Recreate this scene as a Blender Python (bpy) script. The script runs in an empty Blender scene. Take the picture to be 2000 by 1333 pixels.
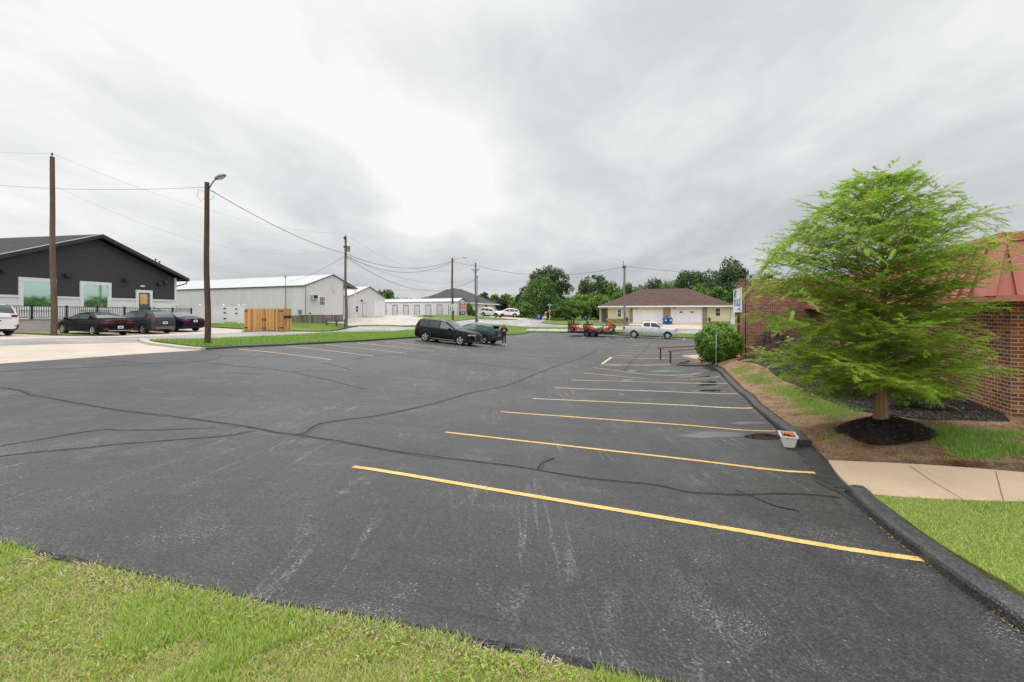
import bpy, bmesh, math, random
import numpy as np
from mathutils import Vector, Matrix
from mathutils.bvhtree import BVHTree
from mathutils.geometry import delaunay_2d_cdt
R = math.radians
random.seed(7); rng = np.random.default_rng(7)
SC = bpy.context.scene
COL = SC.collection
# ------------------------------------------------------------------ camera, sky, sun, exposure
EYE = 2.0; F = 889.0; CX = 1000.0; HY = 612.0
cam = bpy.data.objects.new('camera', bpy.data.cameras.new('camera')); COL.objects.link(cam)
cam.location = (0, 0, EYE); cam.rotation_euler = (R(90), 0, 0)
cam.data.lens = 16.0; cam.data.sensor_width = 36.0; cam.data.shift_y = -0.0273
cam.data.clip_end = 4000; cam.data.clip_start = 0.05
SC.camera = cam
SC.view_settings.view_transform = 'Standard'; SC.view_settings.look = 'None'
SC.view_settings.exposure = 0.0; SC.view_settings.gamma = 1.0
SC.cycles.max_bounces = 6

def build_world():
    w = bpy.data.worlds.new('World'); SC.world = w; w.use_nodes = True
    nt = w.node_tree; nt.nodes.clear(); N = nt.nodes.new; L = nt.links.new
    def math_(op, a, b=None, c=None, clamp=False):
        n = N('ShaderNodeMath'); n.operation = op; n.use_clamp = clamp
        for i, v in enumerate((a, b, c)):
            if v is None: continue
            if isinstance(v, (int, float)): n.inputs[i].default_value = v
            else: L(v, n.inputs[i])
        return n.outputs[0]
    def ramp(x, stops):
        n = N('ShaderNodeValToRGB'); L(x, n.inputs[0]); e = n.color_ramp.elements
        while len(e) > 1: e.remove(e[-1])
        e[0].position = stops[0][0]; e[0].color = (*stops[0][1], 1)
        for p, c in stops[1:]:
            k = e.new(p); k.color = (*c, 1)
        return n.outputs[0]
    tc = N('ShaderNodeTexCoord'); sep = N('ShaderNodeSeparateXYZ'); L(tc.outputs['Generated'], sep.inputs[0])
    X, Y, Z = sep.outputs
    zz = math_('ADD', math_('MAXIMUM', Z, 0.0), 0.16)
    comb = N('ShaderNodeCombineXYZ'); L(math_('DIVIDE', X, zz), comb.inputs[0]); L(math_('DIVIDE', Y, zz), comb.inputs[1])
    def noise(scale, detail, rough, dist, off=(0, 0, 0), sc=(1, 1, 1)):
        m = N('ShaderNodeMapping'); L(comb.outputs[0], m.inputs[0]); m.inputs[1].default_value = off
        m.inputs[2].default_value = (0, 0, R(-38)); m.inputs[3].default_value = sc
        n = N('ShaderNodeTexNoise'); L(m.outputs[0], n.inputs['Vector']); n.inputs['Scale'].default_value = scale
        n.inputs['Detail'].default_value = detail; n.inputs['Roughness'].default_value = rough; n.inputs['Distortion'].default_value = dist
        return n.outputs['Fac']
    n1 = noise(0.75, 5, 0.52, 0.3, (3.1, 1.7, 0), (1, .6, 1)); n2 = noise(2.6, 6, 0.58, 0.3, (8.1, 4.7, 2), (1, .65, 1))
    cl = math_('ADD', math_('MULTIPLY', n1, 0.68), math_('MULTIPLY', n2, 0.32))
    # brighter towards the left and towards the hidden sun
    sd = Vector((-0.150, 0.950, 0.290)).normalized()
    def dotdir(v):
        d = N('ShaderNodeVectorMath'); d.operation = 'DOT_PRODUCT'; L(tc.outputs['Generated'], d.inputs[0]); d.inputs[1].default_value = v
        return d.outputs['Value']
    sdot = math_('MAXIMUM', dotdir(sd), 0.0)
    glow = math_('POWER', sdot, 150.0); wide = math_('POWER', sdot, 14.0)
    ldot = math_('POWER', math_('MAXIMUM', dotdir(Vector((-.72, .64, .27)).normalized()), 0.0), 3.0)
    v = math_('ADD', math_('MULTIPLY', math_('SUBTRACT', cl, 0.5), 1.0), 0.0)
    v = math_('ADD', v, math_('MULTIPLY', glow, 0.26)); v = math_('ADD', v, math_('MULTIPLY', wide, 0.05)); v = math_('ADD', v, math_('MULTIPLY', ldot, 0.15))
    zr = N('ShaderNodeMapRange'); L(Z, zr.inputs[0]); zr.interpolation_type = 'SMOOTHSTEP'
    zr.inputs[1].default_value = 0.0; zr.inputs[2].default_value = 0.42; zr.inputs[3].default_value = 0.57; zr.inputs[4].default_value = 0.765
    v = math_('ADD', v, zr.outputs[0])
    col = ramp(v, [(0.30, (0.42, 0.44, 0.475)), (0.55, (0.53, 0.548, 0.575)), (0.72, (0.70, 0.71, 0.72)), (0.92, (0.97, 0.97, 0.965))])
    zr2 = N('ShaderNodeMapRange'); L(Z, zr2.inputs[0]); zr2.interpolation_type = 'SMOOTHSTEP'
    zr2.inputs[1].default_value = 0.50; zr2.inputs[2].default_value = 0.95; zr2.inputs[3].default_value = 1.0; zr2.inputs[4].default_value = 2.6
    sky = N('ShaderNodeTexSky'); sky.sky_type = 'NISHITA'; sky.sun_disc = False
    sky.sun_elevation = R(48); sky.sun_rotation = R(-9)
    bg1 = N('ShaderNodeBackground'); L(sky.outputs[0], bg1.inputs[0]); bg1.inputs[1].default_value = 0.05
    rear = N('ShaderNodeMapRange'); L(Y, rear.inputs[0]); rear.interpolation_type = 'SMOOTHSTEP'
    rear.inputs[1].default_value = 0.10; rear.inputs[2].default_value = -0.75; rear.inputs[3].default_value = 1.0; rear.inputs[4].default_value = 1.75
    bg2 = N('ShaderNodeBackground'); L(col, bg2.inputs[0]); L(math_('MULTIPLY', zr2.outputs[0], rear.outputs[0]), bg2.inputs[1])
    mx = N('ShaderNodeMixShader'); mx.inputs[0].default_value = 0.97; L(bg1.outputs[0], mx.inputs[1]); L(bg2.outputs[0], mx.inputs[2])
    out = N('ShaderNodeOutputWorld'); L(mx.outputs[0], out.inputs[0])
build_world()
sl = bpy.data.lights.new('sun', 'SUN'); sl.energy = 1.1; sl.angle = R(25); sl.color = (1.0, 0.97, 0.92)
so = bpy.data.objects.new('sun', sl); COL.objects.link(so)
so.rotation_euler = Vector((-0.12, 0.70, 0.98)).to_track_quat('Z', 'Y').to_euler()

# ------------------------------------------------------------------ small helpers
def tag(o, label=None, cat=None, group=None, kind=None):
    if label: o['label'] = label
    if cat: o['category'] = cat
    if group: o['group'] = group
    if kind: o['kind'] = kind
    return o
def empty(name, loc, rz=0, label=None, cat=None, group=None):
    o = bpy.data.objects.new(name, None); COL.objects.link(o); o.empty_display_size = .2
    o.location = loc; o.rotation_euler = (0, 0, rz); return tag(o, label, cat, group)
def copy_tree(o, parent=None):
    c = o.copy(); COL.objects.link(c); c.parent = parent
    for ch in list(o.children): copy_tree(ch, c)
    return c
def srgb(r, g, b):
    f = lambda c: (c/255/12.92) if c/255 <= .04045 else ((c/255+.055)/1.055)**2.4
    return (f(r), f(g), f(b))

class Mat:
    """tiny node DSL"""
    def __init__(s, name):
        s.m = bpy.data.materials.new(name); s.m.use_nodes = True; s.nt = s.m.node_tree
        s.b = s.nt.nodes['Principled BSDF']; s.L = s.nt.links.new
        s.tc = s.nt.nodes.new('ShaderNodeTexCoord')
    def n(s, t): return s.nt.nodes.new(t)
    def map(s, src='Object', scale=(1, 1, 1), rot=(0, 0, 0), loc=(0, 0, 0)):
        m = s.n('ShaderNodeMapping'); s.L(s.tc.outputs[src], m.inputs[0])
        m.inputs[1].default_value = loc; m.inputs[2].default_value = rot; m.inputs[3].default_value = scale
        return m.outputs[0]
    def noise(s, vec, scale, detail=4, rough=.55, dist=0.0, out='Fac'):
        n = s.n('ShaderNodeTexNoise'); s.L(vec, n.inputs['Vector']); n.inputs['Scale'].default_value = scale
        n.inputs['Detail'].default_value = detail; n.inputs['Roughness'].default_value = rough; n.inputs['Distortion'].default_value = dist
        return n.outputs[out]
    def ramp(s, x, stops):
        n = s.n('ShaderNodeValToRGB'); s.L(x, n.inputs[0]); e = n.color_ramp.elements
        while len(e) > 1: e.remove(e[-1])
        def c4(c): return (c, c, c, 1) if isinstance(c, (int, float)) else (*c, 1)
        e[0].position = stops[0][0]; e[0].color = c4(stops[0][1])
        for p, c in stops[1:]: k = e.new(p); k.color = c4(c)
        return n.outputs[0]
    def mix(s, f, a, b, mode='MIX'):
        n = s.n('ShaderNodeMix'); n.data_type = 'RGBA'; n.blend_type = mode
        for i, v in ((0, f), (6, a), (7, b)):
            if isinstance(v, (int, float)): n.inputs[i].default_value = v
            elif isinstance(v, tuple): n.inputs[i].default_value = (*v, 1) if len(v) == 3 else v
            else: s.L(v, n.inputs[i])
        return n.outputs[2]
    def math(s, op, a, b=None, c=None, clamp=False):
        n = s.n('ShaderNodeMath'); n.operation = op; n.use_clamp = clamp
        for i, v in enumerate((a, b, c)):
            if v is None: continue
            if isinstance(v, (int, float)): n.inputs[i].default_value = v
            else: s.L(v, n.inputs[i])
        return n.outputs[0]
    def col(s, v):
        if isinstance(v, tuple): s.b.inputs['Base Color'].default_value = (*v, 1)
        else: s.L(v, s.b.inputs['Base Color'])
        return s
    def rough(s, v):
        if isinstance(v, (int, float)): s.b.inputs['Roughness'].default_value = v
        else: s.L(v, s.b.inputs['Roughness'])
        return s
    def metal(s, v): s.b.inputs['Metallic'].default_value = v; return s
    def spec(s, v): s.b.inputs['Specular IOR Level'].default_value = v; return s
    def coat(s, v, r=.05): s.b.inputs['Coat Weight'].default_value = v; s.b.inputs['Coat Roughness'].default_value = r; return s
    def bump(s, h, strength=.5, dist=.01):
        n = s.n('ShaderNodeBump'); s.L(h, n.inputs['Height']); n.inputs['Strength'].default_value = strength
        n.inputs['Distance'].default_value = dist; s.L(n.outputs[0], s.b.inputs['Normal']); return s
    def leafy(s, colour, trans=.35):
        """diffuse + translucent"""
        d = s.n('ShaderNodeBsdfDiffuse'); t = s.n('ShaderNodeBsdfTranslucent'); mx = s.n('ShaderNodeMixShader')
        for q in (d, t):
            if isinstance(colour, tuple): q.inputs[0].default_value = (*colour, 1)
            else: s.L(colour, q.inputs[0])
        mx.inputs[0].default_value = trans; s.L(d.outputs[0], mx.inputs[1]); s.L(t.outputs[0], mx.inputs[2])
        out = [n for n in s.nt.nodes if n.type == 'OUTPUT_MATERIAL'][0]
        gl = s.n('ShaderNodeBsdfGlossy'); gl.inputs['Roughness'].default_value = .45
        m2 = s.n('ShaderNodeMixShader'); m2.inputs[0].default_value = .05; s.L(mx.outputs[0], m2.inputs[1]); s.L(gl.outputs[0], m2.inputs[2])
        s.L(m2.outputs[0], out.inputs[0]); return s

M = {}
def simple(name, c, rough=.6, metal=0, spec=.5, coat=0, var=.0, vs=3.0, bump=0):
    m = Mat(name)
    if var:
        n = m.noise(m.map('Object'), vs, 5, .6)
        f = m.ramp(n, [(.3, 1-var), (.7, 1+var)])
        m.col(m.mix(1.0, c, f, 'MULTIPLY'))
        if bump: m.bump(n, bump, .01)
    else: m.col(c)
    m.rough(rough).metal(metal).spec(spec)
    if coat: m.coat(coat)
    M[name] = m.m; return m.m

# ---- setting materials
def asphalt(name, base, light, streak=True, bump=.55):
    m = Mat(name); o = m.map('Object')
    rot = m.map('Object', (1.0, 1.0, 1), (0, 0, R(20)))
    n = m.noise(o, 0.35, 5, .6); c = m.ramp(n, [(.3, tuple(x*.80 for x in base)), (.7, tuple(x*1.25 for x in base))])
    # drag bands along the lot axis from sealing
    st = m.noise(m.map('Object', (1.2, .12, 1), (0, 0, R(20))), 1.0, 4, .6); c = m.mix(.5, c, m.ramp(st, [(.35, .75), (.65, 1.25)]), 'MULTIPLY')
    st2 = m.noise(m.map('Object', (.15, 1.6, 1), (0, 0, R(20))), 1.0, 4, .6); c = m.mix(.5, c, m.ramp(st2, [(.35, .8), (.65, 1.2)]), 'MULTIPLY')
    g = m.noise(o, 52, 5, .85); c = m.mix(1.0, c, m.ramp(g, [(.36, .12), (.45, .70), (.53, 1.05), (.64, 2.9)]), 'MULTIPLY')
    big = m.noise(o, .13, 3, .6); c = m.mix(1.0, c, m.ramp(big, [(.35, .72), (.65, 1.35)]), 'MULTIPLY')
    g2 = m.noise(o, 9, 4, .7); c = m.mix(.6, c, m.ramp(g2, [(.35, .75), (.65, 1.25)]), 'MULTIPLY')
    if streak:
        # scraped places where pale stone shows through: thin lines along the lot axis + patches
        warp = m.noise(o, 1.1, 3, .6)
        v = m.n('ShaderNodeVectorMath'); v.operation = 'ADD'
        sc = m.n('ShaderNodeVectorMath'); sc.operation = 'SCALE'; sc.inputs['Scale'].default_value = .10
        m.L(m.noise(o, .9, 2, .5, out='Color'), sc.inputs[0]); m.L(o, v.inputs[0]); m.L(sc.outputs[0], v.inputs[1])
        mp = m.n('ShaderNodeMapping'); m.L(v.outputs[0], mp.inputs[0]); mp.inputs[2].default_value = (0, 0, R(17)); mp.inputs[3].default_value = (2.6, .10, 1)
        a = m.noise(mp.outputs[0], 1.0, 2, .5)
        ridge = m.math('SUBTRACT', .013, m.math('ABSOLUTE', m.math('SUBTRACT', a, .56)))
        line = m.math('MULTIPLY', ridge, 60, clamp=True)
        mp2 = m.n('ShaderNodeMapping'); m.L(v.outputs[0], mp2.inputs[0]); mp2.inputs[2].default_value = (0, 0, R(-70)); mp2.inputs[3].default_value = (1.5, .22, 1)
        a2 = m.noise(mp2.outputs[0], 1.0, 2, .5)
        line2 = m.math('MULTIPLY', m.math('SUBTRACT', .010, m.math('ABSOLUTE', m.math('SUBTRACT', a2, .60))), 60, clamp=True)
        region = m.ramp(m.noise(o, .38, 3, .6), [(.47, 0), (.62, 1)])
        patch = m.ramp(m.noise(m.map('Object', (1.3, .7, 1), (0, 0, R(20))), 1.4, 5, .65), [(.63, 0), (.76, .7)])
        msk = m.math('MAXIMUM', m.math('MULTIPLY', m.math('MAXIMUM', line, line2), region), patch)
        spk = m.ramp(m.noise(o, 48, 3, .7), [(.52, 0), (.56, 1)])
        rare = m.math('MAXIMUM', m.ramp(m.noise(o, 28, 2, .5), [(.745, 0), (.765, .8)]), m.math('MULTIPLY', m.ramp(m.noise(o, 85, 2, .6), [(.60, 0), (.64, .85)]), m.ramp(m.noise(o, 1.1, 4, .65), [(.54, 0), (.66, 1)])))
        f = m.math('MAXIMUM', m.math('MULTIPLY', msk, spk), rare)
        c = m.mix(f, c, light)
    m.col(c).rough(m.ramp(g2, [(.3, .45), (.7, .68)])).spec(.48)
    h = m.math('ADD', m.math('MULTIPLY', m.noise(o, 55, 3, .7), .8), m.math('MULTIPLY', m.noise(o, 14, 3, .6), .9))
    m.bump(h, bump, .016); M[name] = m.m
asphalt('lot_asphalt', (.033, .033, .0338), (.34, .335, .32))
asphalt('kerb_black', (.040, .041, .044), (.30, .29, .27), True, .35)
asphalt('road_asphalt', (.24, .235, .23), (.4, .4, .4), False, .3)
def dirtgrass(name, stops, scale=.8, fine=30, bump=.5, c2=None):
    m = Mat(name); o = m.map('Object'); n = m.noise(o, scale, 6, .65)
    c = m.ramp(n, stops); g = m.noise(o, fine, 4, .7)
    c = m.mix(1.0, c, m.ramp(g, [(.3, .55), (.7, 1.45)]), 'MULTIPLY')
    m.col(c).rough(.95).spec(.15).bump(g, bump, .03); M[name] = m.m
dirtgrass('turf', [(.3, (.13, .18, .035)), (.5, (.20, .235, .06)), (.7, (.28, .25, .11))], 2.0, 60, 1.0)
dirtgrass('turf_far', [(.3, (.085, .145, .022)), (.5, (.115, .175, .03)), (.7, (.165, .19, .05))], .35, 6, .3)
dirtgrass('dirt', [(.3, (.13, .065, .035)), (.45, (.24, .14, .08)), (.58, (.34, .23, .15)), (.68, (.13, .13, .045))], 2.2, 40, 1.2)
dirtgrass('gravel', [(.3, (.36, .32, .28)), (.5, (.50, .47, .43)), (.70, (.40, .34, .24))], .25, 5, .3)
dirtgrass('mulch', [(.35, (.016, .014, .013)), (.6, (.04, .034, .03)), (.72, (.13, .105, .085))], 14, 55, 1.0)
def concrete(name, base, joint=None, sc=.6):
    m = Mat(name); o = m.map('Object'); n = m.noise(o, sc, 6, .6); c = m.ramp(n, [(.3, tuple(x*.86 for x in base)), (.7, tuple(x*1.12 for x in base))])
    g = m.noise(o, 60, 3, .7); c = m.mix(.7, c, m.ramp(g, [(.3, .8), (.7, 1.18)]), 'MULTIPLY')
    st = m.noise(m.map('Object', (1, .2, 1), (0, 0, R(22))), 2.5, 4, .6); c = m.mix(.35, c, m.ramp(st, [(.3, .8), (.7, 1.15)]), 'MULTIPLY')
    m.col(c).rough(.85).spec(.3).bump(g, .25, .01); M[name] = m.m
concrete('apron_concrete', (.50, .43, .36)); concrete('walk_concrete', (.50, .37, .26)); concrete('pink_concrete', (.53, .42, .33)); concrete('pale_concrete', (.44, .42, .38)); concrete('grey_concrete', (.30, .28, .25))
def paint_line(name, c):
    m = Mat(name); o = m.map('Object'); n = m.noise(o, 22, 5, .7)
    f = m.math('MAXIMUM', m.ramp(n, [(.56, 0), (.66, .85)]), m.ramp(m.noise(o, 95, 3, .8), [(.56, 0), (.62, .75)])); cc = m.mix(1.0, c, m.ramp(m.noise(o, 2.5, 3), [(.3, .86), (.7, 1.12)]), 'MULTIPLY')
    m.col(m.mix(f, cc, (.09, .085, .08))).rough(.75).bump(m.noise(o, 55, 3, .7), .35, .01); M[name] = m.m
paint_line('line_yellow', (.76, .46, .14)); paint_line('line_pale', (.72, .55, .31))
m = Mat('crack'); o = m.map('Object'); m.col(m.ramp(m.noise(o, 30, 4, .7), [(.35, (.014, .0125, .0115)), (.6, (.026, .023, .021)), (.75, (.07, .055, .045))])).rough(.6); m.bump(m.noise(o, 60, 3), .6, .01); M['crack'] = m.m
m = Mat('deep_crack'); m.col((.004, .0035, .003)).rough(.95).spec(.1); M['deep_crack'] = m.m; M['dark_inside'] = m.m
m = Mat('joint'); m.col((.13, .09, .06)).rough(.9); M['joint'] = m.m
m = Mat('seal_dark'); o = m.map('Object'); m.col(m.ramp(m.noise(o, 6, 4), [(.3, (.018, .018, .02)), (.7, (.035, .035, .038))])).rough(.5); m.bump(m.noise(o, 50, 3, .7), .5, .01); M['seal_dark'] = m.m
m = Mat('puddle_water'); m.col((.012, .010, .008)).rough(.02).spec(.5); M['puddle_water'] = m.m
m = Mat('damp_sheen'); o = m.map('Object'); m.col(m.ramp(m.noise(o, 40, 4, .7), [(.3, (.09, .093, .098)), (.7, (.20, .205, .21))])).rough(.28).spec(.6).bump(m.noise(o, 60, 3), .06, .01);  # damp film; the pale tones paint its bright sky sheen into the colour
at = m.n('ShaderNodeAttribute'); at.attribute_name = 'fall'; fa = m.math('MULTIPLY', at.outputs['Fac'], m.math('ADD', .45, m.noise(m.map('Object', (1, 3, 1), (0, 0, R(20))), 3.5, 4, .65)))
m.L(m.ramp(fa, [(.12, 0), (.55, .85)]), m.b.inputs['Alpha']); M['damp_sheen'] = m.m
def brick(name, w, h, mortar, c1, c2, c3, mc, bump=.6):
    m = Mat(name); uv = m.map('UV'); b = m.n('ShaderNodeTexBrick'); m.L(uv, b.inputs['Vector'])
    b.inputs['Scale'].default_value = 1; b.inputs['Brick Width'].default_value = w; b.inputs['Row Height'].default_value = h
    b.inputs['Mortar Size'].default_value = mortar; b.inputs['Mortar Smooth'].default_value = .1; b.inputs['Bias'].default_value = 0
    b.inputs['Color1'].default_value = (0, 0, 0, 1); b.inputs['Color2'].default_value = (1, 1, 1, 1); b.inputs['Mortar'].default_value = (.5, .5, .5, 1)
    cc = m.ramp(b.outputs['Color'], [(0.0, c1), (.35, c3), (.5, c2), (.8, c1), (1.0, tuple(x*.5 for x in c1))])
    cc = m.mix(1.0, cc, m.ramp(m.noise(uv, 40, 4, .7), [(.3, .7), (.7, 1.25)]), 'MULTIPLY')
    mm = m.mix(1.0, mc, m.ramp(m.noise(uv, 3, 4), [(.3, .75), (.7, 1.15)]), 'MULTIPLY')
    m.col(m.mix(b.outputs['Fac'], cc, mm)).rough(.9).spec(.2).bump(m.math('SUBTRACT', 1.0, b.outputs['Fac']), bump, .008); M[name] = m.m
brick('red_brick', .205, .0727, .0085, (.26, .075, .030), (.40, .135, .040), (.15, .06, .032), (.44, .395, .335))
brick('house_stone', .55, .16, .012, (.34, .24, .14), (.42, .32, .20), (.26, .18, .11), (.35, .29, .22), .4)
brick('block_stone', .4, .2, .012, (.36, .33, .28), (.42, .39, .33), (.30, .27, .23), (.3, .27, .24), .3)
def ribbed(name, c, period, axis=0, strength=.5, rough=.45, metal=0, dirt=.08, sharp=.14):
    m = Mat(name); uv = m.map('UV'); s = m.n('ShaderNodeSeparateXYZ'); m.L(uv, s.inputs[0])
    f = m.math('FRACT', m.math('DIVIDE', s.outputs[axis], period))
    t = m.math('PINGPONG', f, .5)
    h = m.ramp(t, [(0, 1.0), (sharp*.5, 1.0), (sharp, 0.0)])
    n = m.noise(m.map('UV', (1, .25, 1)), 1.2, 5, .6); cc = m.mix(1.0, c, m.ramp(n, [(.3, 1-dirt), (.7, 1+dirt)]), 'MULTIPLY')
    m.col(cc).rough(rough).metal(metal).bump(h, strength, .03); M[name] = m.m
ribbed('white_metal_wall', (.68, .655, .672), .305, 0, .7); ribbed('white_metal_roof', (.50, .505, .51), .45, 0, .4, .35)
ribbed('roll_door', (.54, .545, .55), .12, 1, .5); ribbed('garage_door', (.78, .78, .79), .52, 1, .35)
def lap(name, c, period, k=.5):
    m = Mat(name); uv = m.map('UV'); s = m.n('ShaderNodeSeparateXYZ'); m.L(uv, s.inputs[0])
    f = m.math('FRACT', m.math('DIVIDE', s.outputs[1], period)); dk = m.ramp(f, [(0, k), (.10, k), (.16, 1.0), (1, 1.08)])
    n = m.noise(m.map('UV', (.2, 1, 1)), 2, 4, .6)
    cc = m.mix(1.0, c, m.ramp(n, [(.3, .92), (.7, 1.1)]), 'MULTIPLY')
    m.col(cc).rough(.6).bump(m.math('SUBTRACT', 1.0, f), .9, .02); M[name] = m.m
lap('black_siding', (.036, .036, .038), .16); lap('beige_siding', (.72, .60, .42), .2, .8); lap('white_siding', (.74, .74, .73), .16, .8)
def shingle(name, c):
    m = Mat(name); uv = m.map('UV'); b = m.n('ShaderNodeTexBrick'); m.L(uv, b.inputs['Vector']); b.inputs['Scale'].default_value = 1
    b.inputs['Brick Width'].default_value = .4; b.inputs['Row Height'].default_value = .16; b.inputs['Mortar Size'].default_value = .008
    b.inputs['Color1'].default_value = (*[x*.8 for x in c], 1); b.inputs['Color2'].default_value = (*[x*1.2 for x in c], 1); b.inputs['Mortar'].default_value = (*[x*.5 for x in c], 1)
    cc = m.mix(1.0, b.outputs['Color'], m.ramp(m.noise(uv, 1.2, 5, .6), [(.3, .85), (.7, 1.15)]), 'MULTIPLY')
    m.col(cc).rough(.9).spec(.2).bump(m.noise(uv, 30, 3), .3, .01); M[name] = m.m
shingle('brown_shingle', (.105, .066, .055)); shingle('grey_shingle', (.075, .08, .085)); shingle('dark_shingle', (.05, .05, .052)); shingle('tan_shingle', (.18, .11, .085))
def wood(name, c, period=.14, dark=.35, grain=1.0, axis=0):
    m = Mat(name); uv = m.map('UV'); s = m.n('ShaderNodeSeparateXYZ'); m.L(uv, s.inputs[0])
    q = m.math('DIVIDE', s.outputs[axis], period); f = m.math('FRACT', q); gap = m.ramp(f, [(0, dark), (.05, dark), (.09, 1), (.95, 1), (1, dark)])
    fl = m.math('FLOOR', q); wn = m.n('ShaderNodeTexWhiteNoise'); wn.noise_dimensions = '1D'; m.L(fl, wn.inputs['W'])
    tone = m.ramp(wn.outputs['Value'], [(0, .62), (.5, 1.0), (1, 1.3)])
    gr = m.noise(m.map('UV', (22, 1.5, 1) if axis == 0 else (1.5, 22, 1)), 2.0, 5, .65); kn = m.noise(m.map('UV', (5, 2, 1)), 2.2, 2, .5)
    cc = m.mix(1.0, c, tone, 'MULTIPLY'); cc = m.mix(grain, cc, m.ramp(gr, [(.3, .75), (.7, 1.2)]), 'MULTIPLY'); cc = m.mix(1.0, cc, m.ramp(kn, [(.22, .45), (.30, 1)]), 'MULTIPLY')
    cc = m.mix(1.0, cc, gap, 'MULTIPLY'); m.col(cc).rough(.8).spec(.25).bump(gap, .5, .01); M[name] = m.m
wood('cedar', (.56, .30, .115)); wood('weathered_board', (.22, .19, .16), .2, .4); wood('grey_rail', (.14, .12, .10), 9, 1)
def polewood(name, c):
    m = Mat(name); o = m.map('Object', (14, 14, .7)); n = m.noise(o, 2.5, 6, .7); n2 = m.noise(m.map('Object', (1, 1, 1)), .6, 4)
    cc = m.mix(1.0, m.ramp(n, [(.28, tuple(x*.4 for x in c)), (.5, c), (.75, tuple(x*1.5 for x in c))]), m.ramp(n2, [(.3, .75), (.7, 1.2)]), 'MULTIPLY')
    m.col(cc).rough(.9).spec(.2).bump(n, .8, .02); M[name] = m.m
polewood('pole_brown', (.155, .10, .07)); polewood('pole_dark', (.10, .065, .047)); polewood('pole_grey', (.15, .135, .12)); polewood('pole_silver', (.23, .215, .195)); polewood('bark', (.30, .18, .10))
simple('trim_white', (.78, .78, .78), .5, var=.05); simple('pvc_white', (.78, .79, .80), .35, var=.04, vs=.7); simple('trim_black', (.03, .03, .032), .5)
simple('black_iron', (.012, .012, .013), .4, spec=.4); simple('dark_metal', (.06, .065, .07), .4, .6); simple('galv', (.42, .44, .46), .4, .7, var=.1)
simple('grey_metal', (.25, .27, .28), .45, .5); simple('door_grey', (.09, .11, .13), .5, var=.08); simple('door_blue', (.62, .70, .76), .5)
simple('plywood', (.66, .42, .17), .8, var=.15, vs=6); simple('red_roof', (.46, .145, .115), .42, var=.07, vs=1.5, spec=.45); simple('red_trim', (.22, .05, .04), .5, var=.1)
simple('rust_rail', (.12, .035, .03), .55, var=.2, vs=9); simple('bin_blue', (.012, .10, .27), .5); simple('white_plastic', (.70, .68, .62), .5, var=.08, vs=9)
simple('wire_black', (.03, .03, .032), .6); simple('soft_wire', (.10, .10, .105), .7)
simple('sign_white', (.86, .87, .88), .5); simple('sign_black', (.01, .01, .012), .5); simple('sign_blue', (.02, .10, .42), .5); simple('sign_sky', (.08, .42, .62), .5); simple('sign_yellow', (.75, .62, .05), .5); simple('sign_green', (.01, .30, .22), .5); simple('sign_red', (.52, .02, .02), .5)
simple('tyre', (.014, .014, .015), .8, spec=.3, var=.15, vs=20); simple('plastic_black', (.018, .018, .02), .55, spec=.4); simple('plastic_grey', (.11, .11, .115), .5)
simple('alloy', (.62, .63, .65), .25, .9); simple('alloy_dark', (.09, .09, .10), .4, .6); simple('chrome', (.7, .7, .72), .12, 1)
simple('lamp_red', (.28, .010, .010), .2, coat=.8); simple('lamp_clear', (.55, .57, .6), .12, .2, coat=.8); simple('lamp_amber', (.6, .2, .05), .2)
simple('plate', (.72, .74, .78), .4); simple('orange_paint', (.56, .10, .02), .4, coat=.2, var=.25, vs=6); simple('skin', (.55, .32, .24), .55)
simple('hair_blond', (.50, .34, .18), .6, var=.2, vs=30); simple('hoodie', (.013, .013, .016), .9, var=.2, vs=9); simple('denim', (.018, .035, .075), .85, var=.25, vs=12); simple('shoe', (.75, .75, .74), .6)
simple('pink_print', (.65, .22, .24), .8); simple('flower_orange', (.75, .22, .06), .8, var=.3, vs=40); simple('dark_inside', (.02, .02, .022), .9); simple('leaf_litter', (.36, .17, .07), .9, var=.4, vs=20)
simple('rock', (.52, .50, .48), .9, var=.2, vs=1.5); simple('gutter_white', (.80, .80, .80), .4); simple('cardboard', (.42, .29, .18), .85); simple('trash_bag', (.02, .02, .022), .35)
def glass(name, c, rough=.03, spec=.6, metal=0.0):
    m = Mat(name); m.col(c).rough(rough).spec(spec).metal(metal); m.b.inputs['IOR'].default_value = 1.6; M[name] = m.m
glass('car_glass', (.02, .024, .026)); glass('car_glass_pale', (.10, .13, .13), .02, .9); glass('house_glass', (.05, .06, .07), .08)
glass('green_mirror', (.60, .80, .70), .03, .5, 1.0)
def carpaint(name, c, flake=.3):
    dark = max(c) < .1; m = Mat(name); m.col(c).rough(.35).metal(flake).spec(.12 if dark else .4).coat(.22 if dark else .8, .04); M[name] = m.m
carpaint('paint_black', (.005, .005, .006), 0); carpaint('paint_green', (.032, .066, .066)); carpaint('paint_silver', (.60, .61, .63), .35); carpaint('paint_white', (.74, .74, .75), 0)
carpaint('paint_navy', (.008, .010, .035), .2); carpaint('paint_gunmetal', (.055, .06, .062), .4)

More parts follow.
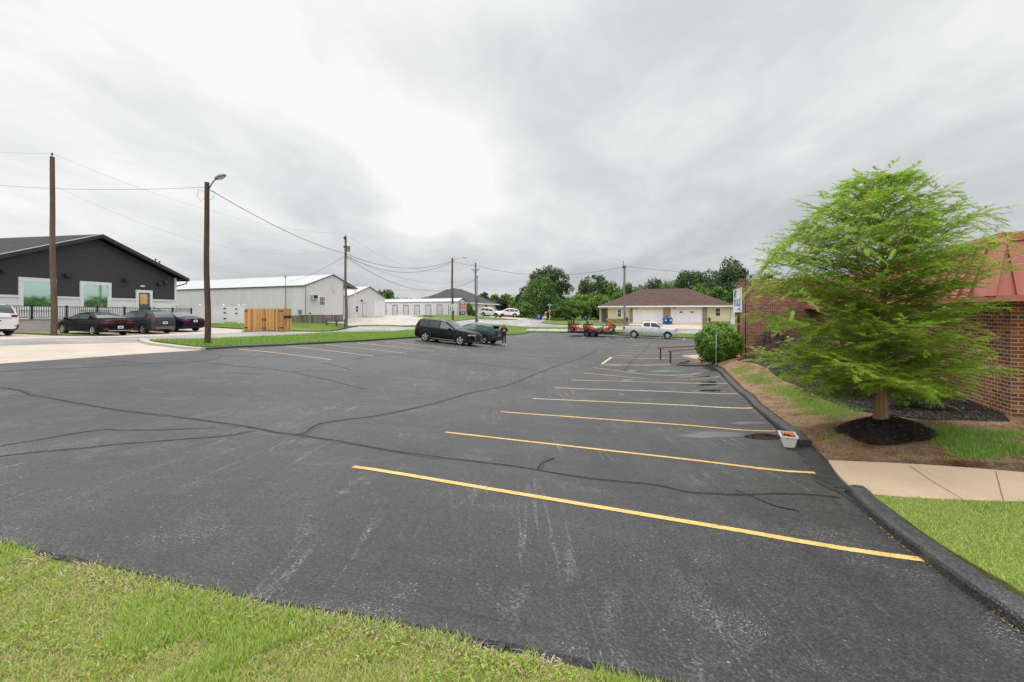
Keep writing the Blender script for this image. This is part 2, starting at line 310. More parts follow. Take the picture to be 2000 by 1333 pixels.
class MB:
    """mesh builder with automatic metre UVs"""
    def __init__(s): s.v = []; s.f = []; s.mi = []; s.mats = []; s.sm = []; s.cur = 0
    def mat(s, name):
        if name not in s.mats: s.mats.append(name)
        s.cur = s.mats.index(name); return s
    def add(s, vs, fs, smooth=False):
        o = len(s.v); s.v += [tuple(v) for v in vs]
        for f in fs: s.f.append(tuple(i+o for i in f)); s.mi.append(s.cur); s.sm.append(smooth)
        return s
    def quad(s, a, b, c, d): return s.add([a, b, c, d], [(0, 1, 2, 3)])
    def tri(s, a, b, c): return s.add([a, b, c], [(0, 1, 2)])
    def box(s, x0, x1, y0, y1, z0, z1, rot=None, org=(0, 0, 0)):
        vs = [(x, y, z) for z in (z0, z1) for y in (y0, y1) for x in (x0, x1)]
        if rot is not None:
            c, sn = math.cos(rot), math.sin(rot); vs = [(org[0]+x*c-y*sn, org[1]+x*sn+y*c, org[2]+z) for x, y, z in vs]
        elif org != (0, 0, 0): vs = [(org[0]+x, org[1]+y, org[2]+z) for x, y, z in vs]
        return s.add(vs, [(0, 2, 3, 1), (4, 5, 7, 6), (0, 1, 5, 4), (2, 6, 7, 3), (0, 4, 6, 2), (1, 3, 7, 5)])
    def beam(s, a, b, w, h, up=(0, 0, 1)):
        a = Vector(a); b = Vector(b); d = (b-a).normalized(); u = Vector(up); sd = d.cross(u)
        if sd.length < 1e-4: sd = Vector((1, 0, 0))
        sd.normalize(); u = sd.cross(d).normalized(); sd *= w/2; u *= h/2
        vs = [p+q for p in (a, b) for q in (-sd-u, sd-u, sd+u, -sd+u)]
        return s.add(vs, [(0, 1, 2, 3), (7, 6, 5, 4), (0, 4, 5, 1), (1, 5, 6, 2), (2, 6, 7, 3), (3, 7, 4, 0)])
    def tube(s, pts, r, n=8, caps=True):
        pts = [Vector(p) for p in pts]; rs = r if isinstance(r, (list, tuple)) else [r]*len(pts); rings = []
        ref = Vector((0, 0, 1)) if abs((pts[-1]-pts[0]).normalized().z) < .9 else Vector((1, 0, 0))
        for i, p in enumerate(pts):
            d = (pts[min(i+1, len(pts)-1)]-pts[max(i-1, 0)])
            if d.length < 1e-9: d = Vector((0, 0, 1))
            d.normalize(); a = d.cross(ref)
            if a.length < 1e-3: a = d.cross(Vector((0, 1, 0)))
            a.normalize(); b = d.cross(a)
            rings.append([p+(a*math.cos(t)+b*math.sin(t))*rs[i] for t in [2*math.pi*k/n for k in range(n)]])
        vs = [v for r_ in rings for v in r_]; fs = []
        for i in range(len(pts)-1):
            for k in range(n): a = i*n+k; b = i*n+(k+1) % n; fs.append((a, b, b+n, a+n))
        s.add(vs, fs, True)
        if caps: s.add(rings[0], [tuple(range(n))]); s.add(rings[-1], [tuple(reversed(range(n)))])
        return s
    def lathe(s, prof, axis='z', n=20, org=(0, 0, 0), smooth=True):
        vs = []
        for (r, h) in prof:
            for k in range(n):
                t = 2*math.pi*k/n; a, b = r*math.cos(t), r*math.sin(t)
                p = {'z': (a, b, h), 'y': (a, h, b), 'x': (h, a, b)}[axis]; vs.append((p[0]+org[0], p[1]+org[1], p[2]+org[2]))
        fs = [(i*n+k, i*n+(k+1) % n, (i+1)*n+(k+1) % n, (i+1)*n+k) for i in range(len(prof)-1) for k in range(n)]
        return s.add(vs, fs, smooth)
    def prism(s, poly, z0, z1, axis='z'):
        n = len(poly); m = {'z': lambda p, h: (p[0], p[1], h), 'y': lambda p, h: (p[0], h, p[1]), 'x': lambda p, h: (h, p[0], p[1])}[axis]
        vs = [m(p, z0) for p in poly]+[m(p, z1) for p in poly]
        return s.add(vs, [tuple(range(n)), tuple(range(2*n-1, n-1, -1))]+[(i, i+n, (i+1) % n+n, (i+1) % n) for i in range(n)])
    def ellipsoid(s, c, r, nu=12, nv=8):
        prof = [(math.sin(math.pi*i/nv), -math.cos(math.pi*i/nv)) for i in range(nv+1)]; vs = []
        for (q, h) in prof:
            for k in range(nu): t = 2*math.pi*k/nu; vs.append((c[0]+r[0]*q*math.cos(t), c[1]+r[1]*q*math.sin(t), c[2]+r[2]*h))
        return s.add(vs, [(i*nu+k, i*nu+(k+1) % nu, (i+1)*nu+(k+1) % nu, (i+1)*nu+k) for i in range(nv) for k in range(nu)], True)
    def build(s, name, parent=None, mat=None, uv=True, fix=False):
        me = bpy.data.meshes.new(name); me.from_pydata(s.v, [], s.f)
        for n in (s.mats or [mat]): me.materials.append(M[n])
        me.polygons.foreach_set('material_index', s.mi if s.mats else [0]*len(s.f)); me.polygons.foreach_set('use_smooth', s.sm)
        if fix:
            b = bmesh.new(); b.from_mesh(me); bmesh.ops.recalc_face_normals(b, faces=b.faces); b.to_mesh(me); b.free()
        if uv and len(s.f) < 40000:
            ul = me.uv_layers.new(name='UVMap'); up = Vector((0, 0, 1))
            for p in me.polygons:
                nrm = p.normal
                if abs(nrm.z) > .98: t = Vector((1, 0, 0)); b2 = Vector((0, 1, 0))
                else: t = up.cross(nrm).normalized(); b2 = nrm.cross(t)
                for li in p.loop_indices:
                    co = me.vertices[me.loops[li].vertex_index].co; ul.data[li].uv = (co.dot(t), co.dot(b2) if abs(nrm.z) < .98 else co.y)
        me.update(); o = bpy.data.objects.new(name, me); COL.objects.link(o)
        if parent: o.parent = parent
        return o
def np_mesh(name, V, faces_n, mats, mi=None, parent=None, smooth=False):
    """V: (n,3) verts laid out consecutively per face, faces_n verts each"""
    me = bpy.data.meshes.new(name); nv = len(V); nf = nv//faces_n
    me.vertices.add(nv); me.vertices.foreach_set('co', np.asarray(V, dtype=np.float32).ravel())
    me.loops.add(nv); me.loops.foreach_set('vertex_index', np.arange(nv, dtype=np.int32))
    me.polygons.add(nf); me.polygons.foreach_set('loop_start', np.arange(0, nv, faces_n, dtype=np.int32))
    try: me.polygons.foreach_set('loop_total', np.full(nf, faces_n, dtype=np.int32))
    except Exception: pass
    for n in mats: me.materials.append(M[n])
    if mi is not None: me.polygons.foreach_set('material_index', np.asarray(mi, dtype=np.int32))
    me.update(); me.validate(); o = bpy.data.objects.new(name, me); COL.objects.link(o)
    if parent: o.parent = parent
    return o

# ------------------------------------------------------------------ terrain
def XY(px, d): return ((px-CX)/F*d, d)
def ZI(py, d): return EYE-(py-HY)*d/F
CP = [  # px, py, distance, raise of that surface above the lot/road level
 (1808,1095,3.87,0),(1592,925,6.5,0),(1515,843,9.2,0),(1470,798,11.8,0),(1440,770,14.5,0),(1422,750,17.1,0),(1407,736,19.7,0),(1391,723.4,22.4,0),
 (690,912,5.29,0),(870,845,7.92,0),(978,805,10.6,0),(1040,779,13.2,0),(1083,758,15.9,0),(1116,743,18.5,0),(1140,729.4,21.1,0),(1158.6,718.6,23.7,0),
 (1176,711,26.3,0),(1194,698.5,30.3,0),(1213,689.5,33.8,0),(1225,680,38.6,0),(1236,672.4,43.4,0),(1290,663,48,0),(983,672,38.6,0),
 (700,1204,2.58,0),(0,1057,3.4,0),(1295,1330,2.29,0),(350,1141,2.86,0),(1998,1238,2.95,0),(2000,1333,2.5,0),(1000,1250,2.45,0),(300,1320,2.10,.0),(1200,1333,2.2,0),
 (0,710,15.4,0),(395,683,22.3,0),(455,682,22.2,0),(600,673,26.6,0),(700,668,30.5,0),(830,660,37.8,0),(1000,649,61,0),(1219,656,56,0),(1500,664,50.5,0),(1238,660,52.4,0),(1303,663,51,0),
 (650,703,19.9,0),(660,652,35.5,0),(820,646,45.8,0),(275,669,23.1,0),(0,675,18.6,0),(660,646.5,43,0),(820,640,55.4,0),(0,664,22.3,0),(105,655,26.9,.05),
 (25,655,25.1,0),(180,655,29.5,0),(290,651,32.3,0),(362,650,33.3,0),(180,646,33,0),(405,672,23.7,.1),(520,647,37,0),(600,633,48,0),(676,642,44,0),
 (700,622,60,0),(752,618,72,0),(894,617,79,0),(820,618,88,0),(960,621,86,0),(1000,620,95,0),(930,633,66,0),(1000,637.5,69,0),(1105,640.5,65,0),(1105,635.5,72,0),
 (1450,655.5,56.5,0),(1450,649.5,62.5,0),(1073,634,74,0),(1051,626,96,0),(1143,625,108,0),(1230,632.5,75,0),(1400,632.5,72,0),(1176,630,78,0),(1430,634,72,0),
 (1975,826,8.5,.0),(1722,836,8.0,.0),(1455,703,23.3,0),(1570,760,13.0,0),(1620,902,6.8,0),(2000,925,5.8,.0),(1700,968,5.2,.05),(2000,993,4.7,.08),(2000,1160,3.0,.1),
 (1398,712,22.4,.02),(1500,712,19,.0)]
for (a, da), (b_, db) in [(((690,912),5.29),((1808,1095),3.87)),(((870,845),7.92),((1592,925),6.5)),(((978,805),10.6),((1515,843),9.2)),(((1040,779),13.2),((1470,798),11.8)),(((1083,758),15.9),((1440,770),14.5)),(((1116,743),18.5),((1422,750),17.1))]:
    for t in (.25, .5, .75):   # the stall lines are straight: the lot is ruled along them
        A3 = ((a[0]-CX)/F*da, (a[1]-HY)/F*da); B3 = ((b_[0]-CX)/F*db, (b_[1]-HY)/F*db); d_ = da+(db-da)*t; CP.append((CX+F*(A3[0]+(B3[0]-A3[0])*t)/d_, HY+F*(A3[1]+(B3[1]-A3[1])*t)/d_, d_, 0))
pts = []; zs = []
for px, py, d, r in CP: pts.append(XY(px, d)); zs.append(ZI(py, d)-r)
for x, y, z in [(-80,110,1.3),(0,135,1.1),(90,120,.9),(60,80,.6),(60,30,-.2),(30,10,.2),(25,25,-.1),(-60,15,.9),(-60,50,1.1),(-45,90,1.3),(-9,5.5,.28),(-20,5,.4),(14,3,.25),(0,-8,.6),(-12,-5,.6),(12,-5,.5),(45,55,-.1),(-9,10.5,.18)]:
    pts.append((x, y)); zs.append(z)
PT = np.array(pts)/10.0; ZT = np.array(zs); n = len(PT)
def kern(r2): return np.where(r2 > 1e-12, .5*r2*np.log(np.maximum(r2, 1e-12)), 0.0)
d2 = ((PT[:, None]-PT[None])**2).sum(-1); A = np.zeros((n+3, n+3)); A[:n, :n] = kern(d2)+np.eye(n)*.0015
A[:n, n] = 1; A[:n, n+1:] = PT; A[n:, :n] = A[:n, n:].T
SOL = np.linalg.solve(A, np.concatenate([ZT, np.zeros(3)]))
def gzs(x, y):
    q = np.stack([np.asarray(x, float), np.asarray(y, float)], -1)/10.0; out = np.empty(len(q))
    for i in range(0, len(q), 20000):
        s = q[i:i+20000]; r2 = ((s[:, None]-PT[None])**2).sum(-1); out[i:i+20000] = kern(r2)@SOL[:n]+SOL[n]+s@SOL[n+1:]
    dist = np.hypot(q[:, 0]*10, q[:, 1]*10); t = np.clip((dist-110)/50, 0, 1); t = t*t*(3-2*t)
    back = np.clip((-q[:, 1]*10)/10, 0, 1)
    out = np.clip(out, -1.4, 2.6); out = out*(1-t)+1.0*t
    return out
def gz(x, y): return float(gzs([x], [y])[0])
def P(px, py, up=0.0):
    """point of the terrain seen at a pixel of the photograph (used only to measure the plan)"""
    ds = np.geomspace(1.6, 130, 900); xs = (px-CX)/F*ds; zr = EYE-(py-HY)/F*ds; g = gzs(xs, ds)+up
    k = np.argmax(zr <= g)
    if zr[k] > g[k]: k = len(ds)-1
    if k > 0:
        a, b = zr[k-1]-g[k-1], zr[k]-g[k]; t = a/(a-b) if a != b else 0; d = ds[k-1]+(ds[k]-ds[k-1])*t
    else: d = ds[0]
    return ((px-CX)/F*d, float(d))
def PP(*pp, up=0.0): return [P(a, b, up) for a, b in pp]
def inpoly(x, y, poly):
    x = np.asarray(x); y = np.asarray(y); c = np.zeros(len(x), bool); j = len(poly)-1
    for i in range(len(poly)):
        xi, yi = poly[i]; xj, yj = poly[j]
        with np.errstate(divide='ignore', invalid='ignore'):
            m_ = ((yi > y) != (yj > y)) & (x < (xj-xi)*(y-yi)/((yj-yi) if yj != yi else 1e-9)+xi)
        c ^= m_; j = i
    return c
def densify(poly, step, closed=True):
    out = []; n_ = len(poly)
    for i in range(n_ if closed else n_-1):
        a = poly[i]; b = poly[(i+1) % n_]; L_ = math.dist(a, b); k = max(1, int(math.ceil(L_/step)))
        out += [(a[0]+(b[0]-a[0])*t/k, a[1]+(b[1]-a[1])*t/k) for t in range(k)]
    if not closed: out.append(tuple(poly[-1]))
    return out
def smooth_line(pl, step):
    """Catmull-Rom through points"""
    p = [np.array(q, float) for q in pl]; p = [2*p[0]-p[1]]+p+[2*p[-1]-p[-2]]; out = []
    for i in range(1, len(p)-2):
        k = max(1, int(math.ceil(np.linalg.norm(p[i+1]-p[i])/step)))
        for j in range(k):
            t = j/k; a, b, c, d = p[i-1], p[i], p[i+1], p[i+2]
            out.append(tuple(.5*((2*b)+(c-a)*t+(2*a-5*b+4*c-d)*t*t+(3*b-a-3*c+d)*t**3)))
    out.append(tuple(p[-2])); return out
def sheet(name, poly, off, mat, step=1.0, kind='structure', label=None, fine=None, extra=None):
    bd = densify(poly, step); xs = [p[0] for p in bd]; ys = [p[1] for p in bd]
    gx, gy = np.meshgrid(np.arange(min(xs), max(xs), step), np.arange(min(ys), max(ys), step)); gx = gx.ravel()+.013; gy = gy.ravel()+.017
    if fine:
        fx, fy = np.meshgrid(np.arange(fine[0], fine[1], fine[4]), np.arange(fine[2], fine[3], fine[4]))
        gx = np.concatenate([gx, fx.ravel()]); gy = np.concatenate([gy, fy.ravel()])
    k = inpoly(gx, gy, poly); ip = list(zip(gx[k], gy[k])); nb = len(bd)
    vs, es, fs, *_ = delaunay_2d_cdt([Vector(p) for p in bd+ip], [(i, (i+1) % nb) for i in range(nb)], [], 1, 1e-5)
    if not fs: vs, es, fs, *_ = delaunay_2d_cdt([Vector(p) for p in bd+ip], [], [tuple(range(nb))], 1, 1e-5)
    vx = np.array([v.x for v in vs]); vy = np.array([v.y for v in vs]); z = gzs(vx, vy)+off
    if extra is not None: z = z+extra(vx, vy)
    b = MB(); b.add(np.stack([vx, vy, z], 1).tolist(), [tuple(f) for f in fs], True); b.mats = [mat] if isinstance(mat, str) else mat
    cnt = {}
    for f in fs:
        for i in range(len(f)):
            a_, c_ = f[i], f[(i+1) % len(f)]; k = (min(a_, c_), max(a_, c_)); cnt[k] = cnt.get(k, 0)+1
    edge = [k for k, v_ in cnt.items() if v_ == 1]; base_n = len(fs)
    for a_, c_ in edge: b.add([(vx[a_], vy[a_], z[a_]), (vx[c_], vy[c_], z[c_]), (vx[c_], vy[c_], z[c_]-.32), (vx[a_], vy[a_], z[a_]-.32)], [(0, 1, 2, 3)])
    o = b.build(name, uv=False)
    me = o.data
    if sum(p.normal.z for p in me.polygons) < 0: me.flip_normals()
    tag(o, label, None, None, kind); return o

AX = Vector((.387, .922)); CR = Vector((.922, -.387))      # lot axis and cross direction
def kerbX(d): return -23.1+.42*d
BL = (kerbX(61), 61.0)                                       # back left corner of the lot
bk = lambda t: (BL[0]+CR.x*t, BL[1]+CR.y*t)
front_edge = PP((0,1057),(175,1099),(350,1140),(525,1177),(700,1204),(850,1232),(980,1260),(1150,1296),(1295,1330))
front_edge = [(-22, 9.4), (-12, 6.2), (-6.5, 4.35)]+front_edge+[(1.6, 1.95), (3.0, 1.35)]
right_edge_near = [(3.0, .6)]+[P(1998, 1238), P(1809, 1100), P(1646, 960)]
ramp_edge = PP((1660,955),(1600,905),(1560,868))
right_edge_far = PP((1540,852),(1515,838),(1470,795),(1440,767),(1422,748),(1405,728),(1380,716))
kl = lambda d: (kerbX(d), d)
lot_poly = [(-30, 12.0)]+front_edge[0:]+right_edge_near+ramp_edge+right_edge_far+[(9.6, 26.5), (14, 30), (30, 32), (36, 44), bk(27.1), bk(13), BL, kl(45), kl(37.8), kl(30.5), kl(24), P(395, 684)]+PP((200,697),(0,711))+[(-30, 19.5)]
lot_poly[0] = (-30, 12.5)
lot = sheet('parking_lot', lot_poly, 0.0, ['lot_asphalt', 'crack', 'seal_dark', 'kerb_black', 'deep_crack'], .9, fine=(-9, 9, 1, 14, .35))
# base ground
def ground():
    rr = np.concatenate([np.arange(0, 100, 1.5), np.geomspace(101, 2600, 24)]); nt = 150
    xs = [0.0]; ys = [35.0]
    for r_ in rr[1:]:
        for k in range(nt): t = 2*math.pi*k/nt; xs.append(r_*math.cos(t)); ys.append(35+r_*math.sin(t))
    xa = np.array(xs); ya = np.array(ys); low = np.zeros(len(xa), bool)
    for dx in (-3, 0, 3):
        for dy in (-3, 0, 3): low |= inpoly(xa+dx, ya+dy, lot_poly) | (ya < 14)
    z = gzs(xa, ya)-np.where(low, .30, .06)
    fs = [(0, 1+k, 1+(k+1) % nt) for k in range(nt)]
    for i in range(len(rr)-2):
        for k in range(nt): a = 1+i*nt+k; b = 1+i*nt+(k+1) % nt; fs.append((a, a+nt, b+nt, b))
    b = MB(); b.add(list(zip(xs, ys, z.tolist())), fs, True); o = b.build('ground', mat='turf_far', uv=False); tag(o, kind='structure')
    if sum(p.normal.z for p in o.data.polygons) < 0: o.data.flip_normals()
ground()
# lot BVH for draping
bm = bmesh.new(); bm.from_mesh(lot.data); BV = BVHTree.FromBMesh(bm); bm.free()
def drape(x, y, off):
    h = BV.ray_cast(Vector((x, y, 50)), Vector((0, 0, -1)))
    return (x, y, (h[0].z if h[0] else gz(x, y))+off)
def ribbon(b, line, width, off=.003, wob=0.0, step=.08, smooth=True, taper=False):
    pl = smooth_line(line, step) if smooth and len(line) > 2 else densify(line, step, False)
    pl = [np.array(p) for p in pl]; L_ = []; R_ = []; ph = random.random()*50; n_ = len(pl); s = 0
    for i, p in enumerate(pl):
        t = pl[min(i+1, n_-1)]-pl[max(i-1, 0)]; t = t/(np.linalg.norm(t)+1e-9); nn = np.array((-t[1], t[0]))
        w = width
        if wob:
            s += step; c_ = wob*(math.sin(s*3.1+ph)*.6+math.sin(s*7.7+ph*2)*.4+random.uniform(-.5, .5)*.5); p = p+nn*c_
            w = width*(.62+.5*abs(math.sin(s*2.3+ph))+.35*abs(math.sin(s*9.1+ph*3))+.6*random.random()**2)
        if taper: w *= min(1, .15+min(i, n_-1-i)/6)
        L_.append(drape(*(p+nn*w/2), off)); R_.append(drape(*(p-nn*w/2), off))
    b.add(L_+R_, [(i, i+n_, i+1+n_, i+1) for i in range(n_-1)])
# cracks: part of the lot surface mesh
cb = MB(); cb.mat('crack'); CR_L = []
for pl, w in [([(0,757),(45,765),(60,772),(120,782),(200,797),(300,810),(400,822),(480,834),(540,845),(580,850),(680,866),(760,880),(860,895)], .085),
              ([(860,895),(960,906),(1050,918),(1130,932),(1200,940),(1290,950),(1350,962),(1440,966),(1560,966),(1640,972)], .045),
              ([(575,850),(600,845),(618,832),(660,822),(740,812),(850,788),(920,768),(985,755),(1030,738),(1070,722),(1110,708),(1165,686)], .09),
              ([(0,872),(60,862),(130,850),(205,840),(240,841),(320,840),(420,836)], .04), ([(0,892),(80,883),(170,875),(260,866),(340,860),(440,852),(500,842)], .045),
              ([(0,727),(80,722),(200,717),(300,711),(380,707),(420,701),(434,695)], .055), ([(195,700),(250,708),(300,711)], .04), ([(380,707),(470,716),(560,726),(620,738),(670,750),(715,761)], .05),
              ([(434,695),(520,697),(600,696)], .03), ([(570,726),(650,724)], .03), ([(440,729),(520,731)], .03), ([(630,708),(660,716),(688,723)], .04), ([(690,703),(720,697),(780,692),(830,688)], .045),
              ([(780,692),(830,700),(900,702),(955,698)], .035), ([(955,679),(985,672),(1040,665),(1075,659)], .08), ([(965,689),(985,685),(1010,682)], .06),
              ([(860,692),(960,690),(1050,698),(1120,702)], .035), ([(830,703),(940,712),(1064,725)], .035), ([(1220,725),(1230,710),(1240,700),(1258,686),(1270,672),(1275,665)], .07),
              ([(1140,668),(1152,660)], .09), ([(1212,668),(1222,662)], .07), ([(1050,918),(1060,905),(1080,895)], .05), ([(1440,958),(1500,985),(1560,1000)], .012)]:
    ln_ = [P(*q) for q in pl]; ribbon(cb, ln_, w*1.0, .003, .022, .05); CR_L.append((ln_, max(.008, w*.15)))
cb.mat('dark_inside')
for ln_, w_ in CR_L: ribbon(cb, ln_, w_, .0055, .026, .03)
cb.mat('seal_dark')
for pl, w in [([(1560,870),(1600,905),(1650,955)], .22), ([(1590,935),(1640,962),(1690,1000)], .05), ([(870,1250),(1000,1262)], .02), ([(1340,708),(1372,712),(1400,722)], .35)]:
    ribbon(cb, [P(*q) for q in pl], w, .006, .03, .1)
# breaks in the front edge
for pl, w in [([(45,1075),(60,1060),(95,1047)], .035), ([(243,1118),(252,1104),(264,1095)], .028), ([(980,1275),(990,1250),(1002,1232)], .03), ([(1700,998),(1712,985),(1735,972)], .015)]:
    ribbon(cb, [P(*q) for q in pl], w, .012, .01, .02)
def merge_into(o, b, matmap):
    me = o.data; bm = bmesh.new(); bm.from_mesh(me); vs = [bm.verts.new(v) for v in b.v]
    for f, mi in zip(b.f, b.mi):
        try: q = bm.faces.new([vs[i] for i in f]); q.material_index = matmap[mi]; q.smooth = True
        except ValueError: pass
    bm.to_mesh(me); bm.free()
    me.update()
merge_into(lot, cb, [1, 4, 2])
# rolled berm along the front edge of the lot
def sweep(name, line, prof, mat, step=.25, kind='structure', wob=0.0, mats=None, parent=None):
    """prof: (offset to the left of travel, height above the lot)"""
    pl = [np.array(p) for p in (smooth_line(line, step) if len(line) > 2 else densify(line, step, False))]; n_ = len(pl); vs = []
    gzv = gzs([p[0] for p in pl], [p[1] for p in pl])
    for i, p in enumerate(pl):
        t = pl[min(i+1, n_-1)]-pl[max(i-1, 0)]; t = t/(np.linalg.norm(t)+1e-9); nn = np.array((-t[1], t[0]))
        w1 = random.uniform(-wob, wob); w2 = random.uniform(-wob, wob)
        for (o_, h) in prof: q = p+nn*(o_+w1); vs.append((q[0], q[1], gzv[i]+h+(w2 if h > 0.02 else 0)))
    m_ = len(prof); fs = [(i*m_+k, (i+1)*m_+k, (i+1)*m_+k+1, i*m_+k+1) for i in range(n_-1) for k in range(m_-1)]
    fs += [tuple(range(m_)), tuple(reversed([(n_-1)*m_+k for k in range(m_)]))]
    b = MB(); b.add(vs, fs, False); b.mats = [mat]; o = b.build(name, parent, fix=True); 
    if kind and not parent: tag(o, kind=kind)
    return o
sweep('edge_berm', front_edge, [(.22, -.02), (.16, .008), (.08, .02), (.0, .014), (-.035, -.03), (-.05, -.2)], 'lot_asphalt', .12, wob=.006)
KP = [(0, -.1), (0.0, .07), (.012, .095), (.035, .112), (.07, .12), (.15, .12), (.175, .105), (.18, -.15)]
left_kerb = [P(395, 684), kl(24), kl(27), kl(30.5), kl(37.8), kl(45), kl(52), kl(58), (kerbX(60.4)+.2, 60.9), bk(.9), bk(4), bk(13), bk(27.1), bk(36)]
sweep('lot_kerb', left_kerb, KP, 'kerb_black', .5)
rk = [(-a, h) for a, h in KP]
sweep('entrance_kerb', [(3.2, .4)]+[P(1998, 1238), P(1809, 1100), P(1700, 1012), P(1655, 966)], rk, 'kerb_black', .12, wob=.005)
sweep('side_kerb', PP((1560,872),(1530,845),(1470,795),(1440,767),(1422,748),(1405,728),(1378,716))+[(9.2, 25.5)], rk, 'kerb_black', .25, wob=.006)

# ---- painted lines (parts of the lot)
def stripe(a, b, w=.1, mat='line_yellow', n=None):
    q = MB(); q.mats = [mat]; ribbon(q, [a, b], w*.93, .0045, 0, .12, False); o = q.build('parking_line', lot, fix=True)
    if sum(p.normal.z for p in o.data.polygons) < 0: o.data.flip_normals()
    return o
rs = [((690,912),(1808,1095)),((870,845),(1592,925)),((978,805),(1515,843)),((1040,779),(1470,798)),((1083,758),(1440,770)),((1116,743),(1422,750)),((1140,729.4),(1407,736)),((1158.6,718.6),(1391,723.4)),((1176,711),(1310,712))]
for i, (a, b) in enumerate(rs): stripe(P(*a), P(*b), .10 if i < 4 else .095, 'line_yellow' if i < 3 else 'line_pale')
stripe(P(1176, 711), P(1194, 698.5), .14, 'line_pale')
stripe(P(1172, 713.5), P(1215, 714.5), .10, 'line_pale'); stripe(P(1202, 695.0), P(1235, 695.8), .12, 'line_pale')
for px, py in [(1194,698.5),(1213.5,689.5),(1220,685),(1226,680),(1232,676),(1236,672.4)]:
    a = P(px, py); stripe(a, (a[0]+5.2, a[1]-1.7), .1, 'line_pale')
kx, ky = P(1809, 1098); yk = MB(); yk.mats = ['line_yellow']; g0_ = gz(kx, ky)
yk.add([(kx+.004, ky-.075, g0_+.004), (kx+.008, ky+.02, g0_+.004), (kx+.012, ky+.01, g0_+.10)], [(0, 1, 2), (2, 1, 0)]); yk.build('kerb_paint', lot, uv=False)
for n_ in range(14):
    a = (-13.5+1.06*n_, 22.2+2.52*n_); stripe((a[0]+.25, a[1]-.1), (a[0]+6.1*.922, a[1]-6.1*.387), .09, 'line_pale')
for t in (8.5, 11.2, 13.9, 16.6, 19.3):
    a = bk(t); s = 0.10
    stripe((a[0]-.387*.4, a[1]-.922*.4), (a[0]-.387*6.2, a[1]-.922*6.2), .11, 'line_yellow')
# puddles, damp film with its sheen painted pale
def blob(cx, cy, rx, ry, name, mat, off, rot=0.0, n_=40, jag=.18, label=None):
    ph = [random.random()*6.28 for _ in range(4)]; pts = []
    for k in range(n_):
        t = 2*math.pi*k/n_; r_ = 1+jag*(math.sin(2*t+ph[0])*.5+math.sin(3*t+ph[1])*.4+math.sin(5*t+ph[2])*.3+math.sin(9*t+ph[3])*.2)
        pts.append(P(cx+rx*r_*math.cos(t), cy+ry*r_*math.sin(t)))
    return pts
def pud(cx, cy, rx, ry, jag=.18, water=True):
    pts = blob(cx, cy, rx, ry, '', '', 0, jag=jag); c = np.mean(np.array(pts), 0); b = MB(); zc = [drape(x, y, .005)[2] for x, y in pts]
    z = np.mean(zc) if water else None
    vs = [drape(c[0], c[1], .006 if water else .003)]+[drape(x, y, .006 if water else .003) for x, y in pts]
    b.add(vs, [(0, 1+k, 1+(k+1) % len(pts)) for k in range(len(pts))], True); b.mats = ['puddle_water' if water else 'damp_sheen']
    if not water:
        b = MB(); b.mats = ['damp_sheen']; nr = 6; vs = [drape(c[0], c[1], .004)]; fl = [1.0]
        for q in range(1, nr+1):
            for x, y in pts: vs.append(drape(c[0]+(x-c[0])*q/nr, c[1]+(y-c[1])*q/nr, .0035)); fl.append(1-(q/nr)**1.5)
        k_ = len(pts); b.add(vs, [(0, 1+k, 1+(k+1) % k_) for k in range(k_)]+[(1+q*k_+k, 1+(q+1)*k_+k, 1+(q+1)*k_+(k+1) % k_, 1+q*k_+(k+1) % k_) for q in range(nr-1) for k in range(k_)], True)
    o = b.build('puddle' if water else 'damp_sheen_patch', uv=False); tag(o, kind='structure')
    if not water: at_ = o.data.attributes.new('fall', 'FLOAT', 'POINT'); at_.data.foreach_set('value', fl)
    if sum(p.normal.z for p in o.data.polygons) < 0: o.data.flip_normals()
for a in [(1490,854,34,6),(1382,747.5,17,2.2),(1382,753,17,1.9),(1388,764,21,2.0),(1373,736,13,1.5),(1376,724.3,16,1.3)]: pud(*a)
for a in [(1395,850,95,8,.25),(1390,747.5,40,4.2),(1390,755.5,34,2.4),(1385,765,46,3.6),(1300,725.5,40,2.2),(1460,827,45,4,.3),(1225,743,18,3,.3),(1235,725,14,2.0,.3),(1214,771,10,1.6),(1345,737,30,2.0,.2),(1400,722,24,1.7,.2),(1290,700,18,1.2,.2)]: pud(*a, water=False)

# ---- roads, aprons, lawns
def rl(xa, d): return (xa+.42*d, d)
road_poly = [(-45, 10), rl(-28.5, 14), rl(-28.5, 23), rl(-28.5, 35), rl(-28.5, 46), rl(-28.5, 58), XY(930, 66.0), XY(1000, 69), XY(1105, 65), XY(1219, 61.8), XY(1450, 56.5), (48, 50), (64, 42),
             (66, 48), XY(1520, 60.5), XY(1450, 62.5), XY(1300, 66.5), XY(1150, 70.5), XY(1090, 73.0), XY(1056, 76), XY(1062, 82), XY(1105, 88), XY(1200, 96), (60, 98), (60, 106), XY(1180, 106), XY(1060, 97), XY(1035, 88), XY(1012, 82), XY(985, 79), XY(930, 74), XY(880, 65), rl(-34.5, 50), rl(-34.5, 40), rl(-34.5, 22.3), rl(-34.5, 14)]
sheet('road', road_poly, .01, 'road_asphalt', 1.6)
def turf(name, poly, off=.115, mat='turf', step=1.2, **k): return sheet(name, poly, off, mat, step, **k)
g_front = [(-22, 9.4-.0), (-22, -4), (6, -4), (3.2, .9)]
fe = [(p[0]+.0, p[1]-.02) for p in front_edge]
poly_front = fe[::-1]+[(-22, -4), (5, -4)]
poly_front = [(5, -4), (3.0, 1.3)]+fe[::-1][1:]+[(-22, -4)]
lawn_front = sheet('front_lawn', poly_front, -.015, 'turf', .5)
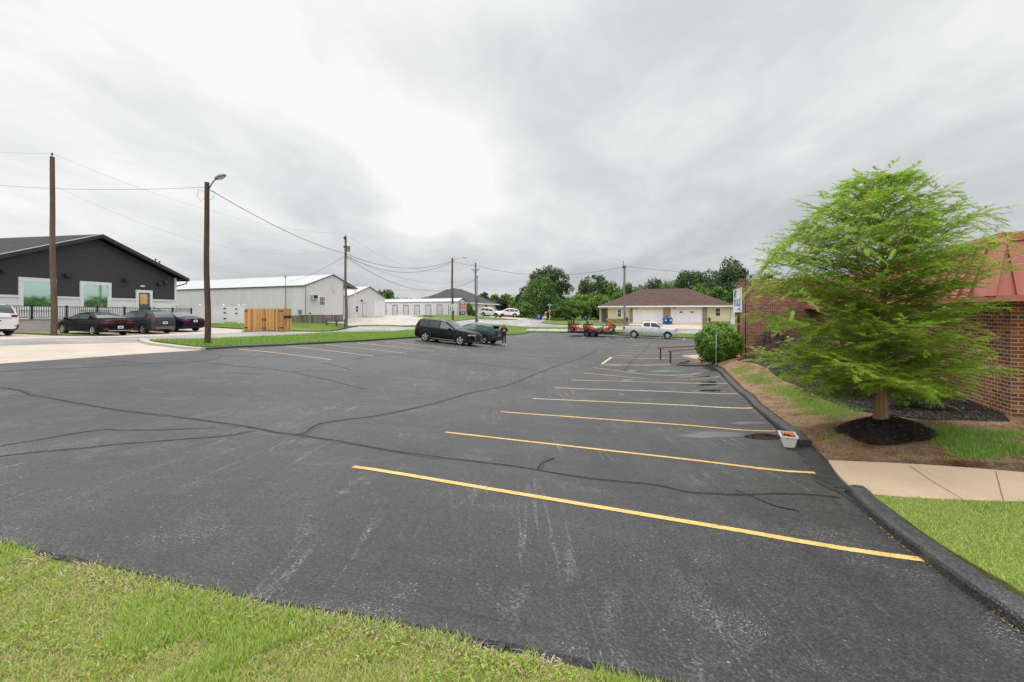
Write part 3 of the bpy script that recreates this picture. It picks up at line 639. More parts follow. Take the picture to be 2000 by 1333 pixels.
strip_left = [P(290, 668), P(395, 682), kl(24), kl(30.5), kl(37.8), kl(45), kl(52), BL, bk(13), bk(27), bk(36), (52, 47), (48, 49.7), XY(1450, 56.2), XY(1219, 61.5), XY(1105, 64.7), XY(1000, 68.7), XY(930, 65.7), rl(-28.3, 57.8), rl(-28.3, 46), rl(-28.3, 35), rl(-28.3, 26)]
strip_left[1] = (P(395, 682)[0]-.12, P(395, 682)[1]+.05)
strip_left = [(x-.0, y+.0) for x, y in strip_left]
lawn_strip = sheet('roadside_lawn', strip_left, .11, 'turf_far', 1.5)
sheet('apron', [P(0, 711), P(200, 697), P(394, 684.5), P(290, 668.5), rl(-28.5, 22.8), rl(-28.5, 14), (-45, 10.2), (-40, 13.5)], .006, 'apron_concrete', 1.2)
sweep('apron_kerb', [P(268, 666.5), P(285, 673), P(330, 679), P(392, 684.5)], [(0, -.1), (0, .10), (.03, .125), (.30, .12), (.30, -.1)], 'pale_concrete', .3)
sheet('business_apron', [rl(-34.5, 14), rl(-34.5, 22.3), rl(-34.5, 34), XY(478, 38.5), XY(400, 40), XY(375, 44), (-34.5, 44), (-36.8, 36), (-37.9, 24), (-45, 22), (-50, 12)], .012, 'apron_concrete', 1.5)
sheet('verge', [P(15, 652.8), P(105, 656.5), P(190, 658), P(105, 653.0)], .10, 'turf_far', 1.0)
sheet('enclosure_lawn', [XY(400, 40.5), XY(478, 38.7), rl(-34.6, 36.5), rl(-34.6, 42), rl(-34.6, 45.5), XY(668, 47), XY(600, 48.5), XY(480, 58), XY(340, 58), XY(370, 44)], .10, 'turf_far', 1.2)
sheet('gravel_yard', [rl(-34.5, 45.5), rl(-34.5, 50), XY(815, 58), XY(860, 66), XY(800, 72), XY(840, 80), (-6, 84), (-30, 100), (-32, 62), XY(600, 55), XY(668, 47)], .03, 'gravel', 1.8)
sheet('gravel_verge', [rl(-34.6, 43), rl(-34.6, 50.5), XY(845, 60), XY(815, 57.5), rl(-35.6, 48), rl(-35.4, 44)], .09, 'turf_far', 1.2)
sheet('storage_lawn', [XY(826, 76), XY(845, 72), XY(850, 67.5), XY(870, 63.5), XY(930, 74.3), XY(985, 79.4), XY(1012, 82.4), XY(985, 84), XY(960, 84.5), XY(930, 87), XY(905, 84), XY(893, 77.5), XY(860, 79)], .09, 'turf_far', 1.5)
sheet('pink_driveway', [XY(1012, 82), XY(1030, 87), XY(1058, 97), XY(1020, 108), XY(925, 96), XY(930, 88), XY(965, 86), XY(990, 83)], .05, 'pink_concrete', 1.8)
sheet('island_lawn', [XY(1057, 76.4), XY(1090, 73.4), XY(1150, 70.9), XY(1226, 68.8), XY(1226, 75), (14, 79), (60, 82), (60, 97), XY(1200, 95.5), XY(1105, 87.5), XY(1064, 81.7)], .08, 'turf_far', 1.8)
sheet('house_driveway', [XY(1233, 75.5), XY(1223, 68.6), XY(1372, 64.6), XY(1372, 73)], .06, 'pink_concrete', 1.5)
sheet('house_lawn', [XY(1373, 73), XY(1373, 64.7), XY(1450, 62.8), (42, 57), (62, 49), (60, 75), XY(1440, 71)], .07, 'turf_far', 1.5)
# right hand side: walk, lawn, dirt, mulch
C0 = Vector((9.32, 8.5)); WD = Vector((.42, 1.0)); WD2 = WD.normalized(); FD = Vector((WD2.y, -WD2.x))
wall_at = lambda d: (C0.x+.42*(d-C0.y), d)
walk = PP((1618,901),(2000,925),up=.02)+[(9.5, 5.2), (9.5, 4.2)]+PP((2000,993),(1700,968),(1668,958),up=.02)
sheet('sidewalk', walk, .035, 'walk_concrete', .4)
b = MB(); b.mats = ['joint']
def drape2(b, a, c, w, off): 
    pl = densify([a, c], .2, False); t = (np.array(c)-np.array(a)); t = t/np.linalg.norm(t); nn = np.array((-t[1], t[0]))*w/2
    L_ = [(p[0]+nn[0], p[1]+nn[1], gz(*p)+off) for p in pl]; R_ = [(p[0]-nn[0], p[1]-nn[1], gz(*p)+off) for p in pl]; k = len(pl)
    b.add(L_+R_, [(i, i+1, i+1+k, i+k) for i in range(k-1)])
drape2(b, P(1776, 911, .03), P(1882, 978, .03), .007, .040); drape2(b, P(1945, 922, .03), (5.4, 5.0), .007, .040)
tag(b.build('sidewalk_joint', uv=False, fix=True), kind='structure')
lawn_r = PP((1705,970),(1668,965),up=.1)[:1]+[(P(1809, 1100)[0]+.2, P(1809, 1100)[1]+.02), (P(1998, 1238)[0]+.2, 2.93), (3.38, .4), (9.5, -2), (9.5, 4.15)]+PP((2000,994),up=.03)
lawn_right = sheet('entrance_lawn', lawn_r, .105, 'turf', .4)
kt = PP((1566,866),(1538,843),(1478,794),(1448,766),(1430,747),(1413,727),(1398,716))
kt = [(x+.1, y) for x, y in kt]
dirt_poly = [P(1618, 900, .03)]+kt+[(10.0, 25.2), (11.8, 23.5), wall_at(23.3), wall_at(16), wall_at(8.6), (12, 7.4), (12, 5.3), (7.5, 5.75)]
dirt = sheet('dirt_bed', dirt_poly, .03, 'dirt', .45, extra=lambda x, y: .085*np.clip((x-(kt[1][0]+(y-kt[1][1])*.36))/.5+1, 0, 1)*(y > 7.3))
DZ = lambda x, y: .115
mul_out = PP((1973,827),(1810,824),(1740,815),(1660,803),(1600,778),(1560,757),(1500,722),(1470,710),(1440,706), up=.09)
mulch = sheet('mulch_bed', mul_out+[(12.2, 23.2), (15.4, 23.2), wall_at(16), wall_at(11), wall_at(8.7)], .125, 'mulch', .4)
sheet('entrance_slab', [XY(1438, 23.0), XY(1452, 23.0), XY(1452, 27), (13, 29), (10.8, 29), (10.6, 25.5)], .17, 'walk_concrete', .8)
TB = P(1722, 838, .1)
mm = MB(); mm.mats = ['mulch']; vs = []; 
for i, (r_, h) in enumerate([(0.0, .17), (.18, .17), (.36, .14), (.54, .085), (.70, .03), (.82, -.03)]):
    for k in range(28):
        t = 2*math.pi*k/28; q = r_*(1+.10*math.sin(2*t+1)+.06*math.sin(5*t))*.84; x, y = TB[0]+q*math.cos(t)*1.0, TB[1]+q*math.sin(t)
        vs.append((x, y, gz(x, y)+.10+h+random.uniform(-.012, .012)))
mm.add(vs, [(i*28+k, i*28+(k+1) % 28, (i+1)*28+(k+1) % 28, (i+1)*28+k) for i in range(5) for k in range(28)], True)
tag(mm.build('mulch_mound', uv=False), kind='structure')
# rock bed behind the back kerb
def rocks():
    V = []; b = MB(); b.mats = ['rock']
    for _ in range(700):
        t = random.uniform(-1, 8); u = random.uniform(.3, 2.3); x = BL[0]+CR.x*t+AX.x*u; y = BL[1]+CR.y*t+AX.y*u; s = random.uniform(.07, .17)
        z = gz(x, y)+.13
        vs = [(x+s*random.uniform(.6, 1.1)*a, y+s*random.uniform(.6, 1.1)*c, z+s*random.uniform(.5, .9)*e) for a, c, e in [(1,0,0),(0,1,0),(-1,0,0),(0,-1,0),(0,0,1)]]
        b.add(vs, [(0,1,4),(1,2,4),(2,3,4),(3,0,4)])
    tag(b.build('rock_bed', uv=False), 'pale stones laid in a bed behind the far kerb of the parking lot', None, None, 'stuff')
rocks()
# ------------------------------------------------------------------ grass (real blades)
def blade_cols(name, cols, trans=.4):
    for i, c in enumerate(cols): m = Mat(f'{name}_{i}'); m.leafy(c, trans); M[f'{name}_{i}'] = m.m
    return [f'{name}_{i}' for i in range(len(cols))]
GC = blade_cols('blade', [(.34, .52, .08), (.47, .62, .13), (.21, .36, .05), (.62, .62, .16), (.68, .56, .33), (.42, .27, .14)])
GC2 = blade_cols('lush', [(.21, .38, .05), (.29, .46, .08), (.14, .26, .035), (.40, .50, .13)])
def zoff_lawn(o): 
    bm = bmesh.new(); bm.from_mesh(o.data); bv = BVHTree.FromBMesh(bm); bm.free(); return bv
def blades(name, x, y, z, lmin, lmax, wid, mats, prob, lean=(12, 70), label=None, bend=True, leafy=0.0):
    n_ = len(x); th = rng.uniform(0, 2*np.pi, n_); ph = np.radians(rng.uniform(lean[0], lean[1], n_)); l = rng.uniform(lmin, lmax, n_)
    d = np.stack([np.sin(ph)*np.cos(th), np.sin(ph)*np.sin(th), np.cos(ph)], 1)*l[:, None]
    ta = rng.uniform(0, 2*np.pi, n_); w = (wid*rng.uniform(.6, 1.3, n_))[:, None]
    sd = np.stack([np.cos(ta), np.sin(ta), 0*ta], 1)*w/2; p = np.stack([x, y, z], 1)
    mid = p+d*np.array([.42, .42, .62]); tip = p+d
    q = np.stack([p-sd, p+sd, mid+sd*.85, mid-sd*.85, mid-sd*.85, mid+sd*.85, tip+sd*.08, tip-sd*.08], 1).reshape(-1, 3)
    mi = np.repeat(rng.choice(len(mats), n_, p=prob), 2)
    o = np_mesh(name, q, 4, mats, mi); tag(o, label, None, None, 'stuff'); return o
def scatter(poly, n_, dens=None):
    xs = [p[0] for p in poly]; ys = [p[1] for p in poly]; X_ = []; Y_ = []; tot = 0
    while tot < n_:
        x = rng.uniform(min(xs), max(xs), n_*2); y = rng.uniform(min(ys), max(ys), n_*2); k = inpoly(x, y, poly)
        if dens is not None: k &= rng.random(len(x)) < dens(x, y)
        X_.append(x[k]); Y_.append(y[k]); tot += k.sum()
        if tot == 0: break
    return np.concatenate(X_)[:n_], np.concatenate(Y_)[:n_]
def vnoise(x, y, s, seed=0):
    r_ = np.random.default_rng(seed); out = 0
    for k in range(6):
        a = r_.uniform(0, 6.28); f = s*(1+.6*k); out = out+np.sin((x*np.cos(a)+y*np.sin(a))*f+r_.uniform(0, 6.28))/(1+.4*k)
    return out/3
def front_dens(x, y):
    r_ = np.hypot(x, y); v = np.clip(2.2/np.maximum(r_, .1), 0, 1)**1.5; vis = (y > 1.55) & (np.abs(x)/np.maximum(y, .1) < 1.25)
    return np.where(vis, v, .012)
ins = [(px_, py_) for px_, py_ in fe[::-1]]
pf = [(4, -.5), (3.0, 1.25)]+[(a, b_-.05) for a, b_ in ins[1:]]+[(-22, -.5)]
x, y = scatter(pf, 210000, front_dens)
z = gzs(x, y)-.02
nz = vnoise(x, y, 3.0, 3); lush = nz > .10
for nm, sel, (a, b_), pr, wd, ln, lb in [('green_grass', lush, (.03, .065), [.30, .30, .16, .13, .08, .03], .0042, (8, 62), 'green grass blades growing in the lawn nearest the camera'),
                                 ('dry_grass', ~lush, (.02, .048), [.18, .21, .08, .20, .21, .12], .0036, (25, 80), 'short grass with straw coloured dead blades in the lawn nearest the camera')]:
    blades(nm, x[sel], y[sel], z[sel], a, b_, wd, GC, pr, ln, lb)
# yellow green clover patches
x, y = scatter(pf, 8000, lambda x, y: front_dens(x, y)*((vnoise(x, y, 2.6, 11)+vnoise(x, y, 9, 12)*.9) > .42))
blades('clover', x, y, gzs(x, y)+.01, .010, .020, .011, blade_cols('clover', [(.36, .48, .07), (.44, .53, .10), (.28, .40, .06), (.42, .27, .10)]), [.4, .3, .22, .08], (40, 85), 'yellow green clover leaves growing low among the front lawn')
# straw, bare soil bits and dead grass right at the edge
fl = np.array(densify(fe[2:], .012, False)); k_ = rng.integers(0, len(fl), 7000); q = fl[k_]+np.stack([rng.normal(0, .03, 7000), -np.abs(rng.normal(.06, .06, 7000))], 1); keep = vnoise(q[:, 0], q[:, 1], 3, 31) > -.2; q = q[keep]
blades('edge_straw', q[:, 0], q[:, 1], gzs(q[:, 0], q[:, 1])+.004, .015, .045, .005, blade_cols('edge', [(.62, .50, .32), (.45, .32, .19), (.34, .17, .08), (.5, .5, .45)], .1), [.4, .3, .15, .15], (60, 92), 'dry straw and soil bits along the asphalt edge of the front lawn')
# tufts over the berm
fl = np.array(densify(fe[2:], .012, False)); k_ = rng.integers(0, len(fl), 9000); jit = rng.normal(0, .035, (9000, 2)); q = fl[k_]+jit-np.array([0, .05]); keep = vnoise(q[:, 0], q[:, 1], 5, 21) > -.15; q = q[keep]
blades('edge_grass', q[:, 0], q[:, 1], gzs(q[:, 0], q[:, 1])-.01, .03, .075, .0045, GC, [.3, .3, .15, .1, .1, .05], (10, 65), 'ragged grass leaning over the cracked asphalt edge')
# right lawn
x, y = scatter(lawn_r, 80000, lambda x, y: np.clip(3.2/np.hypot(x, y), 0, 1)**2*((y > 2.0)*.95+.05))
blades('mown_grass', x, y, gzs(x, y)+.10, .02, .05, .0045, GC, [.33, .34, .14, .12, .05, .02], (15, 70), 'mown light green grass between the black kerb and the sidewalk')
# strip by the road
x, y = scatter(strip_left, 60000, lambda x, y: np.clip(24/np.hypot(x, y), 0, 1)**2.2)
blades('verge_grass', x, y, gzs(x, y)+.10, .05, .13, .022, GC2, [.4, .32, .18, .1], (5, 50), 'bright green mown grass along the roadside behind the left kerb')
# tufts in the dirt
BVd = zoff_lawn(dirt)
def dz(x, y):
    out = np.empty(len(x))
    for i in range(len(x)):
        h = BVd.ray_cast(Vector((x[i], y[i], 50)), Vector((0, 0, -1))); out[i] = h[0].z if h[0] else gz(x[i], y[i])+.1
    return out
def tufts(name, pixels, rad, n_, lmin, lmax, wd, mats, pr, label, lean=(5, 60)):
    X_ = []; Y_ = []
    for (px, py, s) in pixels:
        cx, cy = P(px, py, .1); m_ = int(n_*s*s); a = rng.uniform(0, 6.28, m_); r_ = rad*s*np.sqrt(rng.random(m_))*(1+.4*np.sin(a*3+px)); X_.append(cx+r_*np.cos(a)); Y_.append(cy+r_*np.sin(a)*1.1)
    x = np.concatenate(X_); y = np.concatenate(Y_); k_ = inpoly(x, y, dirt_poly) & (inpoly(x-.12, y, dirt_poly)); x = x[k_]; y = y[k_]; return blades(name, x, y, dz(x, y)-.005, lmin, lmax, wd, mats, pr, lean, label)
px1 = [(1445+i*4.2+random.uniform(-14, 10), 722+i*1.95+random.uniform(-6, 9), random.uniform(.5, 1.1)) for i in range(48)]
tufts('grass_tufts', px1, .46, 430, .04, .11, .006, GC2, [.35, .4, .15, .1], 'grass tufts in a band across the bare dirt beside the mulch')
px2 = [(random.uniform(1820, 2010), random.uniform(838, 862), random.uniform(.35, .6)) for _ in range(30)]+[(random.uniform(1880, 2010), random.uniform(864, 886), random.uniform(.3, .5)) for _ in range(20)]+[(1915, 904, .22), (1890, 898, .15), (1990, 880, .3)]
tufts('long_grass', px2, .38, 900, .035, .10, .006, GC2, [.35, .35, .2, .1], 'longer grass growing in the dirt in front of the brick corner')
px3 = [(random.uniform(1545, 1960), random.uniform(800, 897), random.uniform(.10, .38)) for _ in range(190)]+[(random.uniform(1440, 1560), random.uniform(730, 800), random.uniform(.08, .25)) for _ in range(40)]
px3 = [p_ for p_ in px3 if not (1620 < p_[0] < 1820 and 820 < p_[1] < 880)]
tufts('weed_patches', px3, .42, 900, .012, .035, .007, GC, [.35, .25, .25, .05, .05, .05], 'thin weeds scattered over the bare brown dirt', (20, 80))
# dead leaves and straw on the dirt
x, y = scatter([p_ for p_ in dirt_poly], 60000, lambda x, y: np.clip(7/np.hypot(x, y), 0, 1)**1.6)
blades('straw_litter', x, y, dz(x, y)+.004, .015, .055, .008, blade_cols('straw', [(.40, .26, .15), (.26, .13, .07), (.52, .40, .27), (.07, .04, .025)], .1), [.35, .3, .2, .15], (70, 92), 'dry straw and bark bits littering the bare dirt')
def bv_z(o):
    bv = zoff_lawn(o)
    def f(x, y):
        out = np.empty(len(x))
        for i in range(len(x)):
            h = bv.ray_cast(Vector((x[i], y[i], 50)), Vector((0, 0, -1))); out[i] = h[0].z if h[0] else -9
        return out
    return f
mz = bv_z(mulch); x, y = scatter(mul_out+[wall_at(16), wall_at(11), wall_at(8.7)], 26000, lambda x, y: np.clip(9/np.hypot(x, y), 0, 1)**2); z = mz(x, y); k_ = z > -5
CH = blade_cols('chip', [(.016, .014, .013), (.03, .026, .024), (.055, .046, .04), (.22, .17, .12)], .02)
blades('mulch_chips', x[k_], y[k_], z[k_], .02, .06, .014, CH, [.42, .33, .20, .05], (60, 95), 'dark bark mulch chips spread beside the brick wall')
a = rng.uniform(0, 6.28, 6000); r_ = .70*np.sqrt(rng.random(6000)); x = TB[0]+r_*np.cos(a); y = TB[1]+r_*np.sin(a)
hz = np.interp(r_, [0, .15, .30, .45, .59, .69], [.17, .17, .14, .085, .03, -.02])
blades('mound_chips', x, y, gzs(x, y)+.10+hz, .02, .055, .012, CH, [.5, .33, .14, .03], (50, 95), 'dark mulch chips heaped around the foot of the feathery tree')
# leaf litter in the gutter of the right kerb
gl_ = np.array(densify([P(1560, 872), P(1530, 846), P(1470, 796), P(1440, 768), P(1405, 730)], .01, False)); k_ = rng.integers(0, len(gl_), 1300); q = gl_[k_]+rng.normal(0, .03, (1300, 2))-np.array([.05, 0])
blades('gutter_litter', q[:, 0], q[:, 1], gzs(q[:, 0], q[:, 1])+.008, .015, .04, .012, blade_cols('litter', [(.40, .20, .09), (.5, .36, .22), (.20, .10, .05), (.3, .4, .08)], .1), [.4, .25, .25, .1], (70, 92), 'small dead leaves caught in the gutter of the side kerb')
gl_ = np.array(densify([P(1700, 1014), P(1809, 1101), P(1998, 1239)], .01, False)); k_ = rng.integers(0, len(gl_), 160); q = gl_[k_]+rng.normal(0, .008, (160, 2))-np.array([.012, 0])
blades('kerb_litter', q[:, 0], q[:, 1], gzs(q[:, 0], q[:, 1])+.008, .008, .025, .010, ['litter_0', 'litter_1', 'litter_2', 'litter_3'], [.4, .25, .25, .1], (70, 92), 'dry leaf bits along the foot of the black entrance kerb')
# ------------------------------------------------------------------ buildings
class Bld:
    def __init__(s, name, p0, p1, z0, label, cat='building', group=None):
        s.p0 = Vector(p0); s.p1 = Vector(p1); d = s.p1-s.p0; s.L = d.length; s.u = d/s.L; s.z0 = z0
        s.root = empty(name, (p0[0], p0[1], z0), math.atan2(s.u.y, s.u.x), label, cat, group)
    def s_(s, px, y=0.0):   # local x of a photo column on the plane y=const of this facade
        r_ = (px-CX)/F; v = Vector((-s.u.y, s.u.x)); p = s.p0+v*y; return (r_*p.y-p.x)/(s.u.x-r_*s.u.y)
    def at(s, px, py, y=0.0):
        k = s.s_(px, y); v = Vector((-s.u.y, s.u.x)); d = (s.p0+v*y+s.u*k).y; return k, ZI(py, d)-s.z0
def framed(B, part, px0, px1, py0, py1, frame_mat, pane_mat, fw=.07, y=0.0, proud=.04, sill=False, rect=None, pane='pane', muntin=0):
    if rect: x0, x1, z0, z1 = rect
    else:
        x0, z1 = B.at(px0, py0, y); x1, _ = B.at(px1, py0, y); _, z0 = B.at((px0+px1)/2, py1, y); z1 = B.at((px0+px1)/2, py0, y)[1]
    b = MB()
    b.box(x0, x1, y-proud, y+.02, z1-fw, z1); b.box(x0, x1, y-proud, y+.02, z0, z0+fw); b.box(x0, x0+fw, y-proud, y+.02, z0+fw, z1-fw); b.box(x1-fw, x1, y-proud, y+.02, z0+fw, z1-fw)
    if muntin: b.box(x0+fw, x1-fw, y-proud*.8, y+.02, (z0+z1)/2-.03, (z0+z1)/2+.03)
    if muntin > 1:
        for k in (1, 2): xx = x0+(x1-x0)*k/3; b.box(xx-.012, xx+.012, y-proud*.75, y-.006, z0+fw, z1-fw)
        for k in (.25, .75): zz = z0+(z1-z0)*k; b.box(x0+fw, x1-fw, y-proud*.7, y-.006, zz-.012, zz+.012)
    f = b.build(part, B.root, frame_mat)
    g = MB(); g.box(x0+fw, x1-fw, y-.022, y+.015, z0+fw, z1-fw); g.build(pane, f, pane_mat)
    return f, (x0, x1, z0, z1)
def gable_walls(b, L, D, h, hp, xp=None, y0=0, back=True):
    xp = L/2 if xp is None else xp
    b.add([(0, y0, 0), (L, y0, 0), (L, y0, h), (xp, y0, hp), (0, y0, h)], [(0, 1, 2, 3, 4)])
    if back: b.add([(0, D, 0), (L, D, 0), (L, D, h), (xp, D, hp), (0, D, h)], [(4, 3, 2, 1, 0)])
    b.quad((0, D, 0), (0, y0, 0), (0, y0, h), (0, D, h)); b.quad((L, y0, 0), (L, D, 0), (L, D, h), (L, y0, h))
def gable_roof(b, x0, x1, y0, y1, h0, hp, h1=None, th=.12, xp=None):
    h1 = h0 if h1 is None else h1; xp = (x0+x1)/2 if xp is None else xp
    for xa, ha in ((x0, h0), (x1, h1)):
        v = [(xa, y0, ha), (xp, y0, hp), (xp, y1, hp), (xa, y1, ha)]; w = [(p[0], p[1], p[2]+th) for p in v]
        b.add(v+w, [(3, 2, 1, 0), (4, 5, 6, 7), (0, 1, 5, 4), (2, 3, 7, 6), (0, 4, 7, 3)])
# --- black gable building
bb = Bld('commercial_building', (-38.5+.191*28.4, 28.4), (-38.5+.191*41.4, 41.4), .62, 'black sided gable building with white lower band and green mirrored windows at the left')
L = bb.L; zt = EYE+1.15-.62; he = EYE+3.15-.62; hp = EYE+5.72-.62
b = MB(); b.mat('black_siding'); b.add([(0, 0, zt), (L, 0, zt), (L, 0, he), (L/2, 0, hp), (0, 0, he)], [(0, 1, 2, 3, 4)]); b.quad((L, 0, zt), (L, 16, zt), (L, 16, he), (L, 0, he)); b.quad((0, 16, 0), (0, 0, 0), (0, 0, he), (0, 16, he)); b.add([(0, 16, 0), (L, 16, 0), (L, 16, he), (L/2, 16, hp), (0, 16, he)], [(4, 3, 2, 1, 0)])
b.mat('white_siding')
ops = [(bb.s_(35)+.02, bb.s_(109)-.02), (bb.s_(155)+.02, bb.s_(216)-.02), (bb.s_(264.5)+.02, bb.s_(296.5)-.02)]; segs = []; x_ = -.0
for a_, c_ in ops: segs.append((x_, a_)); x_ = c_
segs.append((x_, L))
for a_, c_ in segs: b.box(a_, c_, -.012, .2, EYE-.38-.62 if False else 0, zt-.10)
for a_, c_ in ops[:2]: b.box(a_, c_, -.012, .2, 0, EYE+.21-.62)
b.box(ops[2][0], ops[2][1], -.012, .2, 0, EYE-.39-.62)
b.mat('white_siding'); b.quad((L+.012, 0, 0), (L+.012, 16, 0), (L+.012, 16, zt), (L+.012, 0, zt)); wall_o = b.build('wall', bb.root)
b = MB()
for a_, c_ in segs: q_ = MB(); q_.box(a_-.03, c_+.03, -.07, .02, zt-.10, zt+.04); q_.build('trim', bb.root, 'trim_white')
b.box(L-.13, L+.05, -.05, .02, zt+.04, he+.05); b.build('trim', bb.root, 'trim_white')
b = MB(); b.mat('dark_shingle'); gable_roof(b, -.85, L+.85, -.55, 16.5, he-.05, hp+.22, th=.10); b.build('roof', bb.root)
b = MB(); b.mat('trim_black')
pit = (hp+.22-he+.05)/(L/2+.85)
for x0, x1 in ((-.85, L/2), (L+.85, L/2)):
    b.beam((x0, -.56, he-.09), (x1, -.56, hp+.18), .05, .26)
b.box(-.9, -.80, -.55, 16.5, he-.22, he+.05); b.box(L+.80, L+.9, -.55, 16.5, he-.22, he+.05); b.mat('black_iron'); b.box(L-.02, L+.80, -.5, 16, he-.12, he-.10)
fo = b.build('fascia', bb.root)
b = MB(); b.tube([(L+.72, -.45, he-.2), (L+.70, -.45, he-.42), (L+.2, -.2, he-.62), (L+.07, .06, he-.75)], .05); b.build('downspout', bb.root, 'trim_black')
b = MB(); b.mat('trim_white'); b.beam((-.85, -.60, he+.06), (L/2, -.60, hp+.33), .03, .04); b.build('drip_edge', bb.root)
framed(bb, 'window', 35, 109, 0, 0, 'trim_white', 'green_mirror', .24, 0, .09, rect=(bb.s_(35), bb.s_(109), EYE+.20-.62, EYE+2.40-.62))
framed(bb, 'window', 155, 216, 0, 0, 'trim_white', 'green_mirror', .22, 0, .09, rect=(bb.s_(155), bb.s_(216), EYE+.22-.62, EYE+2.38-.62))
b = MB(); x0, x1 = bb.s_(264.5), bb.s_(296.5); z1 = EYE+1.93-.62; z0 = EYE-.38-.62
b.box(x0, x1, -.09, .02, z1-.22, z1); b.box(x0, x0+.22, -.09, .02, z0, z1-.22); b.box(x1-.22, x1, -.09, .02, z0, z1-.22); df = b.build('door_frame', bb.root, 'trim_white')
b = MB(); b.box(x0+.22, x1-.22, -.03, .015, z0, z1-.22); d_ = b.build('door', bb.root, 'door_grey')
b = MB(); pr = [(.35, 1.02), (.42, 1.0), (.45, 1.05), (.60, 1.0), (.66, 1.06), (.95, 1.0), (1.0, .95), (.97, .85), (1.02, .72), (.96, .5), (1.0, .25), (.9, .16), (.6, .22), (.4, .12), (.30, .2), (.36, .4), (.28, .55), (.34, .75), (.3, .9)]
b.prism([(x0+.22+(x1-x0-.44)*(q-.18)*.98, z0+.95+1.0*w) for q, w in pr], -.055, -.032, 'y'); b.build('board', d_, 'plywood', fix=True)
b = MB(); b.box(x0+.27, x0+.32, -.10, -.03, z0+.95, z0+1.2); b.build('handle', d_, 'black_iron')
for (p0_, p1_, q0, q1) in [(0, 9, 527, 535), (124, 136, 535, 542.5), (239, 248, 544, 551), (305, 313, 551, 558), (317, 325, 548.5, 555)]:
    xa, za = bb.at(p0_, q0); xb, zb = bb.at(p1_, q1); b = MB(); b.box(xa, xb, -.28, -.002, zb+.05, za); b.prism([(xa+.05, zb-.0), (xb-.05, zb), (xb, zb+.05), (xa, zb+.05)], -.24, -.02, 'y'); b.build('wall_light', bb.root, 'trim_black')
xa, za = bb.at(277, 559.5); b = MB(); b.box(xa-.15, xa+.15, -.12, -.002, za-.06, za+.06); b.build('door_light', bb.root, 'trim_white')
for k in (0, .35): b = MB(); b.lathe([(0, 0), (.06, .0), (.09, .1), (.0, .12)], org=(bb.s_(262)+k+1.6, -.3, hp-1.15-k*.4), n=8); b.tube([(bb.s_(262)+k+1.6, -.3, hp-1.5-k*.4), (bb.s_(262)+k+1.6, -.3, hp-1.1-k*.4)], .03, 6); b.build('roof_vent', bb.root, 'dark_metal')
# --- retaining wall and railing of the ramp
rw = Bld('retaining_wall', (-36.75+.191*20, 20), (-36.75+.191*41, 41), .70, 'low pale concrete wall of the ramp in front of the black building', 'wall')
b = MB(); b.box(0, rw.L, 0, .2, -.3, EYE-.46-.70); b.build('wall', rw.root, 'pale_concrete')
b = MB(); b.box(0, rw.L+.02, -.03, 1.70, EYE-.46-.70, EYE-.38-.70); b.build('cap', rw.root, 'grey_concrete')
rg = Bld('ramp_railing', (-36.72+.191*22, 22), (-36.72+.191*41, 41), EYE-.38, 'black metal railing with thin balusters on the ramp of the black building', 'railing')
pxs = [-35, 12, 62, 130, 190, 243, 292, 337, 373.5]; ss = [rg.s_(p) for p in pxs]; zr = lambda s: .87-.006*s*1.0
for s_ in ss:
    b = MB(); b.box(s_-.045, s_+.045, -.045, .045, 0, zr(s_)+.06); b.box(s_-.06, s_+.06, -.06, .06, zr(s_)+.06, zr(s_)+.09); b.box(s_-.09, s_+.09, -.09, .09, 0, .02); b.build('post', rg.root, 'black_iron')
for a_, c_ in zip(ss[:-1], ss[1:]):
    b = MB(); b.beam((a_+.045, 0, zr(a_)), (c_-.045, 0, zr(c_)), .045, .045); b.beam((a_+.045, 0, .10), (c_-.045, 0, .10), .035, .035)
    k = int((c_-a_)/.125)
    for i in range(1, k): x = a_+(c_-a_)*i/k; b.box(x-.010, x+.010, -.010, .010, .10, zr(x))
    b.build('baluster_panel', rg.root, 'black_iron')
b = MB(); b.tube([(rg.s_(315), .8, .87), (rg.s_(338), .8, .45), (rg.s_(345), .8, .42)], .025, 6); b.build('handrail', rg.root, 'black_iron')
# --- long white metal building with gable end
mb = Bld('metal_building', (-21.8, 48), (-21.8+.407*5.4, 48+.914*5.4), 1.0, 'long white metal building with gable end, brown skirt and small window')
L = mb.L; h = EYE+2.90-1.0; W_ = 7.5; hp = EYE+4.27-1.0; zs_ = EYE-.2-1.0
b = MB(); b.mat('white_metal_wall'); hr = hp-(L-W_/2)*(hp-h)/(W_/2)
b.add([(0, 0, zs_), (L, 0, zs_), (L, 0, hr), (W_/2, 0, hp), (0, 0, h)], [(0, 1, 2, 3, 4)]); b.quad((0, 30, zs_-1), (0, 0, zs_), (0, 0, h), (0, 30, h)); b.quad((L, 0, zs_), (L, 30, zs_), (L, 30, hr), (L, 0, hr)); b.quad((0, 30, -1), (0, 0, zs_-.0), (0, 0, zs_), (0, 30, zs_))
b.build('wall', mb.root)
b = MB(); b.mat('weathered_board'); b.box(.03, L-.03, .03, .1, -1.0, zs_-.004); b.box(.03, .1, .1, 30, -1, zs_-.004); b.build('skirt', mb.root)
b = MB(); b.mat('white_metal_roof'); gable_roof(b, -.12, W_+.12, -.10, 30, h-.02, hp+.03, th=.06); b.build('roof', mb.root)
b = MB(); b.mat('dark_metal'); b.beam((-.14, -.12, h+.02), (W_/2, -.12, hp+.06), .03, .09); b.beam((W_+.14, -.12, h+.02), (W_/2, -.12, hp+.06), .03, .09); b.box(-.15, -.10, -.1, 30, h-.06, h+.03)
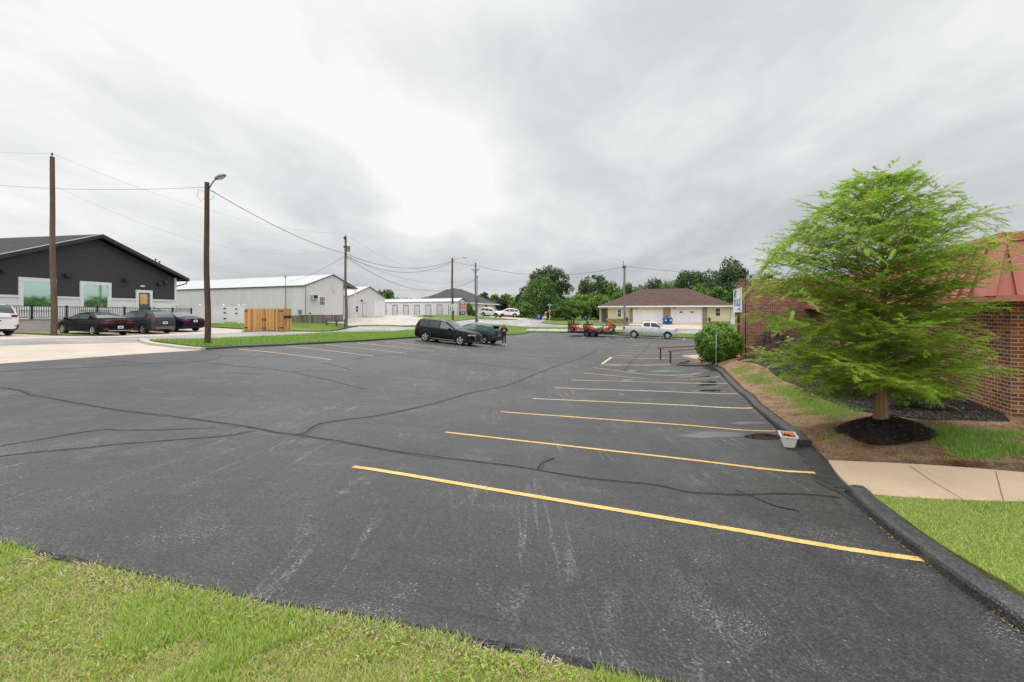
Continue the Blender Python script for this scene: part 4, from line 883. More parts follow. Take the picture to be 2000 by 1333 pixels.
b.mat('grey_metal'); b.box(-.02, .07, -.03, .0, zs_, h); b.box(L-.05, L+.03, -.03, 0, zs_, hr); b.mat('trim_white'); b.box(L, W_+.1, .0, 8, h-.06, h-.03); b.build('trim', mb.root)
b = MB(); b.box(L+1.9, L+2.0, 0, .1, -1, h-.05); b.build('porch_post', mb.root, 'trim_white')
framed(mb, 'window', 623.5, 634.5, 580, 597, 'trim_white', 'house_glass', .06, 0, .05, muntin=2)
xa, za = mb.at(606, 576); xb, zb = mb.at(618, 585); b = MB(); b.mat('white_plastic'); b.box(xa, xb, -.45, -.002, zb, za); b.mat('dark_inside'); b.box(xa+.04, xb-.25, -.455, -.45, zb+.05, za-.05)
for k in range(5): b.box(xa-.004, xa, -.40, -.08, zb+.06+k*.07, zb+.09+k*.07)
b.build('air_conditioner', mb.root)
xa, za = mb.at(650, 564); b = MB(); b.box(xa-.1, xa+.1, -.15, -.002, za-.25, za+.2); b.build('wall_light', mb.root, 'white_plastic')
b = MB(); yy = (mb.s_(560) if False else 0); 
# service mast on the long side
v = Vector((-.914, .407)); t = (( (559-CX)/F*48)-(-21.8))/(v.x-(559-CX)/F*v.y)
b.tube([(-.10, t, zs_-.3), (-.10, t, h+.95)], .035, 8); b.box(-.16, -.04, t-.08, t+.08, h+.95, h+1.08); b.build('service_mast', mb.root, 'grey_metal')
b = MB(); b.box(-.2, -.002, t-2.3, t-2.0, zs_+.1, zs_+.55); b.build('electric_box', mb.root, 'grey_metal'); b = MB(); b.lathe([(.0, 0), (.12, 0), (.12, .12), (0, .14)], 'x', 12, (-.24, t-3.7, zs_+.2)); b.build('electric_meter', mb.root, 'grey_metal')
# --- second metal shop
m2 = Bld('metal_shop', (-20.97, 59), (-19.25, 69), EYE-.72, 'small white metal shop with gable front, blue grey door and roll door')
L = m2.L; xp, hp = m2.at(719, 561.5); h = 2.98
b = MB(); b.mat('white_metal_wall'); gable_walls(b, L, 16, h, hp, L/2); b.build('wall', m2.root)
b = MB(); b.mat('white_metal_roof'); gable_roof(b, -.15, L+.15, -.12, 16.2, h-.04, hp+.03, th=.07); b.build('roof', m2.root)
b = MB(); b.mat('dark_metal'); b.beam((-.15, -.14, h), (L/2, -.14, hp+.07), .03, .10); b.beam((L+.15, -.14, h), (L/2, -.14, hp+.07), .03, .10); b.build('trim', m2.root)
framed(m2, 'window', 692.5, 699.5, 597, 611, 'trim_white', 'house_glass', .09, 0, .04, muntin=1)
framed(m2, 'door', 708, 715, 591.5, 618.5, 'grey_metal', 'door_blue', .06, 0, .04, pane='door_panel')
framed(m2, 'roll_door', 731, 751, 588, 618.5, 'trim_white', 'garage_door', .08, 0, .03, pane='door_panel')
xa, za = m2.at(705.5, 588); b = MB(); b.box(xa-.12, xa+.12, -.16, -.002, za-.12, za+.14); b.build('wall_light', m2.root, 'trim_black')
b = MB(); x0 = m2.s_(708)-.2; b.box(x0, x0+1.3, -1.0, -.002, -.3, .12); x1 = m2.s_(731); b.prism([(-.002, .10), (-3.2, -.28), (-.002, -.28)], x1, x1+3.6, 'x'); b.build('ramp', m2.root, 'pink_concrete', fix=True)
# --- storage units
st = Bld('storage_building', (-9.4-.922*17.5, 79+.387*17.5), (-9.4, 79), EYE-.50, 'long low white storage building with a row of roll up doors')
L = st.L; D_ = 3.1; h = 2.50; hp = 3.05
b = MB(); b.mat('white_metal_wall'); b.quad((0, 0, -.6), (L, 0, -.6), (L, 0, h), (0, 0, h)); b.add([(L, 0, -.6), (L, D_, -.6), (L, D_, h), (L, D_/2, hp), (L, 0, h)], [(0, 1, 2, 3, 4)]); b.add([(0, 0, -.6), (0, D_, -.6), (0, D_, h), (0, D_/2, hp), (0, 0, h)], [(4, 3, 2, 1, 0)]); b.quad((L, D_, -.6), (0, D_, -.6), (0, D_, h), (L, D_, h)); b.build('wall', st.root)
b = MB(); b.mat('white_metal_roof')
for ya, yb in ((-.1, D_/2), (D_+.1, D_/2)): b.add([(-.1, ya, h-.02), (L+.1, ya, h-.02), (L+.1, yb, hp+.03), (-.1, yb, hp+.03), (-.1, ya, h+.03), (L+.1, ya, h+.03), (L+.1, yb, hp+.08), (-.1, yb, hp+.08)], [(0, 1, 2, 3), (7, 6, 5, 4), (0, 4, 5, 1), (1, 5, 6, 2), (3, 7, 4, 0)])
b.build('roof', st.root, fix=True)
b = MB(); b.mat('dark_metal'); b.beam((L+.12, -.1, h), (L+.12, D_/2, hp+.05), .04, .10); b.beam((L+.12, D_+.1, h), (L+.12, D_/2, hp+.05), .04, .10); b.box(0, L, -.13, -.09, h-.06, h+.02); b.box(L, L+.03, -.03, .06, -.6, h); b.build('trim', st.root)
for px in (745.5, 767.3, 788.4, 810, 832, 854, 876.5):
    x0 = st.s_(px); b = MB(); b.box(x0-.05, x0+1.05, -.04, -.002, 1.88, 1.98); b.box(x0-.07, x0, -.04, -.002, -.2, 1.88); b.box(x0+1.0, x0+1.05, -.04, -.002, -.2, 1.88); f = b.build('door_frame', st.root, 'dark_metal')
    b = MB(); b.box(x0, x0+1.0, -.02, -.003, -.2, 1.88); b.build('roll_door', f, 'roll_door'); b = MB(); b.box(x0+1.02, x0+1.10, -.10, -.04, .75, 1.0); b.build('latch', f, 'black_iron')
def text_mesh(name, txt, size, mat, parent, loc, rot, depth=.004, align='CENTER', squash=1.0, bold=.0, world=False):
    cu = bpy.data.curves.new(name, 'FONT'); cu.body = txt; cu.size = size; cu.extrude = depth; cu.align_x = align; cu.align_y = 'CENTER'; cu.offset = bold; cu.resolution_u = 3
    to = bpy.data.objects.new(name, cu); COL.objects.link(to); dg = bpy.context.evaluated_depsgraph_get(); me = bpy.data.meshes.new_from_object(to.evaluated_get(dg)); bpy.data.objects.remove(to)
    me.materials.clear(); me.materials.append(M[mat]); o = bpy.data.objects.new(name, me); COL.objects.link(o); o.parent = parent; o.location = loc; o.rotation_euler = rot; o.scale = (squash, 1, 1); return o
# signs on the gable end of the storage building
def storage_sign(z0, z1, txt, bg, fg, label):
    e = empty('storage_sign', (st.p1.x+AX.x*D_/2, st.p1.y+AX.y*D_/2, st.z0+(z0+z1)/2), math.atan2(AX.y, AX.x), label, 'sign', 'signs on the end wall of the storage building')
    b = MB(); b.box(-1.05, 1.05, -.06, -.02, -(z1-z0)/2, (z1-z0)/2); b.build('panel', e, bg)
    text_mesh('lettering', txt, (z1-z0)*.95, fg, e, (0, -.065, 0), (R(90), 0, 0), squash=1.75/(len(txt)*(z1-z0)*.60), bold=.012)
storage_sign(1.95, 2.38, 'VICKIE', 'sign_red', 'sign_white', 'red and white sign, topmost of four on the storage end wall')
storage_sign(1.37, 1.85, 'HILLTOP', 'sign_red', 'sign_white', 'red and white sign reading HILLTOP on the storage end wall')
storage_sign(.82, 1.27, 'STORAGE', 'sign_red', 'sign_white', 'red and white sign reading STORAGE on the storage end wall')
storage_sign(.20, .72, '417.350', 'sign_black', 'sign_white', 'black sign with white numbers, lowest on the storage end wall')
# --- hip roofed houses
def hip(b, x0, x1, y0, y1, h, pitch, th=.05):
    W2 = min(x1-x0, y1-y0)/2; hp = h+W2*pitch
    if x1-x0 >= y1-y0: r0 = (x0+W2, (y0+y1)/2, hp); r1 = (x1-W2, (y0+y1)/2, hp)
    else: r0 = ((x0+x1)/2, y0+W2, hp); r1 = ((x0+x1)/2, y1-W2, hp)
    A_ = (x0, y0, h); B_ = (x1, y0, h); C_ = (x1, y1, h); D2 = (x0, y1, h)
    if x1-x0 >= y1-y0:
        b.quad(A_, B_, r1, r0); b.quad(C_, D2, r0, r1); b.tri(B_, C_, r1); b.tri(D2, A_, r0)
    else:
        b.tri(A_, B_, r0); b.tri(C_, D2, r1); b.quad(B_, C_, r1, r0); b.quad(D2, A_, r0, r1)
    b.quad(D2, C_, B_, A_)
h5 = Bld('duplex_house', XY(1187, 76.6), XY(1426, 71.0), EYE-1.72, 'beige duplex house with brown hip roof and two white garage doors', 'house')
L = h5.L; he = EYE+1.02-h5.z0; zf = 0.05
b = MB(); b.mat('beige_siding'); b.box(0, L, 0, 12, -.5, he); b.build('wall', h5.root)
b = MB(); b.mat('brown_shingle'); hip(b, -1.5, L+.9, -.75, 12.8, he+.13, .46); hip(b, h5.s_(1218), h5.s_(1390), -.95, 13.2, he+.14, .46); b.build('roof', h5.root)
b = MB(); b.mat('gutter_white')
for (x0, x1, y0) in ((-1.55, h5.s_(1218), -.8), (h5.s_(1218)-.05, h5.s_(1390)+.05, -1.0), (h5.s_(1390), L+.95, -.8)): b.box(x0, x1, y0, y0+.12, he-.06, he+.16)
b.box(-1.55, -1.45, -.7, 12.8, he-.06, he+.16); b.box(L+.85, L+.95, -.7, 12.8, he-.06, he+.16); b.box(-1.5, L+.9, -.7, -.0, he-.05, he-.03); b.build('gutter', h5.root)
for px in (1228.2, 1382.0): x = h5.s_(px); b = MB(); b.tube([(x+.15, -.85, he-.05), (x, -.1, he-.45), (x, -.1, .1), (x+.1, -.35, 0)], .05, 6); b.build('downspout', h5.root, 'gutter_white')
for a_, c_ in ((1230, 1235.5), (1295.5, 1309.5), (1372.2, 1380.5)): x0, x1 = h5.s_(a_), h5.s_(c_); b = MB(); b.box(x0, x1, -.12, -.002, -.5, he-.05); b.build('stone_pier', h5.root, 'house_stone')
b = MB(); b.box(0, h5.s_(1229), -.08, -.003, -.6, .75); b.build('stone_base', h5.root, 'house_stone'); b = MB(); b.box(h5.s_(1384), L+.02, -.08, -.003, -.6, .45); b.build('stone_base', h5.root, 'house_stone')
for a_, c_, wn in ((1236, 1295, 0), (1310, 1371.5, 1)):
    x0, x1 = h5.s_(a_), h5.s_(c_); b = MB(); zt_ = 2.12; b.box(x0, x1, -.08, -.002, zt_-.0, zt_+.12); b.box(x0, x0+.12, -.08, -.002, -.1, zt_); b.box(x1-.12, x1, -.08, -.002, -.1, zt_); f = b.build('garage_door_frame', h5.root, 'trim_white')
    b = MB(); b.box(x0+.12, x1-.12, -.03, -.003, -.1, zt_); g = b.build('garage_door', f, 'garage_door')
    if wn:
        for q in (1330.5, 1352): xa = h5.s_(q); b = MB(); b.box(xa-.25, xa+.22, -.045, -.03, zt_-.36, zt_-.14); b.build('door_pane', f, 'house_glass')
    else: b = MB(); xa = h5.s_(1263.5); b.box(xa, xa+.45, -.04, -.03, .12, .5); b.build('pet_door', f, 'cardboard')
    b = MB(); xa = (x0+x1)/2; b.lathe([(.06, 0), (.10, .05), (.10, .16), (.03, .2)], n=10, org=(xa-.1, -.12, zt_+.38)); b.build('garage_light', h5.root, 'trim_white')
    b = MB(); b.box(x0+.35, x0+.75, -.02, -.002, zt_+.36, zt_+.48); b.build('house_number', h5.root, 'dark_metal')
framed(h5, 'window', 1205.3, 1214.3, 603.5, 620.5, 'trim_white', 'house_glass', .10, 0, .06, muntin=1)
framed(h5, 'window', 1396, 1408, 601.5, 618.5, 'trim_white', 'house_glass', .10, 0, .06, muntin=1)
b = MB(); b.box(-1.35, -1.2, .0, .15, -.5, he); b.box(-1.2, -.35, 1.2, 1.26, -.5, he); b.build('porch_wall', h5.root, 'beige_siding')
b = MB(); b.box(-1.1, -.4, 1.14, 1.2, -.3, he-.3); b.build('porch_door', h5.root, 'door_grey')
b = MB(); b.box(L+.1, L+.75, .3, 4, -.5, he-.1); b.build('porch_screen', h5.root, 'trim_white')
for q, w in ((1225, 0), (1385.5, 1)): x = h5.s_(q); b = MB(); b.box(x-.15, x+.15, -.25, -.09, .5, 1.0); b.build('electric_meter', h5.root, 'dark_metal')
h4 = Bld('grey_roofed_house', XY(911, 85), XY(968, 99.5), 1.45, 'white house with dark grey hip roof and garages behind the storage building', 'house')
L = h4.L; he = 2.38
b = MB(); b.mat('white_siding'); b.box(0, L, 0, 11, -.8, he); b.build('wall', h4.root)
b = MB(); b.mat('grey_shingle'); hip(b, -.6, L+.7, -.6, 11.8, he+.12, .50); hip(b, -.6, 9.5, 1.5, 10.5, he+.14, .62); b.build('roof', h4.root)
b = MB(); b.box(-.65, L+.75, -.7, -.58, he-.08, he+.14); b.box(-.7, -.6, -.6, 11.8, he-.08, he+.14); b.box(L+.65, L+.77, -.6, 11.8, he-.08, he+.14); b.build('gutter', h4.root, 'gutter_white')
for a_, c_ in ((947, 950.5), (965, 968)): b = MB(); b.box(h4.s_(a_), h4.s_(c_), -.08, -.002, -.8, he-.1); b.build('brick_pier', h4.root, 'red_brick')
for a_, c_ in ((934, 947), (951, 965)): x0, x1 = h4.s_(a_), h4.s_(c_); b = MB(); b.box(x0, x1, -.05, -.002, -.2, 2.0); b.build('garage_door', h4.root, 'garage_door')
h6 = Bld('far_house', XY(978, 132), XY(1022, 126), .9, 'far tan roofed house half hidden by trees beyond the white cars', 'house')
b = MB(); b.box(0, h6.L, 0, 9, -1, 2.4); b.build('wall', h6.root, 'red_brick'); b = MB(); b.mat('tan_shingle'); hip(b, -.5, h6.L+.5, -.6, 9.6, 2.4, .5); b.build('roof', h6.root)
# --- brick office on the right
zb = -.15
bo = Bld('brick_office', tuple(C0+WD2*20.0), tuple(C0), zb, 'red brick office building with red metal mansard roof at the right edge')
# local: x from far end to the near corner, y into the building (right)
L = bo.L; hw = EYE+.27-zb
b = MB(); b.mat('red_brick'); b.box(0, L, 0, 14, -.5, hw); b.build('wall', bo.root)
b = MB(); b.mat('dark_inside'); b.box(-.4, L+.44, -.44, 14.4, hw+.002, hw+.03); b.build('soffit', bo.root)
b = MB(); b.mat('red_roof'); o_ = .5; s_in = .32; zt_ = EYE+1.40-zb; zl = EYE+.30-zb
O = [(-o_, -o_), (L+o_, -o_), (L+o_, 14.5), (-o_, 14.5)]; I_ = [(-o_+s_in, -o_+s_in), (L+o_-s_in, -o_+s_in), (L+o_-s_in, 14.5-s_in), (-o_+s_in, 14.5-s_in)]
for k in range(4):
    a_, c_ = O[k], O[(k+1) % 4]; e_, g_ = I_[k], I_[(k+1) % 4]; b.quad((*a_, zl), (*c_, zl), (*g_, zt_), (*e_, zt_))
b.quad(*[(*p_, zt_-.05) for p_ in I_])
rf_o = b.build('roof', bo.root)
b = MB()
dl = Vector((0, s_in, zt_-zl)).normalized()
for k in range(int(L/.42)+2):
    x = -o_+.12+k*.42
    if x < L+o_-.1:
        xt = min(max(x, -o_+s_in), L+o_-s_in); b.beam((x, -o_-.015, zl+.02), (x, -o_+s_in-.015, zt_), .03, .05, (0, -1, 0))
for k in range(int(14/.42)): y = -o_+.35+k*.42; b.beam((L+o_+.015, y, zl+.02), (L+o_-s_in+.015, y, zt_), .03, .05, (1, 0, 0))
b.build('seam', rf_o, 'red_roof')
b = MB(); b.beam((L+o_+.02, -o_-.02, zl), (L+o_-s_in+.01, -o_+s_in-.02, zt_), .16, .05, (.7, -.7, 0)); b.beam((-o_, -o_+s_in-.03, zt_+.01), (L+o_-s_in+.03, -o_+s_in-.03, zt_+.01), .06, .15); b.beam((L+o_-s_in+.03, -o_+s_in, zt_+.01), (L+o_-s_in+.03, 14, zt_+.01), .06, .15); b.build('ridge_cap', rf_o, 'red_roof')
b = MB(); b.box(-o_-.02, L+o_+.03, -o_-.03, -o_, zl-.09, zl+.02); b.box(L+o_, L+o_+.03, -o_, 14.5, zl-.09, zl+.02); b.build('fascia', rf_o, 'red_roof')
# windows in the wall behind the tree
for xx in (L-7.2, L-11.4): framed(bo, 'window', 0, 0, 0, 0, 'trim_black', 'house_glass', .06, 0, .03, rect=(xx, xx+1.2, .85, 2.05))
# --- entrance portal
po = Bld('entrance_portal', XY(1450.5, 23.3), (17.5, 23.0), EYE-2.42, 'tall red brick entrance portal with a flat top beside the round bush', 'building')
H = EYE+1.66-po.z0; rt = .30
sd = Vector((.97, 2.9)); 
lo = lambda k, w: None
b = MB(); b.mat('red_brick'); b.box(0, po.L, 0, .32, -.4, H); b.build('wall', po.root)
skew = .97/2.9
def sk(x0, x1, y0, y1, z0, z1, b):   # box sheared along the oblique side of the portal
    vs = [(x+y*skew, y, z) for z in (z0, z1) for y in (y0, y1) for x in (x0, x1)]
    b.add(vs, [(0, 2, 3, 1), (4, 5, 7, 6), (0, 1, 5, 4), (2, 6, 7, 3), (0, 4, 6, 2), (1, 3, 7, 5)])
b = MB(); b.mat('red_brick'); sk(0, .35, 2.75, 3.1, -.4, H-.02, b); b.build('pier', po.root)
b = MB(); b.mat('red_brick'); sk(0, .3, .33, 2.74, 2.50, H-.02, b); b.build('beam', po.root)
b = MB(); b.mat('red_brick'); sk(2.2, 2.4, .33, 3.6, -.4, H-.05, b); sk(0.4, 2.2, 3.12, 3.4, -.4, H-.05, b); b.build('back_wall', po.root)
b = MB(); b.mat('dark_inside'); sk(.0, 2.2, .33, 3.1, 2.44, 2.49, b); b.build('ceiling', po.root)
b = MB(); b.mat('red_trim'); b.box(-.03, po.L, -.04, .36, H, H+.08); sk(-.04, .38, .37, 3.14, H-.01, H+.075, b); b.build('coping', po.root)
b = MB(); b.mat('red_trim'); sk(.1, .18, .33, 2.74, .78, .84, b); b.build('rail', po.root)
b = MB(); b.mat('dark_metal'); b.box(.12, .16, -.02, .0, .1, H-.1); b.build('conduit', po.root)
x_, z_ = po.at(1470, 543); e = empty('flood_light', (po.p0.x+x_, po.p0.y+.15, po.z0+H+.08), 0, 'small grey flood light on top of the brick portal', 'light')
b = MB(); b.box(-.03, .03, -.03, .03, 0, .06); b.build('bracket', e, 'dark_metal'); b = MB(); b.box(-.14, .16, -.12, .12, .06, .24); b.build('lamp_body', e, 'galv'); b = MB(); b.box(-.12, .0, -.14, -.121, .04, .18); b.build('lens', e, 'trim_black')
# sign on the side of the portal
def sgp(y, z, out=0): return
ea = math.atan2(2.9, .97); sroot = empty('business_sign', (po.p0.x, po.p0.y, po.z0+2.46), ea, 'white panel sign with blue and yellow letters on the side of the brick portal', 'sign')
SL = math.hypot(.97, 2.9); SL2 = SL*.90; sh = EYE+(612-562)*23.3/F-po.z0-2.46
b = MB(); b.box(.05, SL2, .02, .07, 0, sh); b.build('panel', sroot, 'sign_white')
for o in [sroot]: o.location = o.location
# facade outward normal is on the left (camera) side: local +y
def ltr(txt, x, z, size, mat, sq=1.0): return text_mesh('lettering', txt, size, mat, sroot, (x, .075, z), (R(90), 0, R(180)), bold=.02, squash=sq)
ltr('MY', SL2*.72, sh*.78, .62, 'sign_blue', 1.1); ltr('W', SL2*.80, sh*.40, .52, 'sign_blue'); ltr('O', SL2*.60, sh*.40, .52, 'sign_sky'); ltr('R', SL2*.43, sh*.40, .52, 'sign_blue'); ltr('L', SL2*.29, sh*.40, .52, 'sign_sky'); ltr('D', SL2*.15, sh*.40, .52, 'sign_blue')
b = MB(); cx_, cz_ = SL2*.40, sh*.84; b.prism([(cx_+.16*(1 if k % 2 == 0 else .42)*math.sin(k*math.pi/5), cz_+.16*(1 if k % 2 == 0 else .42)*math.cos(k*math.pi/5)) for k in range(10)], .071, .08, 'y'); b.build('star', sroot, 'sign_yellow', fix=True)
b = MB(); b.box(SL2*.12, SL2*.42, .071, .076, sh*.10, sh*.16); b.build('small_print', sroot, 'sign_blue')
# ------------------------------------------------------------------ poles, wires, fences, bins, signs
def W3(px, py, d): x, y = XY(px, d); return Vector((x, y, ZI(py, d)))
def pole(name, px, d, py_base, top_px, py_top, r0, r1, mat, label, cat, group='wooden utility poles'):
    x, y = XY(px, d); z = ZI(py_base, d)-.1; tx, ty = XY(top_px, d); tz = ZI(py_top, d)
    e = empty(name, (x, y, z), 0, label, cat, group); H = tz-z; n_ = 9
    b = MB(); b.tube([((tx-x)*k/n_+.03*math.sin(k*.9), .02*math.sin(k*1.3), H*k/n_) for k in range(n_+1)], [r0+(r1-r0)*k/n_ for k in range(n_+1)], 12); b.build('shaft', e, mat)
    e['H'] = H; e['tx'] = tx-x; return e
p1 = pole('utility_pole', 105, 26.9, 655, 101.5, 307, .155, .115, 'pole_brown', 'tall brown wooden utility pole beside the white car and black building', 'utility pole')
b = MB(); b.tube([(p1['tx'], 0, p1['H']-.25), (p1['tx'], 0, p1['H']+.16)], .02, 6); b.lathe([(0, 0), (.05, .0), (.07, .04), (.03, .06), (.06, .09), (.02, .13)], org=(p1['tx'], 0, p1['H']+.12), n=10); b.build('insulator', p1, 'dark_metal'); b = MB(); b.box(p1['tx']-.14, p1['tx']+.14, -.02, .02, p1['H']-.75, p1['H']-.7); b.build('bolt', p1, 'dark_metal')
p2 = pole('street_lamp', 405, 23.7, 672, 403.5, 357, .145, .11, 'pole_dark', 'dark wooden pole with grey oval lamp head standing in the roadside grass', 'street lamp')
H = p2['H']; tx = p2['tx']
b = MB(); b.tube([(tx+.1, -.02, H-.38), (tx+.28, -.05, H-.12), (tx+.42, -.08, H+.05), (tx+.60, -.1, H+.18)], .028, 8); b.build('lamp_arm', p2, 'dark_metal')
b = MB(); b.ellipsoid((0, 0, 0), (.32, .16, .12), 14, 10); o = b.build('lamp_head', p2, 'grey_metal'); o.location = (tx+.78, -.1, H+.27); o.rotation_euler = (0, R(-22), 0)
b = MB(); b.ellipsoid((0, 0, 0), (.20, .12, .07), 12, 8); o = b.build('lens', o, 'white_plastic'); o.location = (.02, 0, -.07)
b = MB(); b.tube([(tx-.13, 0, H-.85), (tx+.13, 0, H-.85)], .018, 6); b.tube([(tx-.13, 0, H-.5), (tx+.14, 0, H-.5)], .015, 6); 
b.tube([(tx-.13, 0, H-.5), (tx-.42, 0, H-.35), (tx-.5, 0, H-.7), (tx-.3, 0, H-.95), (tx-.1, 0, H-.85)], .008, 5); b.tube([(tx+.14, 0, H-.5), (tx+.42, 0, H-.45), (tx+.35, 0, H-.85), (tx+.1, 0, H-.9)], .008, 5); b.build('wire_clamp', p2, 'wire_black')
p3 = pole('utility_pole', 676, 44, 642, 674.5, 462, .135, .10, 'pole_grey', 'grey wooden pole with a round transformer in front of the metal shop', 'utility pole')
H = p3['H']; tx = p3['tx']; b = MB(); b.lathe([(0, 0), (.15, 0), (.17, .04), (.17, .50), (.19, .52), (.19, .55), (.12, .60), (0, .62)], org=(tx+.30, -.05, ZI(492, 44)-ZI(642, 44)+.1), n=16); b.build('transformer', p3, 'galv')
b = MB(); b.box(tx-.02, tx+.2, -.03, .03, H-1.4, H-1.3); b.tube([(tx, 0, H), (tx, 0, H+.25)], .02, 6); b.box(tx-.12, tx+.12, -.14, -.08, H-.3, H-.05); b.box(tx-.15, tx+.16, -.15, .15, H-1.1, H-.95); b.build('bracket', p3, 'dark_metal')
b = MB(); b.tube([(tx+.2, -.1, H-1.35), (tx+.5, -.1, H-1.6), (tx+.6, -.1, H-2.1), (tx+.3, -.1, H-2.3), (tx+.15, -.1, H-2.0)], .012, 5); b.build('wire_loop', p3, 'wire_black')
p4 = pole('street_lamp', 884, 52, 632, 883, 504.5, .13, .10, 'pole_brown', 'wooden pole with a curved lamp arm standing behind the black suv', 'street lamp')
H = p4['H']; tx = p4['tx']; b = MB(); b.tube([(tx+.08, 0, H-.35), (tx+.5, -.05, H-.08), (tx+.95, -.1, H+.0), (tx+1.25, -.1, H+.02)], .03, 8); b.build('lamp_arm', p4, 'galv')
b = MB(); b.ellipsoid((tx+1.42, -.1, H+.04), (.26, .13, .09), 12, 8); b.lathe([(.04, 0), (.05, .09), (0, .1)], org=(tx+1.36, -.1, H+.11), n=8); b.build('lamp_head', p4, 'galv')
p5 = pole('utility_pole', 929.5, 66, 629, 928.5, 514, .13, .10, 'pole_grey', 'thin wooden pole with two short crossarms and a riser pipe on the storage lawn', 'utility pole')
H = p5['H']; tx = p5['tx']; b = MB(); 
b.beam((tx-.55, 0, H-.98), (tx-.05, 0, H-1.15), .06, .06); b.beam((tx+.55, 0, H-.98), (tx+.05, 0, H-1.15), .06, .06); b.beam((tx-.3, 0, H-1.12), (tx-.08, 0, H-1.5), .04, .04); b.beam((tx+.3, 0, H-1.12), (tx+.08, 0, H-1.5), .04, .04)
for q in (-.5, -.2, .25, .52): b.lathe([(0, 0), (.05, 0), (.06, .08), (.02, .14)], org=(tx+q, 0, H-1.02+abs(q)*.1), n=8)
b.build('crossarm', p5, 'pole_dark')
b = MB(); b.tube([(tx+.27, -.12, .1), (tx+.27, -.12, H-1.9)], .045, 8); b.box(tx+.2, tx+.36, -.2, -.05, H-2.2, H-1.9); b.build('riser_pipe', p5, 'dark_metal')
p6 = pole('utility_pole', 1220, 57.8, 652, 1219.3, 519, .15, .125, 'pole_silver', 'weathered silver grey pole with a metal cap standing behind the pickup truck', 'utility pole')
H = p6['H']; tx = p6['tx']; b = MB(); b.tube([(tx-.12, 0, H-.4), (tx-.14, 0, H+.35), (tx-.10, 0, H+.5)], .035, 6); b.box(tx-.2, tx+.2, -.17, .17, H-.32, H-.18); b.lathe([(0, 0), (.07, .0), (.09, .06), (0, .12)], org=(tx-.12, 0, H+.42), n=8); b.build('bracket', p6, 'dark_metal')
def wire(a, c, sag, r, label, mat='soft_wire', sub=28):
    a = Vector(a); c = Vector(c); m_ = MB(); m_.tube([a.lerp(c, k/sub)-Vector((0, 0, 4*sag*(k/sub)*(1-k/sub))) for k in range(sub+1)], r, 5, False)
    o = m_.build('power_line', None, mat, uv=False); tag(o, label, 'wire', 'overhead wires strung between the poles'); return o
wire(W3(-260, 255, 24.5), W3(102, 300, 26.9), .35, .005, 'thin wire leading left from the top of the leftmost pole')
wire(W3(102, 300, 26.9), W3(675, 457, 44), 1.1, .005, 'thin wire from the leftmost pole top to the transformer pole top')
wire(W3(102, 361, 26.9), W3(675, 487, 44), 1.9, .004, 'faint lower wire from the leftmost pole towards the transformer pole')
wire(W3(-200, 338, 30), W3(402, 366, 23.7), .5, .009, 'dark wire crossing the leftmost pole to the lamp pole', 'wire_black')
wire(W3(406, 369, 23.7), W3(676, 496, 44), .42, .018, 'thick dark wire from the lamp pole down to the transformer pole', 'wire_black')
wire(W3(677, 497, 44), W3(882, 511, 52), 1.05, .020, 'upper sagging cable between the transformer pole and the curved arm lamp pole', 'wire_black')
wire(W3(677, 501, 44), W3(882, 513, 52), 1.35, .018, 'lower sagging cable between the transformer pole and the curved arm lamp pole', 'wire_black')
wire(W3(677, 503, 44), W3(927, 546, 66), 2.4, .018, 'lowest deep sagging cable ending at the crossarm pole', 'wire_black')
wire(W3(677, 500, 44), W3(927, 543, 66), 1.6, .010, 'thin cable just above the deepest sagging cable to the crossarm pole')
wire(W3(675, 457, 44), W3(928, 514, 66), 2.3, .007, 'thin wire from the transformer pole top to the crossarm pole top')
wire(W3(674, 500, 44), W3(559, 552, 51.5), .35, .013, 'service wire from the transformer pole to the mast on the metal building', 'wire_black')
wire(W3(690, 556, 66), W3(927, 549, 66), 1.1, .012, 'low wire passing over the storage roof to the crossarm pole')
wire(W3(884, 510, 52), W3(929, 519, 66), .15, .018, 'short cable between the curved arm lamp pole and crossarm pole', 'wire_black')
wire(W3(929, 519, 66), W3(1219, 521, 57.8), 1.25, .022, 'long cable from the crossarm pole across the trees to the silver grey pole', 'wire_black')
wire(W3(1220, 520, 57.8), W3(1600, 530, 66), .75, .018, 'cable leading right from the silver grey pole behind the brick portal', 'wire_black')
# speed limit sign
e = empty('speed_limit_sign', W3(882.5, 601, 51.6), R(0), 'white speed limit sign reading 25 fixed to the curved arm lamp pole', 'sign')
b = MB(); b.box(-.30, .30, -.20, -.17, -.40, .40); b.build('panel', e, 'sign_white'); b = MB()
for x0, x1, z0, z1 in ((-.28, .28, .37, .385), (-.28, .28, -.385, -.37), (-.28, -.265, -.37, .37), (.265, .28, -.37, .37)): b.box(x0, x1, -.206, -.201, z0, z1)
b.build('border', e, 'sign_black')
text_mesh('lettering', 'SPEED', .16, 'sign_black', e, (0, -.205, .27), (R(90), 0, 0), squash=.9); text_mesh('lettering', 'LIMIT', .16, 'sign_black', e, (0, -.205, .11), (R(90), 0, 0), squash=1.0); text_mesh('lettering', '25', .48, 'sign_black', e, (0, -.205, -.17), (R(90), 0, 0), bold=.01)
